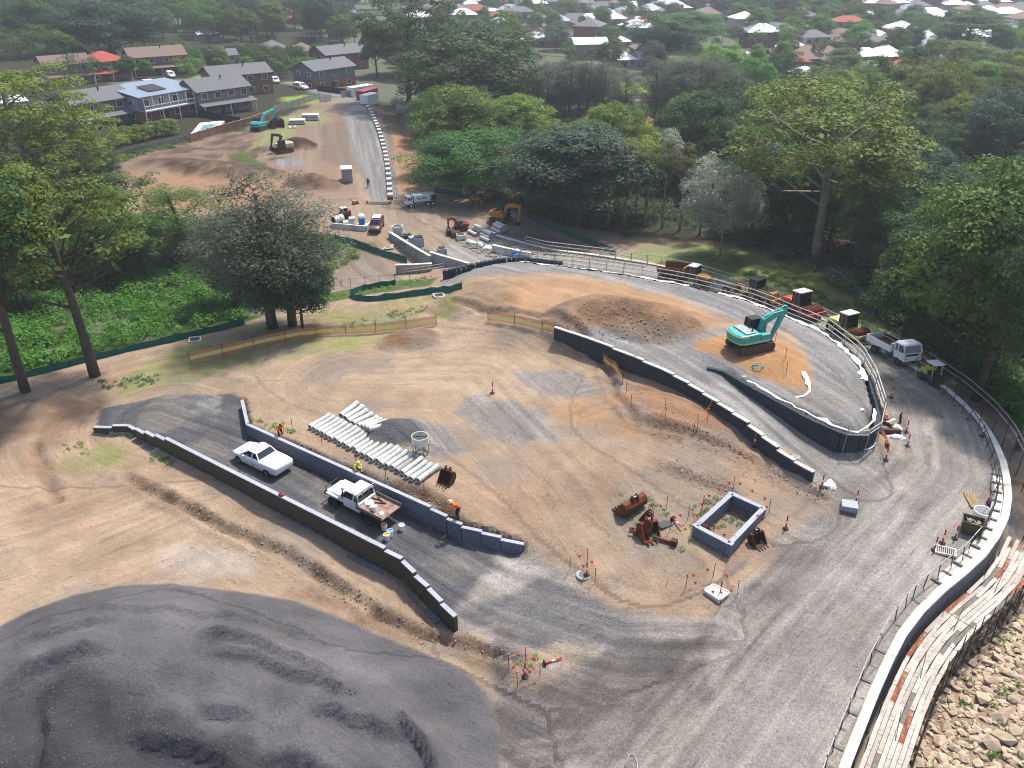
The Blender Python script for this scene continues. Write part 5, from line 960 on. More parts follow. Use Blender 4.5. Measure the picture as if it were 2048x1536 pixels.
hull8((.75, 1.95, .72), (.85, 1.8, .66), 1.4, 2.75).obj('cab_window', 'glass', t, .02); pillars((.74, 1.96, .73), (.84, 1.81, .67), 1.3, 2.75, .05, (.5,)).obj('cab_frame', 'black', t); B().box((1.33, 0, 2.82), (1.2, 1.5, .12)).obj('cab_roof', 'off_white', t, .03); body([(1.9, .72, .9, 1.75), (2.8, .7, .9, 1.7), (3.6, .6, .9, 1.5)]).obj('bonnet', 'yellow', t, .04); B().box((3.62, 0, 1.2), (.1, 1.1, .5)).obj('grille', 'black', t)
for x in (-2.7, -1.2, 2.5):
    for s in (-1, 1): wheel(t, x, s * 1.05, .7, .5, 'yellow')
# --- motor grader
t = veh('motor_grader', 'yellow motor grader with square black cab behind the pad rail', 'grader', (1545, 612), (1466, 588), .9)
body([(-3.6, .6, .9, 1.7), (-3.2, .75, .9, 1.9), (-1.3, .75, .9, 1.9)]).obj('engine_hood', 'yellow', t, .04); B().box((-2.3, 0, 1.95), (1.8, 1.2, .08)).obj('hood_top', 'dark_grey_paint', t, .02); hull8((-1.25, .05, .72), (-1.2, -.05, .7), 1.1, 2.85).obj('cab_window', 'glass', t, .02); pillars((-1.26, .06, .73), (-1.21, -.04, .71), 1.0, 2.85, .05, (.5,)).obj('cab_frame', 'black', t); B().box((-.6, 0, 2.93), (1.5, 1.7, .12)).obj('cab_roof', 'dark_grey_paint', t, .03)
B().prism([(0, 1.2), (.6, 1.7), (2.6, 1.6), (3.6, 1.1), (3.6, .85), (2.6, 1.3), (.7, 1.35), (0, .9)], -.16, .16).obj('main_frame', 'yellow', t, .03); B().box((1.1, 0, .38), (.12, 3.4, .62), R(22), .2).obj('blade', 'rust_dark', t); B().cyl((1.1, 0, .75), (1.1, 0, .9), .7, .7, 18).obj('blade_circle', 'yellow', t); B().box((3.5, 0, .75), (.25, 2.1, .22)).obj('front_axle', 'yellow', t, .03)
for y in (-.5, .5): B().cyl((.9, y, .9), (.7, y * .8, 2.2), .07, .07, 8).obj('lift_cylinder', 'steel', t)
B().cyl((-2.4, .35, 1.9), (-2.4, .35, 2.5), .07, .07, 8).obj('exhaust', 'black', t); B().box((-3.8, 0, .8), (.4, 1.6, .5)).obj('ripper', 'yellow', t)
for s in (-1, 1):
    wheel(t, 3.5, s * 1.0, .58, .36, 'yellow'); wheel(t, -1.6, s * .95, .58, .36, 'yellow'); wheel(t, -2.9, s * .95, .58, .36, 'yellow')
# --- backhoe loader
t = veh('backhoe_loader', 'yellow backhoe loader with raised grey bucket and white canopy at the wood edge', 'loader', (972, 408), (944, 406), .72)
body([(-1.3, .7, .7, 1.4), (.2, .7, .7, 1.4), (1.0, .62, .75, 1.5), (2.2, .55, .75, 1.4)]).obj('body', 'yellow', t, .03); b = B()
for x in (-1.1, .3):
    for y in (-.65, .65): b.bar((x, y, 1.3), (x, y, 2.7), .08)
b.obj('canopy_frame', 'yellow', t); B().box((-.4, 0, 2.75), (1.9, 1.6, .1)).obj('canopy', 'hi_white', t, .03); B().box((-.5, 0, 1.5), (.6, .6, .6)).obj('seat', 'black', t)
for s in (-1, 1): B().bar((.6, s * .7, 1.3), (2.9, s * .7, 2.6), .16).obj('loader_arm', 'yellow', t); wheel(t, -.8, s * .85, .72, .45, 'yellow'); wheel(t, 1.6, s * .75, .5, .32, 'yellow')
B().prism([(2.7, 2.3), (3.5, 2.2), (3.6, 3.3), (3.3, 3.5), (3.2, 2.7), (2.8, 2.8)], -1.1, 1.1).obj('front_bucket', 'steel', t); beam([(-1.4, 1.0), (-2.0, 2.4), (-2.5, 1.3)], [.3, .3, .2], -.14, .14).obj('rear_boom', 'yellow', t); B().prism([(-2.6, 1.3), (-2.2, 1.2), (-2.1, .7), (-2.5, .5), (-2.8, .9)], -.4, .4).obj('rear_bucket', 'rust_dark', t)
# --- track loader
t = veh('track_loader', 'small red track loader with white roof above the holding bay', 'loader', (700, 434), (679, 437), .8)
for s in (-1, 1): o = trackmesh(2.2, .6, .35).obj('track', 'black', t); o.location = (0, s * .8, 0); B().bar((-1.0, s * .72, 1.45), (1.5, s * .72, .5), .16).obj('lift_arm', 'red_paint', t)
B().box((-.5, 0, .95), (1.4, 1.2, .9)).obj('body', 'red_paint', t, .06); hull8((-.45, .75, .55), (-.4, .6, .5), 1.2, 1.95).obj('cab_window', 'glass', t, .02); pillars((-.46, .76, .56), (-.41, .61, .51), 1.0, 1.95, .05).obj('cab_frame', 'black', t); B().box((.1, 0, 2.0), (1.2, 1.15, .1)).obj('cab_roof', 'hi_white', t, .03); B().prism([(1.3, .1), (2.0, .05), (1.5, .75), (1.3, .7)], -.9, .9).obj('bucket', 'steel', t)
# --- passenger cars
def wagon(label, a, c, sc, m, name='parked_car', cat='car', group=None, dark=False):
    t = veh(name, label, cat, a, c, sc, group)
    body([(-2.3, .8, .45, 1.05), (-2.15, .88, .35, 1.12), (.5, .92, .3, 1.1), (1.2, .9, .32, 1.05), (2.0, .86, .35, .98), (2.3, .75, .45, .8)]).obj('body', m, t, smooth=True); hull8((-2.15, 1.15, .86), (-2.0, .45, .72), 1.05, 1.68).obj('window', 'glass', t, .02); hull8((-2.08, .55, .76), (-1.98, .4, .66), 1.66, 1.76).obj('roof', m, t, .03); pillars((-2.17, 1.17, .87), (-2.02, .47, .73), 1.05, 1.67, .045, (.35, .68)).obj('pillar', m, t); B().box((2.3, 0, .55), (.2, 1.7, .25)).obj('bumper', 'black' if dark else m, t, .03); lamps(t, 2.22, (-.62, .62), .82, 'steel')
    for x in (-1.4, 1.4):
        for s in (-1, 1): wheel(t, x, s * .82, .37, .25)
    return t
t = wagon('dusty maroon four wheel drive wagon beside the concrete holding bay', (758, 450), (749, 467), .92, 'maroon', dark=True); B().box((-.9, 0, 1.85), (1.6, 1.3, .06)).obj('roof_rack', 'off_white', t)
wagon('white van parked on the street above the site entrance', (589, 177), (615, 181), 1.0, 'white_paint', 'parked_van', 'van'); wagon('white car on the brick driveway behind the grey houses', (333, 151), (352, 159), .95, 'white_paint')
wagon('white car half hidden behind the grey timber house', (290, 173), (312, 170), .95, 'white_paint'); wagon('white car nose beyond the balcony of the brick house', (548, 163), (556, 169), .9, 'white_paint')
wagon('white car in the driveway behind the red tiled white house', (1695, 155), (1700, 166), 1.0, 'white_paint'); wagon('dark car by the green roofed shed at the sports field', (1975, 194), (1992, 193), 1.0, 'dark_grey_paint')
for i, (x, y) in enumerate([(2000, 139), (2018, 140), (2036, 141)]): wagon('%s car parked in the row beyond the sports field' % ('white', 'black', 'silver')[i], (x - 6, y), (x + 6, y), 1.0, ('white_paint', 'black', 'steel')[i])
# ------------------------------------------------------------------ trees
def quads_mesh(name, C_, Nrm, size, asp=.55, rnd=None):
    n = len(C_); a = rnd.normal(size=(n, 3)); Nrm = Nrm / (np.linalg.norm(Nrm, axis=1, keepdims=True) + 1e-9); t = np.cross(Nrm, a); t /= (np.linalg.norm(t, axis=1, keepdims=True) + 1e-9); bt = np.cross(Nrm, t)
    s = size[:, None]; v = np.stack([C_ + t * s, C_ + bt * s * asp, C_ - t * s, C_ - bt * s * asp], 1).reshape(-1, 3)
    me = bpy.data.meshes.new(name); me.vertices.add(4 * n); me.vertices.foreach_set('co', v.astype(np.float32).ravel()); me.loops.add(4 * n); me.polygons.add(n); me.loops.foreach_set('vertex_index', np.arange(4 * n, dtype=np.int32)); me.polygons.foreach_set('loop_start', np.arange(0, 4 * n, 4, dtype=np.int32)); me.polygons.foreach_set('loop_total', np.full(n, 4, np.int32)); me.update(calc_edges=True); return me
def clump_leaves(cs, rs, per, size, rnd, flat_=.6, up=.9, droop=0.0):
    P_, N_, S_ = [], [], []
    for c, r in zip(cs, rs):
        k = max(8, int(per * r * r)); d = rnd.normal(size=(k, 3)); d /= np.linalg.norm(d, axis=1, keepdims=True); d[:, 2] = np.where(d[:, 2] < -.35, -d[:, 2] * .6, d[:, 2]); rad = r * rnd.uniform(.55, 1.08, k) ** .6
        p = np.array(c) + d * rad[:, None] * np.array([1, 1, flat_])
        if droop: p[:, 2] -= droop * rnd.uniform(0, 1, k) ** 2 * r
        P_.append(p); N_.append(d * .7 + np.array([0, 0, up]) * rnd.uniform(.2, 1, (k, 1)) + rnd.normal(size=(k, 3)) * .33); S_.append(size * rnd.uniform(.6, 1.35, k))
    return np.concatenate(P_), np.concatenate(N_), np.concatenate(S_)
PROTO = {}
def make_tree(kind, seed):
    rnd = np.random.default_rng(seed); q = dict(open=(16, .34, 4.4, 46, .95, 185, .125, .7), gum=(16, .34, 4.8, 66, 1.15, 190, .135, .78), dense=(14, .14, 5.4, 110, 1.4, 125, .15, .8), cas=(15, .1, 3.2, 120, .9, 170, .12, .95), slender=(16, .48, 2.1, 26, .95, 180, .13, .75), round=(9, .15, 4.2, 75, 1.1, 160, .13, .8), bush=(3, .0, 2.2, 34, .75, 160, .11, .8), conifer=(14, .05, 2.2, 70, .8, 90, .17, .6))[kind]
    H_, b0, rx, nc, cr, per, ls, fl = q; zc = H_ * (b0 + 1) / 2; rz_ = H_ * (1 - b0) / 2; cs = []; rs = []
    lob = rnd.normal(size=(7, 3)); lob /= np.linalg.norm(lob, axis=1, keepdims=True); la = rnd.uniform(-.4, .45, 7)
    k = 0
    while len(cs) < nc and k < 9000:
        k += 1; d = rnd.normal(size=3); d /= np.linalg.norm(d)
        if kind != 'cas' and d[2] < -.55: continue
        sc = 1 + sum(a * max(0, d @ l) ** 2 for a, l in zip(la, lob)); rr = rnd.uniform(.45, 1.0) ** (.5 if kind != 'cas' else .7)
        if kind == 'conifer': z = rnd.uniform(.03, .97); a = rnd.uniform(0, 6.28); w_ = rx * (1 - z) * rnd.uniform(.6, 1); p = np.array([w_ * math.cos(a), w_ * math.sin(a), H_ * (.05 + .93 * z)])
        else: p = np.array([d[0] * rx * rr * sc, d[1] * rx * rr * sc, zc + d[2] * rz_ * rr * (.9 if sc < 1 else sc * .85)])
        if p[2] > H_ * 1.02: continue
        r = cr * rnd.uniform(.6, 1.35)
        if kind in ('gum', 'slender', 'open') and any(np.linalg.norm((p - c) * [1, 1, 1.3]) < (r + w) * .55 for c, w in zip(cs, rs)): continue
        cs.append(p); rs.append(r)
    C_, N_, S_ = clump_leaves(cs, rs, per, ls, rnd, fl, .9, .8 if kind == 'cas' else .0)
    if kind not in ('bush', 'slender', 'conifer'):
        ci = [c * np.array([.62, .62, 1]) + np.array([0, 0, -.04 * H_]) for c in cs[::3]]; c2, n2_, s2 = clump_leaves(ci, [cr * 1.2] * len(ci), 26, ls * 2.0, rnd, .8); C_, N_, S_ = np.concatenate([C_, c2]), np.concatenate([N_, n2_]), np.concatenate([S_, s2])
    cm = quads_mesh('crown', C_, N_, S_, .5 if kind != 'cas' else .28, rnd)
    b = B(); lean = rnd.uniform(-.05, .05, 2) * H_; tr = .022 * H_ if kind != 'bush' else .05
    if kind == 'slender': tr *= .6
    top = H_ * (.86 if kind not in ('round',) else .7); tp = [(lean[0] * t * t + .12 * math.sin(3 * t + seed), lean[1] * t * t, -.4 + (top + .4) * t) for t in np.linspace(0, 1, 8)]
    if kind != 'bush': b.tube(tp, tr, 8, tr * .25)
    order = np.argsort([c[2] for c in cs]); lim = {'gum': 26, 'open': 32, 'slender': 14, 'cas': 12, 'dense': 14, 'round': 12, 'bush': 8, 'conifer': 0}[kind]; sel = rnd.permutation(len(cs))[:lim]
    for i in sel:
        c = cs[i]; t0 = max(.15, min(.92, (c[2] - H_ * rnd.uniform(.12, .25)) / top)); j = t0 * 7; a = np.array(tp[int(j)]) * (1 - j % 1) + np.array(tp[min(int(j) + 1, 7)]) * (j % 1)
        if kind == 'bush': a = np.array([0, 0, 0])
        m = a * .5 + c * .5 + np.array([0, 0, -.06 * H_ * rnd.uniform(.2, 1)]) + rnd.normal(size=3) * .25; r0 = max(.03, tr * .42 * (1 - .5 * t0)); b.tube([tuple(a), tuple(m), tuple(c - np.array([0, 0, rs[i] * .25]))], r0, 5, r0 * .3)
    tm = b.mesh('trunk') if b.v else None
    if tm: tm.shade_smooth()
    return dict(H=H_, rx=rx * 1.05, crown=cm, trunk=tm)
KIND_NAME = dict(gum='gum_tree', open='gum_tree', dense='broad_tree', cas='she_oak_tree', slender='slender_tree', round='round_tree', bush='shrub', conifer='conifer_tree')
def proto(kind, i):
    if (kind, i) not in PROTO: PROTO[(kind, i)] = make_tree(kind, 100 * len(kind) + i * 7 + ord(kind[0]))
    return PROTO[(kind, i)]
def omat(o, m):
    o.material_slots[0].link = 'OBJECT'; o.material_slots[0].material = M(m)
def plant(kind, i, loc, h, w, leaf, label, group=None, bark='bark', rz=None, lean=None, name=None):
    p = proto(kind, i); t = thing(name or KIND_NAME[kind], label, 'shrub' if kind == 'bush' else 'tree', tuple(loc), random.uniform(0, 6.28) if rz is None else rz, group); t.scale = (w / (2 * p['rx']), w / (2 * p['rx']), h / p['H'])
    if lean: t.rotation_euler = (lean[0], lean[1], t.rotation_euler.z)
    for nm, me, m in (('crown', p['crown'], leaf), ('trunk', p['trunk'], bark)):
        if me is None: continue
        if not me.materials: me.materials.append(M(m))
        o = bpy.data.objects.new(nm, me); C.objects.link(o); o.parent = t; omat(o, m)
    return t
def tree(kind, i, bx, by, topy, wpx, leaf, label, group=None, bark='bark', name=None):
    p = at(bx, by); lo, hi = 0.5, 60.0
    for _ in range(30):
        m = (lo + hi) / 2
        if proj(p.x, p.y, p.z + m)[1] > topy: lo = m
        else: hi = m
    h = (lo + hi) / 2; s = F / (p.y * CT - (p.z + h * .6 - CAMZ) * ST); return plant(kind, i, p, h, wpx / s, leaf, label, group, bark, name=name)
random.seed(77)
T = tree
# big named trees near the site
T('open', 0, 52, 782, 235, 300, 'leaf_dark', 'tall gum with dark leaning trunk at the far left edge of the yard'); T('open', 1, 190, 752, 320, 330, 'leaf_olive', 'tall gum with straight dark trunk just right of the leftmost gum')
T('open', 2, 92, 440, 125, 280, 'leaf_gum', 'tall open gum with pale branches in front of the grey timber house', bark='bark_pale'); T('open', 3, 185, 425, 185, 150, 'leaf_gum', 'slim open gum standing before the yellow-green hedge', bark='bark_pale')
T('open', 0, 150, 470, 240, 190, 'leaf_gum', 'spreading gum low on the left above the green scrub', bark='bark_pale'); T('open', 2, 30, 560, 330, 240, 'leaf_gum', 'olive gum behind the two left trunks', bark='bark_pale'); T('open', 1, 250, 470, 340, 170, 'leaf_olive', 'low olive gum below the soil bank', bark='bark_pale')
T('cas', 0, 372, 520, 355, 170, 'leaf_olive', 'feathery green tree leaning over the scrub left of the she-oak'); T('cas', 1, 548, 655, 350, 260, 'leaf_grey', 'big grey-green she-oak with several trunks beside the orange mesh fence'); T('cas', 0, 585, 652, 385, 210, 'leaf_grey', 'second stem of grey-green foliage right of the big she-oak')
T('dense', 0, 605, 658, 515, 130, 'leaf_blue', 'dark ivy-green bush growing round the she-oak trunks'); T('cas', 1, 480, 610, 420, 190, 'leaf_grey', 'grey-green she-oak sapling behind the big she-oak'); T('round', 1, 640, 545, 470, 90, 'leaf_dark', 'dark bushy tree at the creek edge right of the she-oak')
T('slender', 0, 300, 560, 430, 90, 'leaf_olive', 'thin grey tree standing in the green scrub'); T('slender', 1, 215, 540, 400, 80, 'leaf_gum', 'thin yellowish tree in the scrub behind the left gums'); T('dense', 2, 230, 560, 440, 120, 'leaf_dark', 'black-green ivy clad tree in the scrub'); T('dense', 1, 40, 620, 480, 160, 'leaf_dark', 'dark shrubby tree at the left edge of the scrub')
T('gum', 1, 1626, 522, 170, 345, 'leaf_gum', 'huge spreading gum with pale forked trunk behind the parked machines', bark='bark_pale'); T('round', 0, 1440, 512, 335, 140, 'leaf_pale', 'silvery grey round tree on the edge of the grass verge', bark='bark_pale')
T('dense', 0, 1950, 800, 335, 360, 'leaf_olive', 'large olive tree crown at the right edge above the parapet'); T('dense', 1, 1800, 700, 450, 210, 'leaf_dark', 'dark vine covered tree beside the chain link fence'); T('dense', 2, 1890, 740, 520, 230, 'leaf_dark', 'dark vine covered tree right of the tipper truck'); T('gum', 1, 2040, 900, 430, 250, 'leaf_dark', 'dark gum at the right edge beyond the bend', bark='bark_pale')
T('gum', 1, 818, 215, -10, 165, 'leaf_dark', 'tall dark gum with long bare trunk above the site containers'); T('dense', 0, 930, 250, 55, 270, 'leaf_dark', 'broad dark green crown right of the tall gum by the far road'); T('dense', 1, 915, 345, 165, 180, 'leaf_olive', 'rounded olive crown beside the orange soil strip')
T('gum', 2, 1040, 345, 185, 160, 'leaf_gum', 'yellow tipped gum in the middle of the wood', bark='bark_pale'); T('dense', 2, 945, 392, 270, 220, 'leaf_green', 'leafy green tree overhanging the backhoe loader'); T('dense', 1, 1155, 455, 250, 300, 'leaf_blue', 'large grey-green tree behind the yellow excavator'); T('gum', 0, 1215, 350, 232, 170, 'leaf_tip', 'orange tipped gum crown in the middle of the wood')
T('dense', 2, 1330, 130, 35, 130, 'leaf_dark', 'dark round fig tree beside the park lawn'); T('dense', 0, 1375, 100, 20, 130, 'leaf_green', 'tall fresh green tree right of the dark fig'); T('dense', 1, 1915, 135, 80, 130, 'leaf_green', 'broad bright green domed tree by the sports field'); T('gum', 2, 1925, 120, 20, 150, 'leaf_dark', 'dark open gum towering over the green domed tree')
T('dense', 2, 230, 130, 0, 190, 'leaf_blue', 'massive dark tree mass behind the brown roofed houses'); T('round', 2, 112, 150, 55, 100, 'leaf_olive', 'olive round tree in front of the dark trees at upper left'); T('gum', 0, 1810, 210, 130, 130, 'leaf_brown', 'brownish gum in front of the red tiled white house', bark='bark_pale'); T('gum', 3, 1905, 215, 130, 120, 'leaf_dark', 'wide topped gum left of the green roofed shed')
T('dense', 1, 1120, 235, 170, 60, 'leaf_dark', 'small dark ivy clad tree by the park path'); T('dense', 0, 1238, 245, 210, 48, 'leaf_green', 'small round tree under the footbridge'); T('round', 1, 1680, 150, 95, 70, 'leaf_green', 'fresh green tree beside the white roofed houses'); T('dense', 2, 1440, 200, 95, 90, 'leaf_bright', 'yellow-green gum rising over the footbridge')
GV = sorted([(1075, 225, 115, 70), (1112, 215, 112, 62), (1140, 232, 115, 75), (1175, 235, 120, 75), (1205, 238, 122, 70), (1228, 215, 125, 62), (1310, 245, 105, 90), (1345, 255, 110, 90), (1385, 262, 100, 100), (1420, 255, 120, 90), (1460, 250, 125, 90), (1035, 210, 125, 62), (1095, 235, 125, 66), (1158, 222, 118, 70), (1190, 220, 122, 66), (1055, 222, 130, 60), (1330, 235, 118, 80), (1365, 240, 112, 80), (1405, 240, 118, 84), (1440, 262, 128, 84), (1250, 232, 140, 60)])
for i, (x, b_, t_, w_) in enumerate(GV): T('cas', i % 2, x, b_, t_, w_, ('leaf_grey', 'leaf_grey', 'leaf_blue')[i % 3], 'grey she-oak in the creek grove, %s from the left' % ORD(i + 1), 'she-oaks along the creek')
for i, (x, b_, t_, w_) in enumerate([(1250, 450, 275, 70), (1290, 455, 262, 80), (1325, 458, 255, 60), (1360, 462, 280, 60), (1270, 440, 300, 60), (1400, 470, 300, 60), (1215, 452, 310, 50)]): T('slender', i % 2, x, b_, t_, w_, ('leaf_brown', 'leaf_gum', 'leaf_pale')[i % 3], 'thin pale trunked tree in the open wood, %s from the left' % ORD(sorted([1250, 1290, 1325, 1360, 1270, 1400, 1215]).index(x) + 1), 'slender trees at the wood edge', 'bark_pale')
# woods filled with single trees
def wood(poly, n, gap, kinds, leafs, hpx, label, group, seed, avoid=(), zmin=None):
    rnd = random.Random(seed); W_ = [at(*p) for p in poly]; xs = [p.x for p in W_]; ys = [p.y for p in W_]; got = []; k = 0
    while len(got) < n and k < 6000:
        k += 1; x, y = rnd.uniform(min(xs), max(xs)), rnd.uniform(min(ys), max(ys))
        if not bool(inpoly(np.array(x), np.array(y), W_)): continue
        if any((x - a) ** 2 + (y - c) ** 2 < gap * gap for a, c in got): continue
        got.append((x, y))
    got.sort(key=lambda p: proj(p[0], p[1], hz(*p))[0])
    for i, (x, y) in enumerate(got):
        kd = rnd.choice(kinds); h = rnd.uniform(*hpx); p = proto(kd, rnd.randrange(3 if kd in ('dense', 'gum', 'open') else 2)); wd = 2 * p['rx'] * h / p['H'] * rnd.uniform(.85, 1.15)
        random.seed(seed * 1000 + i); plant(kd, next(q for q in PROTO if PROTO[q] is p)[1], (x, y, hz(x, y) - .1), h, wd, rnd.choice(leafs), '%s, %s from the left' % (label, ORD(i + 1)), group, rnd.choice(['bark', 'bark_pale']))
wood([(1480, 480), (1680, 545), (1770, 600), (1880, 650), (2100, 720), (2300, 560), (2200, 420), (1800, 400), (1500, 440)], 34, 4.6, ['dense', 'gum', 'round'], ['leaf_dark', 'leaf_dark', 'leaf_blue', 'leaf_olive', 'leaf_green'], (8, 14), 'shady tree in the wood behind the chain link fence', 'trees in the right-hand wood', 1)
wood([(1060, 400), (1250, 440), (1500, 430), (1900, 400), (2300, 380), (2200, 250), (1500, 265), (1330, 330), (1180, 330)], 46, 6.0, ['gum', 'dense', 'gum'], ['leaf_gum', 'leaf_olive', 'leaf_dark', 'leaf_gum', 'leaf_blue'], (10, 17), 'tree in the wood between the site and the suburb', 'trees in the middle wood', 2)
wood([(1480, 262), (2200, 245), (2150, 205), (1800, 200), (1480, 215)], 30, 7, ['gum', 'dense'], ['leaf_gum', 'leaf_olive', 'leaf_bright', 'leaf_dark'], (9, 15), 'sunlit tree along the far side of the right-hand wood', 'trees at the far wood edge', 3)
wood([(850, 230), (1010, 220), (1030, 300), (960, 350), (880, 330), (860, 280)], 12, 6, ['dense', 'gum'], ['leaf_dark', 'leaf_olive', 'leaf_green'], (9, 14), 'leafy tree in the wood right of the far access road', 'trees right of the access road', 4)
wood([(740, 175), (1010, 180), (1030, 120), (900, 100), (740, 110)], 16, 8, ['dense', 'gum'], ['leaf_dark', 'leaf_olive', 'leaf_blue'], (11, 18), 'dark tree in the belt behind the tall far gum', 'trees behind the tall gum', 5)
wood([(-60, 130), (640, 95), (700, 110), (700, 60), (500, 35), (-60, 40)], 100, 7, ['dense', 'gum', 'round'], ['leaf_dark', 'leaf_dark', 'leaf_blue', 'leaf_olive', 'leaf_green'], (10, 18), 'tree in the dark belt behind the left-hand houses', 'trees behind the left-hand houses', 6)
wood([(-80, 420), (180, 380), (240, 400), (180, 300), (60, 290), (-80, 330)], 16, 4.5, ['dense', 'round', 'gum'], ['leaf_dark', 'leaf_olive', 'leaf_blue'], (5, 9), 'shady garden tree at the left edge below the houses', 'trees below the left-hand houses', 7)
wood([(150, 165), (640, 150), (650, 120), (100, 130)], 44, 4, ['round', 'dense', 'bush'], ['leaf_green', 'leaf_olive', 'leaf_bright', 'leaf_dark'], (4, 7), 'garden tree among the left-hand houses', 'garden trees', 8)
wood([(-80, 500), (260, 470), (360, 470), (460, 520), (300, 560), (-80, 560)], 18, 3.6, ['round', 'slender', 'dense'], ['leaf_dark', 'leaf_olive', 'leaf_green'], (4, 8), 'tree rising from the green scrub', 'trees in the scrub', 9)
wood([(1480, 150), (2080, 140), (2080, 60), (1500, 50)], 80, 8, ['round', 'dense', 'gum'], ['leaf_green', 'leaf_olive', 'leaf_dark', 'leaf_bright'], (6, 12), 'tree among the far houses on the right', 'street trees on the right', 10)
wood([(840, 150), (1480, 140), (1480, 25), (860, 20)], 120, 8, ['round', 'dense', 'gum'], ['leaf_green', 'leaf_olive', 'leaf_dark', 'leaf_grey'], (5, 10), 'tree among the far houses in the middle', 'street trees in the middle', 11)
wood([(1420, 60), (1700, 55), (1680, 15), (1440, 12)], 44, 9, ['dense', 'gum'], ['leaf_olive', 'leaf_green', 'leaf_blue'], (10, 16), 'tree in the hazy grove above the park', 'trees in the far grove', 12)
wood([(-100, 35), (860, 30), (820, 3), (-100, 3)], 110, 14, ['dense', 'gum'], ['leaf_olive', 'leaf_dark', 'leaf_blue'], (10, 17), 'hazy tree along the top left horizon', 'trees along the top left', 13)
wood([(900, 22), (2150, 22), (2150, 1), (900, 1)], 130, 16, ['round', 'dense'], ['leaf_olive', 'leaf_green', 'leaf_dark'], (6, 11), 'hazy tree among the farthest houses', 'trees among the farthest houses', 14)
# masses nobody could count
def mass(name, label, cat, poly, n, rr, lift, per, ls, leaf, seed, flat_=.75, world=None):
    rnd = np.random.default_rng(seed); W_ = world or [tuple(at(*p)) for p in poly]; xs = [p[0] for p in W_]; ys = [p[1] for p in W_]; cs = []; rs = []
    while len(cs) < n:
        x, y = rnd.uniform(min(xs), max(xs)), rnd.uniform(min(ys), max(ys))
        if not bool(inpoly(np.array(x), np.array(y), W_)): continue
        r = rnd.uniform(*rr); cs.append(np.array([x, y, hz(x, y) + rnd.uniform(0, lift)])); rs.append(r)
    C_, N_, S_ = clump_leaves(cs, rs, per, ls, rnd, flat_); me = quads_mesh(name, C_, N_, S_, .55, rnd); o = mobj(name, me, leaf); tag(o, label, cat, kind='stuff'); return o
mass('scrub', 'bright green scrub filling the gully behind the silt fence', 'scrub', [(-60, 770), (0, 750), (250, 690), (480, 640), (500, 590), (420, 540), (250, 540), (0, 560), (-60, 600)], 420, (.6, 1.5), .5, 70, .17, 'leaf_bush', 31)
mass('scrub', 'darker weeds at the back of the gully', 'scrub', [(-60, 600), (250, 545), (480, 560), (640, 520), (620, 470), (400, 450), (200, 440), (-60, 500)], 260, (.6, 1.6), .8, 55, .18, 'leaf_dark', 32)
mass('undergrowth', 'tangled undergrowth on the floor of the right-hand wood', 'undergrowth', [(1480, 495), (1660, 560), (1760, 640), (1900, 745), (2060, 880), (2300, 900), (2300, 500), (1900, 430), (1500, 440)], 560, (.7, 1.9), 1.6, 42, .2, 'leaf_dark', 33)
mass('undergrowth', 'vines and weeds draping the wood edge by the parapet', 'undergrowth', [(1660, 575), (1760, 640), (1850, 700), (1960, 790), (2060, 870), (2100, 820), (1900, 690), (1720, 580)], 240, (.6, 1.4), 1.8, 70, .17, 'leaf_green', 34)
mass('undergrowth', 'undergrowth on the floor of the middle wood', 'undergrowth', [(1060, 440), (1250, 465), (1480, 470), (1480, 380), (1300, 300), (1060, 320), (960, 370)], 360, (.7, 1.6), .6, 42, .2, 'leaf_dark', 35)
mass('creek_weeds', 'bright weeds along the creek under the footbridge', 'weeds', [(1080, 300), (1400, 300), (1480, 260), (1300, 215), (1060, 225)], 260, (.8, 1.8), .4, 34, .24, 'leaf_bush', 36)
mass('reeds', 'pale green reeds beside the orange soil strip', 'reeds', [(782, 205), (815, 205), (850, 255), (862, 290), (840, 285), (805, 245)], 130, (.5, 1.1), .8, 90, .2, 'leaf_pale', 37, 1.4)
mass('creek_weeds', 'green weeds on the creek bank below the holding bay', 'weeds', [(645, 480), (700, 492), (722, 510), (690, 530), (650, 560), (640, 520)], 90, (.3, .7), .2, 200, .1, 'leaf_bright', 38)
mass('creek_weeds', 'strip of grass between the culvert and the looped silt fence', 'weeds', [(640, 598), (720, 580), (800, 562), (880, 553), (860, 566), (760, 582), (640, 610)], 140, (.15, .35), .05, 500, .07, 'leaf_bright', 39)
mass('verge_weeds', 'weeds along the outer foot of the parapet', 'weeds', [(1480, 545), (1600, 590), (1700, 640), (1790, 690), (1760, 650), (1640, 585), (1540, 540)], 150, (.2, .6), .1, 220, .1, 'leaf_bush', 40)
mass('wall_ivy', 'row of low shrubs below the brick garden wall', 'shrubs', [(215, 320), (300, 298), (380, 282), (385, 288), (300, 308), (220, 332)], 60, (.4, .8), .2, 110, .13, 'leaf_green', 41)
mass('rock_weeds', 'weeds growing between the riprap stones', 'weeds', None, 34, (.2, .5), .15, 260, .09, 'leaf_bush', 42, .8, RP)
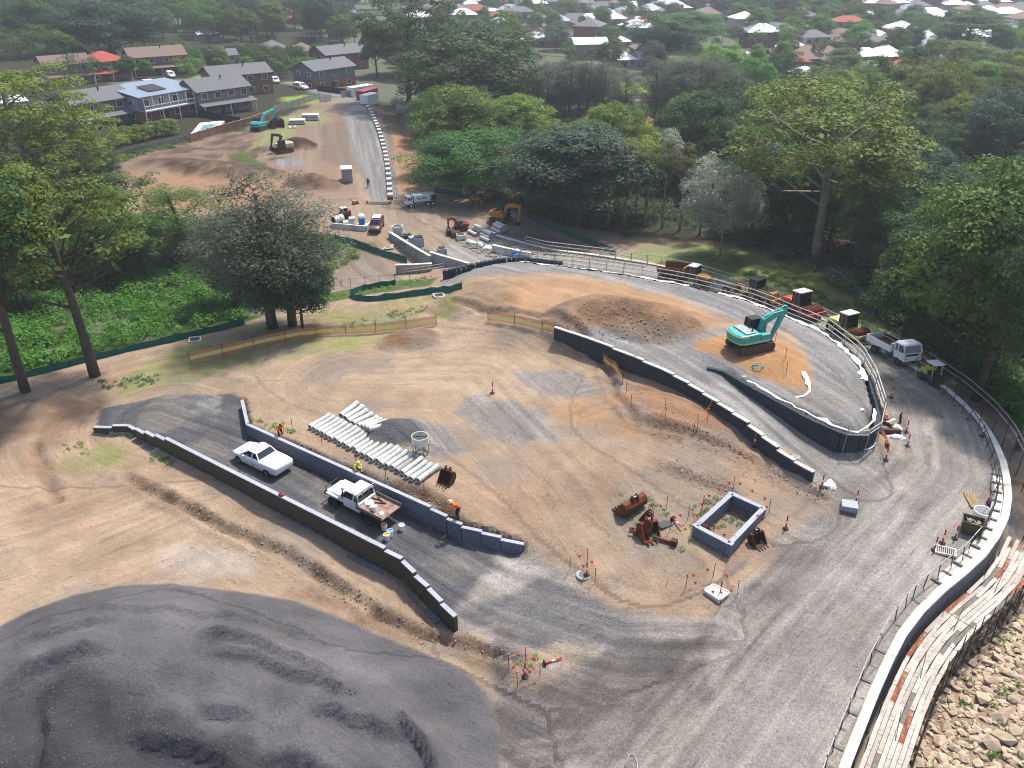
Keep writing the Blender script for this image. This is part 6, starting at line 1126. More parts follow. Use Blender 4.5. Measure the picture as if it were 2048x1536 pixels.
for k_, (pl, n_, m_) in enumerate([([(510, 830), (580, 850), (600, 870), (520, 865)], 24, 'leaf_bright'), ([(1240, 990), (1400, 1000), (1420, 1080), (1350, 1110), (1260, 1060)], 40, 'leaf_bush'), ([(180, 765), (320, 745), (330, 765), (200, 782)], 50, 'leaf_blue'), ([(120, 885), (190, 885), (180, 910), (130, 905)], 14, 'leaf_bush'), ([(300, 905), (350, 915), (345, 935), (300, 925)], 12, 'leaf_bright'), ([(1400, 1010), (1450, 985), (1500, 1030), (1460, 1080), (1410, 1050)], 30, 'leaf_bright'), ([(500, 690), (800, 645), (880, 600), (800, 620), (560, 670)], 90, 'leaf_bush'), ([(1030, 1320), (1070, 1310), (1080, 1345), (1040, 1345)], 8, 'leaf_bright'), ([(1050, 490), (1090, 482), (1110, 500), (1060, 510)], 24, 'leaf_bright')]):
    mass('weeds', ('small weeds by the upper end of the block wall', 'weeds growing round the digger buckets', 'grey-green grass tufts at the foot of the left gums', 'weed tufts left of the lower ramp', 'weeds against the footing of the near wall', 'weeds inside the block pit', 'grass tufts along the orange mesh fence', 'weeds round the flagged pit by the stockpile', 'weeds on the far rubble heap')[k_], 'weeds', pl, n_, (.1, .28), .05, 500, .06, m_, 60 + k_, 1.0)
# hedge and palms
W_ = AT([(235, 298), (362, 268)]); t = thing('hedge', 'clipped yellow-green box hedge in front of the blue roofed house', 'hedge', W_[0], heading(W_[0], W_[1])); l = seglen(*W_); rnd = np.random.default_rng(5)
cs = [np.array([rnd.uniform(0, l), rnd.uniform(0, 2.6), rnd.uniform(.4, 3.0)]) for _ in range(200)]; C_, N_, S_ = clump_leaves(cs, [rnd.uniform(.4, .7) for _ in cs], 150, .15, rnd); mobj('crown', quads_mesh('crown', C_, N_, S_, .6, rnd), 'leaf_hedge', t); b = B()
for x in np.arange(.5, l, 1.4): b.cyl((x, 1.3, 0), (x, 1.3, 2.0), .06, .04, 6)
tag(b.obj('stem', 'bark', t), kind='stuff')
b = B(); rnd = random.Random(3)
for k in range(16):
    a = k * 2.4; e = rnd.uniform(-.2, .9); pts = [(math.cos(a) * r_ * 2.2, math.sin(a) * r_ * 2.2, 4.2 + e * r_ * 1.6 - 2.2 * r_ * r_) for r_ in np.linspace(0, 1, 7)]
    for i in range(6):
        p, q = Vector(pts[i]), Vector(pts[i + 1]); s_ = Vector((-math.sin(a), math.cos(a), 0))
        for u in (0, .33, .66):
            c_ = p.lerp(q, u)
            for sg in (-1, 1): e_ = c_ + s_ * sg * .5 * (1.1 - i / 7) + Vector((0, 0, -.22)); d_ = (q - p) * .3; b.add([c_, c_ + d_, e_ + d_ * .6], [(0, 1, 2)])
PALM = b.mesh('fronds'); PT = B().cyl((0, 0, -.2), (0, 0, 4.2), .16, .11, 8).mesh('trunk'); PALM.materials.append(M('leaf_olive')); PT.materials.append(M('bark'))
pl = [(205, 118), (222, 120), (250, 118), (275, 116), (300, 118), (505, 140), (520, 150), (545, 150), (560, 158), (440, 150), (575, 148), (485, 118)]
for i, (x, y) in enumerate(sorted(pl)):
    p = at(x, y); t = thing('palm_tree', 'feathery palm between the left-hand houses, %s from the left' % ORD(i + 1), 'palm', p, i * 1.3, 'garden palms', 1.1)
    for nm, me in (('fronds', PALM), ('trunk', PT)): o = bpy.data.objects.new(nm, me); C.objects.link(o); o.parent = t
# ------------------------------------------------------------------ houses
def house(label, fl, fr, depth, storeys, wall, roof, rtype='gable', eave=.5, pitch=.42, frontwin=3, sidewin=2, name='house', upper=None, rh=2.7, group=None, wins=True, balcony=False, porch=False, axis='x', trim='hi_white'):
    a, c = at(*fl), at(*fr); wd = math.hypot(c.x - a.x, c.y - a.y); rz = heading(a, c); z = min(a.z, c.z) - .1
    t = thing(name, label, 'house' if name == 'house' else 'shed', (a.x, a.y, z), rz, group); hgt = storeys * rh
    B().box((wd / 2, depth / 2, rh / 2 - .3), (wd, depth, rh + .6)).obj('wall', wall, t)
    if storeys > 1: B().box((wd / 2, depth / 2, rh + (hgt - rh) / 2), (wd - .02, depth - .02, hgt - rh)).obj('upper_wall', upper or wall, t)
    e = eave; b = B(); th = .14
    def roofface(pts): b.add(pts + [(p[0], p[1], p[2] - th) for p in pts], [tuple(range(len(pts))), tuple(range(len(pts), 2 * len(pts)))[::-1]] + [(i, (i + 1) % len(pts), len(pts) + (i + 1) % len(pts), len(pts) + i) for i in range(len(pts))])
    x0, x1, y0, y1 = -e, wd + e, -e, depth + e; rz_ = hgt
    if rtype == 'gable':
        if axis == 'x':
            hr = depth / 2 * pitch; ym = depth / 2; lo = rz_ - e * pitch
            roofface([(x0, y0, lo), (x1, y0, lo), (x1, ym, rz_ + hr), (x0, ym, rz_ + hr)]); roofface([(x1, y1, lo), (x0, y1, lo), (x0, ym, rz_ + hr), (x1, ym, rz_ + hr)])
            g = B(); 
            for x in (.02, wd - .02): g.add([(x, 0, rz_ - .02), (x, depth, rz_ - .02), (x, ym, rz_ + hr - .1)], [(0, 1, 2)])
        else:
            hr = wd / 2 * pitch; xm = wd / 2; lo = rz_ - e * pitch
            roofface([(x0, y0, lo), (xm, y0, rz_ + hr), (xm, y1, rz_ + hr), (x0, y1, lo)]); roofface([(x1, y0, lo), (x1, y1, lo), (xm, y1, rz_ + hr), (xm, y0, rz_ + hr)])
            g = B()
            for y in (.02, depth - .02): g.add([(0, y, rz_ - .02), (wd, y, rz_ - .02), (xm, y, rz_ + hr - .1)], [(0, 1, 2)])
        g.obj('gable_wall', upper or wall, t)
    elif rtype == 'hip':
        m = min(wd, depth) / 2; hr = m * pitch; lo = rz_ - e * pitch
        if wd >= depth: r0, r1 = (depth / 2, depth / 2), (wd - depth / 2, depth / 2)
        else: r0, r1 = (wd / 2, wd / 2), (wd / 2, depth - wd / 2)
        R0, R1 = (*r0, rz_ + hr), (*r1, rz_ + hr); A_, B_, C2, D_ = (x0, y0, lo), (x1, y0, lo), (x1, y1, lo), (x0, y1, lo)
        if wd >= depth: fs = [[A_, B_, R1, R0], [B_, C2, R1], [C2, D_, R0, R1], [D_, A_, R0]]
        else: fs = [[A_, B_, R0], [B_, C2, R1, R0], [C2, D_, R1], [D_, A_, R0, R1]]
        b.add([A_, B_, C2, D_, R0, R1], []); 
        for f_ in fs: b.add(f_, [tuple(range(len(f_)))])
        b.add([A_, B_, C2, D_], [(3, 2, 1, 0)])
    else:
        roofface([(x0, y0 - .6, rz_ + .15), (x1, y0 - .6, rz_ + .15), (x1, y1, rz_ + depth * .16), (x0, y1, rz_ + depth * .16)])
    ro = b.obj('roof', roof, t, fix=True)
    if rtype == 'gable' and axis == 'x' and wins: B().box((wd * .6, depth * .35, rz_ + depth / 2 * pitch), (.25, .25, .7)).obj('roof_vent', 'black', ro)
    if wins:
        def win(x, y, z_, w_, h_, side):
            o = B().box((0, 0, 0), (w_ + .16, .1, h_ + .16)).obj('window', trim, t); o.location = (x, y, z_); o.rotation_euler.z = 0 if side == 'f' else R(90)
            n = 2
            for k in range(n): p = B().box(((k - .5) * w_ / 2, 0, 0), (w_ / 2 - .05, .13, h_)).obj('pane', 'glass', o)
        for s in range(storeys):
            zz = s * rh + 1.45
            for k in range(frontwin): win(wd * (k + .5) / frontwin, -.02, zz, 1.3, 1.2, 'f')
            for k in range(sidewin): win(wd + .02, depth * (k + .5) / sidewin, zz, 1.1, 1.0, 's'); win(-.02, depth * (k + .5) / sidewin, zz, 1.1, 1.0, 's')
        d = B().box((wd * .5 - .9, -.03, 1.0), (.95, .1, 2.05)).obj('door', 'dark_grey_paint', t)
    if porch:
        b = B(); b.add([(-.3, -2.4, rh - .35), (wd + .3, -2.4, rh - .35), (wd + .3, 0, rh + .3), (-.3, 0, rh + .3)], [(0, 1, 2, 3)]); b.add([(-.3, -2.4, rh - .47), (wd + .3, -2.4, rh - .47), (wd + .3, 0, rh + .18), (-.3, 0, rh + .18)], [(3, 2, 1, 0)]); b.obj('porch_roof', roof, t, fix=False)
        for x in (.2, wd * .5, wd - .2): B().bar((x, -2.2, -.2), (x, -2.2, rh - .4), .14).obj('porch_post', trim, t)
    if balcony:
        B().box((wd / 2, -1.0, rh + .05), (wd, 2.0, .22)).obj('balcony_floor', 'pale_concrete', t)
        for k in range(8): B().bar((wd * k / 7, -1.9, -.2 if k % 2 == 0 else rh), (wd * k / 7, -1.9, hgt), .12).obj('balcony_post', 'hi_white', t)
        B().bar((0, -1.9, rh + 1.05), (wd, -1.9, rh + 1.05), .1).obj('balcony_rail', 'hi_white', t)
        B().box((0, -.95, rh + 1.3), (.06, 1.9, 2.3)).obj('blue_screen', 'tin_blue', t)
    return t
t = house('modern two storey house with blue metal roof and white balcony', (285, 248), (398, 226), 9.5, 2, 'brick_red', 'tin_blue', 'skillion', .4, upper='render_wall', frontwin=4, balcony=True); B().box((6.5, 3.6, 6.35), (4.4, 4.2, .08), 0, 0, .155).obj('solar_panel', 'black', t)
house('grey timber house with low gables left of the blue roofed house', (160, 262), (275, 242), 10, 2, 'grey_wall', 'tile_grey', 'gable', .6, .35, upper='grey_wall', frontwin=2, porch=True); house('brown brick house with grey tiled roof and glazed lower floor', (402, 232), (505, 218), 9, 2, 'brick_brown', 'tile_grey', 'gable', .5, .45, frontwin=4, porch=True)
house('red brick house with long grey gable roof behind the lawn', (432, 196), (548, 186), 9, 2, 'brick_red', 'tile_grey', 'gable', .5, .4, frontwin=4); house('brick and grey gabled house with garage above the site entrance', (632, 178), (712, 170), 9, 2, 'brick_red', 'tile_grey', 'gable', .5, .42, upper='grey_wall', frontwin=3)
house('dark brick house with grey roof half hidden behind the tall gum', (655, 143), (738, 137), 10, 2, 'brick_red', 'tile_grey', 'gable', .5, .4, frontwin=3); house('pink brick house with bright red tiled roof', (185, 164), (262, 158), 9, 2, 'brick_red', 'tile_red', 'hip', .5, .45, frontwin=3, porch=True)
house('brown tiled house left of the red tiled house', (98, 172), (190, 165), 9, 2, 'brick_brown', 'tile_brown', 'gable', .5, .4, frontwin=3, porch=True); house('brown roofed brick house beside the driveway with the white car', (268, 152), (378, 146), 10, 2, 'brick_red', 'tile_brown', 'gable', .5, .42, frontwin=4, porch=True)
house('small house with dark hipped roof behind the yellow flowering tree', (528, 112), (580, 110), 9, 1, 'brick_brown', 'tile_grey', 'hip', .5, .5, frontwin=2); house('brown roofed house with a metal roof patch behind the gabled brick house', (585, 118), (640, 116), 9, 1, 'brick_brown', 'tile_brown', 'hip', .5, .5, frontwin=2)
house('white roofed shed at the far left edge among the gums', (-30, 235), (60, 225), 7, 1, 'render_wall', 'tin_white', 'gable', .3, .25, frontwin=2, name='shed'); house('low white roofed shed behind the white car', (398, 82), (440, 80), 8, 1, 'render_wall', 'tin_white', 'gable', .3, .3, frontwin=1, name='shed')
house('grey roofed cottage among the palms', (425, 128), (478, 126), 8, 1, 'render_wall', 'tile_grey', 'gable', .4, .4, frontwin=2)
# the nearer suburb across the wood
house('white two storey house with weathered red tiled roof in front of the wood', (1768, 178), (1832, 178), 9, 2, 'render_wall', 'tile_red', 'hip', .5, .5, frontwin=3); house('white metal roofed house behind the weathered red tiled house', (1735, 156), (1775, 154), 9, 1, 'render_wall', 'tin_white', 'hip', .5, .5, frontwin=2); house('white roofed blue house beside the power pole', (1598, 168), (1650, 166), 10, 1, 'tin_blue', 'tin_white', 'hip', .5, .4, frontwin=2)
house('grey cottage with white roof left of the power pole', (1500, 135), (1530, 134), 8, 1, 'grey_wall', 'tin_white', 'gable', .3, .5, frontwin=2); house('brown roofed low house left of the white roofed houses', (1545, 128), (1582, 127), 9, 1, 'brick_brown', 'tile_brown', 'gable', .5, .4, frontwin=2); house('green roofed shed by the sports field', (1944, 192), (1975, 190), 6, 1, 'dark_grey_paint', 'green_paint', 'gable', .2, .25, frontwin=0, sidewin=0, name='shed'); house('long white pavilion beyond the sports field', (1985, 132), (2060, 130), 9, 1, 'render_wall', 'tin_white', 'hip', .6, .4, frontwin=5)
house('brick house with white roof sheets behind the creek grove', (1150, 120), (1215, 119), 11, 2, 'brick_brown', 'tin_white', 'gable', .5, .3, frontwin=3); house('big white roofed house by the cul-de-sac', (1205, 97), (1262, 96), 12, 1, 'render_wall', 'tin_white', 'hip', .6, .45, frontwin=4); house('red brick house above the big white roof', (1262, 72), (1315, 71), 10, 2, 'brick_red', 'tile_red', 'hip', .5, .4, frontwin=3); house('brown roofed long house in front of the dark fig', (1270, 112), (1330, 111), 9, 1, 'brick_brown', 'tile_brown', 'hip', .5, .4, frontwin=3); house('white roofed house hidden among the she-oaks', (1235, 135), (1275, 134), 9, 1, 'render_wall', 'tin_white', 'hip', .5, .5, frontwin=2); house('small pale house with bright roof right of the she-oaks', (1280, 132), (1310, 131), 8, 1, 'render_wall', 'tin_white', 'gable', .4, .4, frontwin=2)
house('two storey white house in the middle of the suburb', (1068, 60), (1098, 59), 9, 2, 'render_wall', 'tile_brown', 'hip', .5, .45, frontwin=3); house('pink roofed pair of houses at the edge of the grove', (1050, 82), (1110, 80), 10, 1, 'render_wall', 'tile_red', 'hip', .5, .4, frontwin=3)
# far suburb: simple houses, each its own object
FAR = {}
def farhouse(px, py, wd, dp, wall, roof, storeys, rz, label, group):
    p = at(px, py); k = (round(wd), round(dp), wall, roof, storeys)
    if k not in FAR:
        h = 2.8 * storeys; W2, D2 = wd / 2, dp / 2; m = min(W2, D2); b1 = B(); b1.box((0, 0, h / 2 - .3), (wd, dp, h + .6)); e = .5; r = B(); A_ = [(-W2 - e, -D2 - e, h), (W2 + e, -D2 - e, h), (W2 + e, D2 + e, h), (-W2 - e, D2 + e, h)]; q = [(-(W2 - m), 0, h + m * .5), (W2 - m, 0, h + m * .5)]
        r.add(A_ + q, [(0, 1, 5, 4), (1, 2, 5), (2, 3, 4, 5), (3, 0, 4), (3, 2, 1, 0)]); wm = B()
        ws = []
        for s in range(storeys):
            for k2 in range(3): ws.append((wd * (k2 - 1) / 3.2, -D2 - .03, 1.5 + 2.8 * s))
        wmesh = B().box((0, 0, 0), (1.5, .1, 1.2)).mesh('window'); wmesh.materials.append(M('glass')); m1 = b1.mesh('wall'); m1.materials.append(M(wall)); m2 = r.mesh('roof'); m2.materials.append(M(roof)); FAR[k] = (m1, m2, wmesh, ws)
    m1, m2, wm, ws = FAR[k]; t = thing('house', label, 'house', (p.x, p.y, p.z), rz, group)
    for n_, me in (('wall', m1), ('roof', m2)): o = bpy.data.objects.new(n_, me); C.objects.link(o); o.parent = t
    if p.y < 420:
        for w_ in ws: o = bpy.data.objects.new('window', wm); C.objects.link(o); o.parent = t; o.location = w_
rnd = random.Random(9); spots = []
RF = [('tin_white', 'white'), ('tin_white', 'white'), ('tile_grey', 'grey'), ('tile_grey', 'grey'), ('tile_brown', 'brown'), ('tile_brown', 'brown'), ('tile_red', 'red'), ('tin_blue', 'blue-grey'), ('tin_blue', 'blue-grey')]
for (y0, y1, gap, n, band, ranges) in ((90, 150, 26, 20, 'nearest', ((1560, 1980),)), (52, 92, 28, 34, 'second', ((880, 1300), (1480, 1560), (1600, 2060))), (28, 50, 25, 56, 'third', ((840, 1440), (1600, 2070), (380, 700))), (12, 28, 21, 76, 'fourth', ((830, 1480), (1560, 2070), (380, 640))), (2, 12, 17, 90, 'farthest', ((820, 2070), (300, 700)))):
    row = []; k = 0
    while len(row) < n and k < 3000:
        k += 1; r0 = rnd.choice(ranges); x, y = rnd.uniform(*r0), rnd.uniform(y0, y1)
        if any(abs(x - a) < gap and abs(y - c) < gap * .42 for a, c, *_ in row): continue
        row.append((x, y))
    row.sort(); cc = {}
    for x, y in row:
        rf, nm = rnd.choice(RF); cc[nm] = cc.get(nm, 0) + 1
        farhouse(x, y, rnd.choice([11, 14, 17]), rnd.choice([9, 11]), rnd.choice(['render_wall', 'brick_brown', 'brick_red', 'render_wall']), rf, rnd.choice([1, 1, 1, 2]), rnd.choice([0, R(90)]) + rnd.uniform(-.35, .35), '%s roofed house, %s of its roof colour from the left in the %s suburb row' % (nm, ORD(cc[nm]), band), 'houses of the far suburb')
# ------------------------------------------------------------------ fences, pool terrace, containers, poles
w = thing('garden_wall', 'red brick garden wall behind the teal excavator', 'wall'); ln = AT([(382, 284), (440, 266), (500, 250), (548, 232)])
pp = along(ln, 3.0)
for (a, _), (c, _) in zip(pp[:-1], pp[1:]): m = (a + c) / 2; B().box((m.x, m.y, m.z + .6), ((c - a).length - .3, .22, 1.6), heading(a, c)).obj('wall_panel', 'brick_red', w); B().box((a.x, a.y, a.z + .65), (.35, .35, 1.8), heading(a, c)).obj('pier', 'brick_red', w); B().box((m.x, m.y, m.z + 1.43), ((c - a).length - .3, .3, .07), heading(a, c)).obj('coping', 'brick_brown', w)
def panelfence(label, px, h, m, step=2.4, post='timber_grey', name='fence'):
    w = thing(name, label, 'fence'); pp = along(AT(px), step)
    for (a, _), (c, _) in zip(pp[:-1], pp[1:]): md = (a + c) / 2; B().box((md.x, md.y, md.z + h / 2 - .1), ((c - a).length - .08, .06, h), heading(a, c)).obj('panel', m, w); B().box((a.x, a.y, a.z + h / 2), (.1, .1, h + .2), heading(a, c)).obj('post', post, w)
panelfence('grey paling fence below the yellow-green hedge', [(150, 352), (235, 318), (300, 300), (378, 282)], 1.2, 'timber_grey'); panelfence('weathered grey sheet fence beside the small lawn', [(548, 226), (600, 210), (640, 198)], 1.6, 'galv'); panelfence('black metal fence beside the pool terrace', [(398, 232), (440, 242), (482, 250)], 1.6, 'black', 2.4, 'black'); panelfence('black fence below the gabled brick house', [(635, 182), (680, 188), (705, 190)], 1.5, 'black', 2.4, 'black'); panelfence('temporary site fence with banners at the entrance', [(640, 205), (663, 202)], 1.7, 'off_white', 2.0, 'galv'); panelfence('pale temporary fence panels left of the site office', [(683, 196), (706, 193)], 1.7, 'galv', 2.0, 'galv')
p = [at(376, 276), at(430, 262), at(452, 243), at(400, 247)]; t = thing('pool_terrace', 'white paved pool terrace below the balcony house', 'terrace'); z = max(q.z for q in p) + .1; B().slab([(q.x, q.y) for q in p], z - .6, z).obj('paving', 'pale_concrete', t); c_ = [(p[0] + p[1] + p[2] + p[3]) / 4][0]; B().slab([(c_.x + (q.x - c_.x) * .5, c_.y + (q.y - c_.y) * .5) for q in p], z - .1, z + .012).obj('pool_water', 'pool', t)
def container(label, a, c, d, h, m, door=True, name='container'):
    p, q = at(*a), at(*c); l = math.hypot(q.x - p.x, q.y - p.y); t = thing(name, label, 'container', (p.x, p.y, min(p.z, q.z)), heading(p, q)); b = B(); n = int(l / .3); b.box((l / 2, d / 2, h / 2 + .1), (l, d, h))
    for k in range(n): b.box(((k + .5) * l / n, -.015, h / 2 + .1), (l / n * .5, .04, h * .92))
    b.obj('body', m, t); B().box((l / 2, d / 2, h + .14), (l + .1, d + .1, .08)).obj('roof', 'tin_white' if m != 'red_paint' else m, t)
    if door: B().box((l * .3, -.04, 1.1), (.9, .06, 2.0)).obj('door', 'black', t); B().box((l * .65, -.04, 1.5), (1.0, .06, .8)).obj('window', 'glass', t)
    return t
container('long white site office container at the top of the far road', (708, 195), (748, 192), 2.4, 2.6, 'white_paint'); container('red container tucked behind the small white box', (730, 202), (757, 198), 2.4, 2.5, 'red_paint', False); container('small white storage box at the end of the far road', (736, 211), (757, 208), 2.2, 2.4, 'white_paint', False)
t = container('pale topped grey portable shed standing beside the soil heap', (685, 366), (706, 366), 2.6, 2.3, 'steel', False, 'portable_shed')
w = thing('block_footing', 'row of white blocks with black gaps along the right side of the far road', 'footing'); ln = AT([(733, 213), (742, 225), (752, 248), (762, 275), (770, 305), (775, 335), (778, 365), (781, 398)]); WBK = blockmesh('white_block', 1.4, .85, .55, .03); WBK.materials.append(M('pale_concrete')); BBK = blockmesh('black_gap', 1.45, .8, .5, .03); BBK.materials.append(M('black'))
for k, (a, rz) in enumerate(along(ln, 1.5)): put('block' if k % 2 else 'gap_block', WBK if k % 2 else BBK, None, w, (a.x, a.y, hz(a.x, a.y) + (.25 if k % 2 else .24)), rz)
railing('guard_rail', 'red and white tape rail along the white block footing', offset(ln, 1.0), lambda p: hz(p.x, p.y), 3.0, (.8,), 'bollard_red', 'picket', 1.0, 31, .03)
def pole(label, px, top, arms=True):
    p = at(*px); h = 5.0
    while proj(p.x, p.y, p.z + h)[1] > top and h < 40: h += .1
    t = thing('power_pole', label, 'pole', p); B().cyl((0, 0, -.5), (0, 0, h), .17, .12, 8).obj('mast', 'timber_grey', t)
    for z in (h - .5, h - 1.5): B().box((0, 0, z), (2.2, .12, .14)).obj('cross_arm', 'timber_grey', t)
    for x in (-.9, -.3, .3, .9): B().cyl((x, 0, h - .42), (x, 0, h - .2), .06, .04, 6).obj('insulator', 'hi_white', t)
    return p, h
pA = pole('timber power pole beside the tall far gum', (712, 112), 52); pB = pole('timber power pole beside the white roofed blue house', (1620, 174), 122); pC = pole('timber power pole in the middle of the creek grove', (1180, 175), 108)
def wire(label, a, c, dx):
    p, h = a; q, g = c; pts = []
    for k in range(13): u = k / 12; pts.append((p.x + (q.x - p.x) * u, p.y + (q.y - p.y) * u, p.z + h - .2 + (q.z + g - p.z - h) * u - 6 * u * (1 - u) + dx))
    tag(B().tube(pts, .05, 4).obj('power_line', 'black'), label, 'cable')
wire('upper power cable strung from the far gum pole to the grove', pA, pC, 0); wire('lower power cable strung from the far gum pole to the grove', pA, pC, -1); wire('upper power cable from the grove to the right-hand pole', pC, pB, 0); wire('lower power cable from the grove to the right-hand pole', pC, pB, -1)
t = thing('footbridge', 'grey footbridge with sloping ramp over the creek', 'bridge'); a, c, d = at(1205, 222), at(1255, 214), at(1420, 212); z = a.z + 2.2
for q, r_ in ((a, c), (c, d)):
    m = (q + r_) / 2; l = math.hypot(r_.x - q.x, r_.y - q.y); B().box((m.x, m.y, z), (l, 1.8, .3), heading(q, r_)).obj('deck', 'timber_grey', t)
    for s in (-.9, .9):
        for hh_ in (.6, 1.1): B().box((m.x - math.sin(heading(q, r_)) * s, m.y + math.cos(heading(q, r_)) * s, z + hh_), (l, .06, .08), heading(q, r_)).obj('rail', 'timber_grey', t)
for u in np.linspace(0, 1, 7): p_ = c.lerp(d, u); B().box((p_.x, p_.y, (z + p_.z) / 2 - .3), (.25, .25, z - p_.z + .6)).obj('pier', 'timber_grey', t)
b = B(); b.box((0, 0, 0), (9, .25, 1.9)); o = b.obj('abutment', 'dark_grey_paint', t); o.location = ((a.x + c.x) / 2, (a.y + c.y) / 2 - 1.0, z - .8); o.rotation_euler.z = heading(a, c)
railing('park_fence', 'low white rail fence along the park path', AT([(1030, 182), (1110, 190), (1190, 197), (1260, 203)]), lambda p: hz(p.x, p.y), 4, (1.0, .5), 'rail_pipe', 'rail_pipe', 1.1, 33, .05)
w = thing('chain_link_fence', 'old chain link fence along the foot of the right-hand wood', 'fence')
pp = along(AT([(1655, 560), (1690, 585), (1720, 610), (1745, 640)]), 2.5)
for (a, _), (c, _) in zip(pp[:-1], pp[1:]):
    B().cyl((a.x, a.y, hz(a.x, a.y) - .2), (a.x, a.y, hz(a.x, a.y) + 1.8), .04, .04, 6).obj('post', 'galv', w); B().cyl((a.x, a.y, hz(a.x, a.y) + 1.75), (c.x, c.y, hz(c.x, c.y) + 1.75), .03, .03, 6).obj('rail', 'galv', w); B().add([(a.x, a.y, hz(a.x, a.y)), (c.x, c.y, hz(c.x, c.y)), (c.x, c.y, hz(c.x, c.y) + 1.7), (a.x, a.y, hz(a.x, a.y) + 1.7)], [(0, 1, 2, 3)]).obj('wire_mesh', mat('chain_mesh', lin('8a8c8c', .6), .6, alpha=.3), w)
railing('goal_post', 'white goal frame on the sports field', AT([(1985, 168), (2000, 170)]), lambda p: hz(p.x, p.y), 3.0, (2.2,), 'hi_white', 'hi_white', 2.2, 35, .08)
# ------------------------------------------------------------------ pipes
def pipemesh(l, r, th=.05, bell=True):
    prof_o = [(r, 0), (r, l - .32), (r * 1.16, l - .28), (r * 1.16, l)] if bell else [(r, 0), (r, l)]; b = B(); n = 18; ring_ = lambda rr, x: [(x, rr * math.cos(2 * math.pi * k / n), r + rr * math.sin(2 * math.pi * k / n)) for k in range(n)]
    secs = [ring_(r - th, .0)] + [ring_(q, x) for q, x in prof_o] + [ring_(r - th * .6, prof_o[-1][1]), ring_(r - th, l * .96), ring_(r - th, .0)]
    b.loft(secs, caps=False); me = b.mesh('concrete_pipe'); bm = bmesh.new(); bm.from_mesh(me); bmesh.ops.remove_doubles(bm, verts=bm.verts, dist=.0005); bmesh.ops.recalc_face_normals(bm, faces=bm.faces); bm.to_mesh(me); bm.free(); me.materials.append(M('pipe_concrete')); me.shade_smooth(); me.set_sharp_from_angle(angle=R(40)); return me
def pipes(near0, near1, far0, far1, n, r, rowlab, group, dz=0.0, tint=None):
    a0, a1, f0, f1 = at(*near0), at(*near1), at(*far0), at(*far1)
    for i in range(n):
        u = i / (n - 1); a = a0.lerp(a1, u); f_ = f0.lerp(f1, u); d = f_ - a; l = math.hypot(d.x, d.y); k = round(l, 1); rnd = random.Random(i * 3 + n)
        if (k, r) not in PIPE: PIPE[(k, r)] = pipemesh(k, r)
        j = rnd.uniform(-.12, .12); an = math.atan2(d.y, d.x) + rnd.uniform(-.02, .02); o = bpy.data.objects.new('concrete_pipe', PIPE[(k, r)]); C.objects.link(o); o.location = (a.x + math.cos(an) * j, a.y + math.sin(an) * j, hz(a.x, a.y) + dz + .02); o.rotation_euler = (0, 0, an)
        tag(o, 'pale concrete pipe in the %s, %s from the left' % (rowlab, ORD(i + 1)), 'pipe', group); (tint and i == tint) and (omat_pipe(o))
PIPE = {}
def omat_pipe(o): o.material_slots[0].link = 'OBJECT'; o.material_slots[0].material = M('concrete'); o['label'] = 'darker grey concrete pipe in the long front row beside the pipes with red caps'
pipes((619, 860), (834, 968), (662, 836), (876, 938), 24, .21, 'long front row of the pipe yard', 'pipes of the front row', tint=19); pipes((683, 836), (738, 864), (718, 810), (780, 840), 8, .22, 'short back row of the pipe yard', 'pipes of the back row')
far_sp = [((937, 466), 0), ((947, 460), 0), ((955, 457), 0), ((962, 472), 0), ((968, 469), 0), ((974, 465), 0), ((962, 478), 0), ((984, 461), 0), ((990, 457), 0), ((996, 453), 0), ((988, 460), .55), ((993, 456), .55), ((966, 471), .5), ((950, 461), .5)]
for i, ((x, y), dz) in enumerate(sorted(far_sp)):
    p = at(x, y); q = at(x + 19, y + 9); an = heading(p, q); k = (2.3, .27)
    if k not in PIPE: PIPE[k] = pipemesh(2.3, .27)
    o = bpy.data.objects.new('concrete_pipe', PIPE[k]); C.objects.link(o); o.location = (p.x, p.y, p.z + dz); o.rotation_euler = (0, 0, an); tag(o, 'concrete pipe in the far stack by the yellow excavator, %s from the left' % ORD(i + 1), 'pipe', 'far stacked pipes')
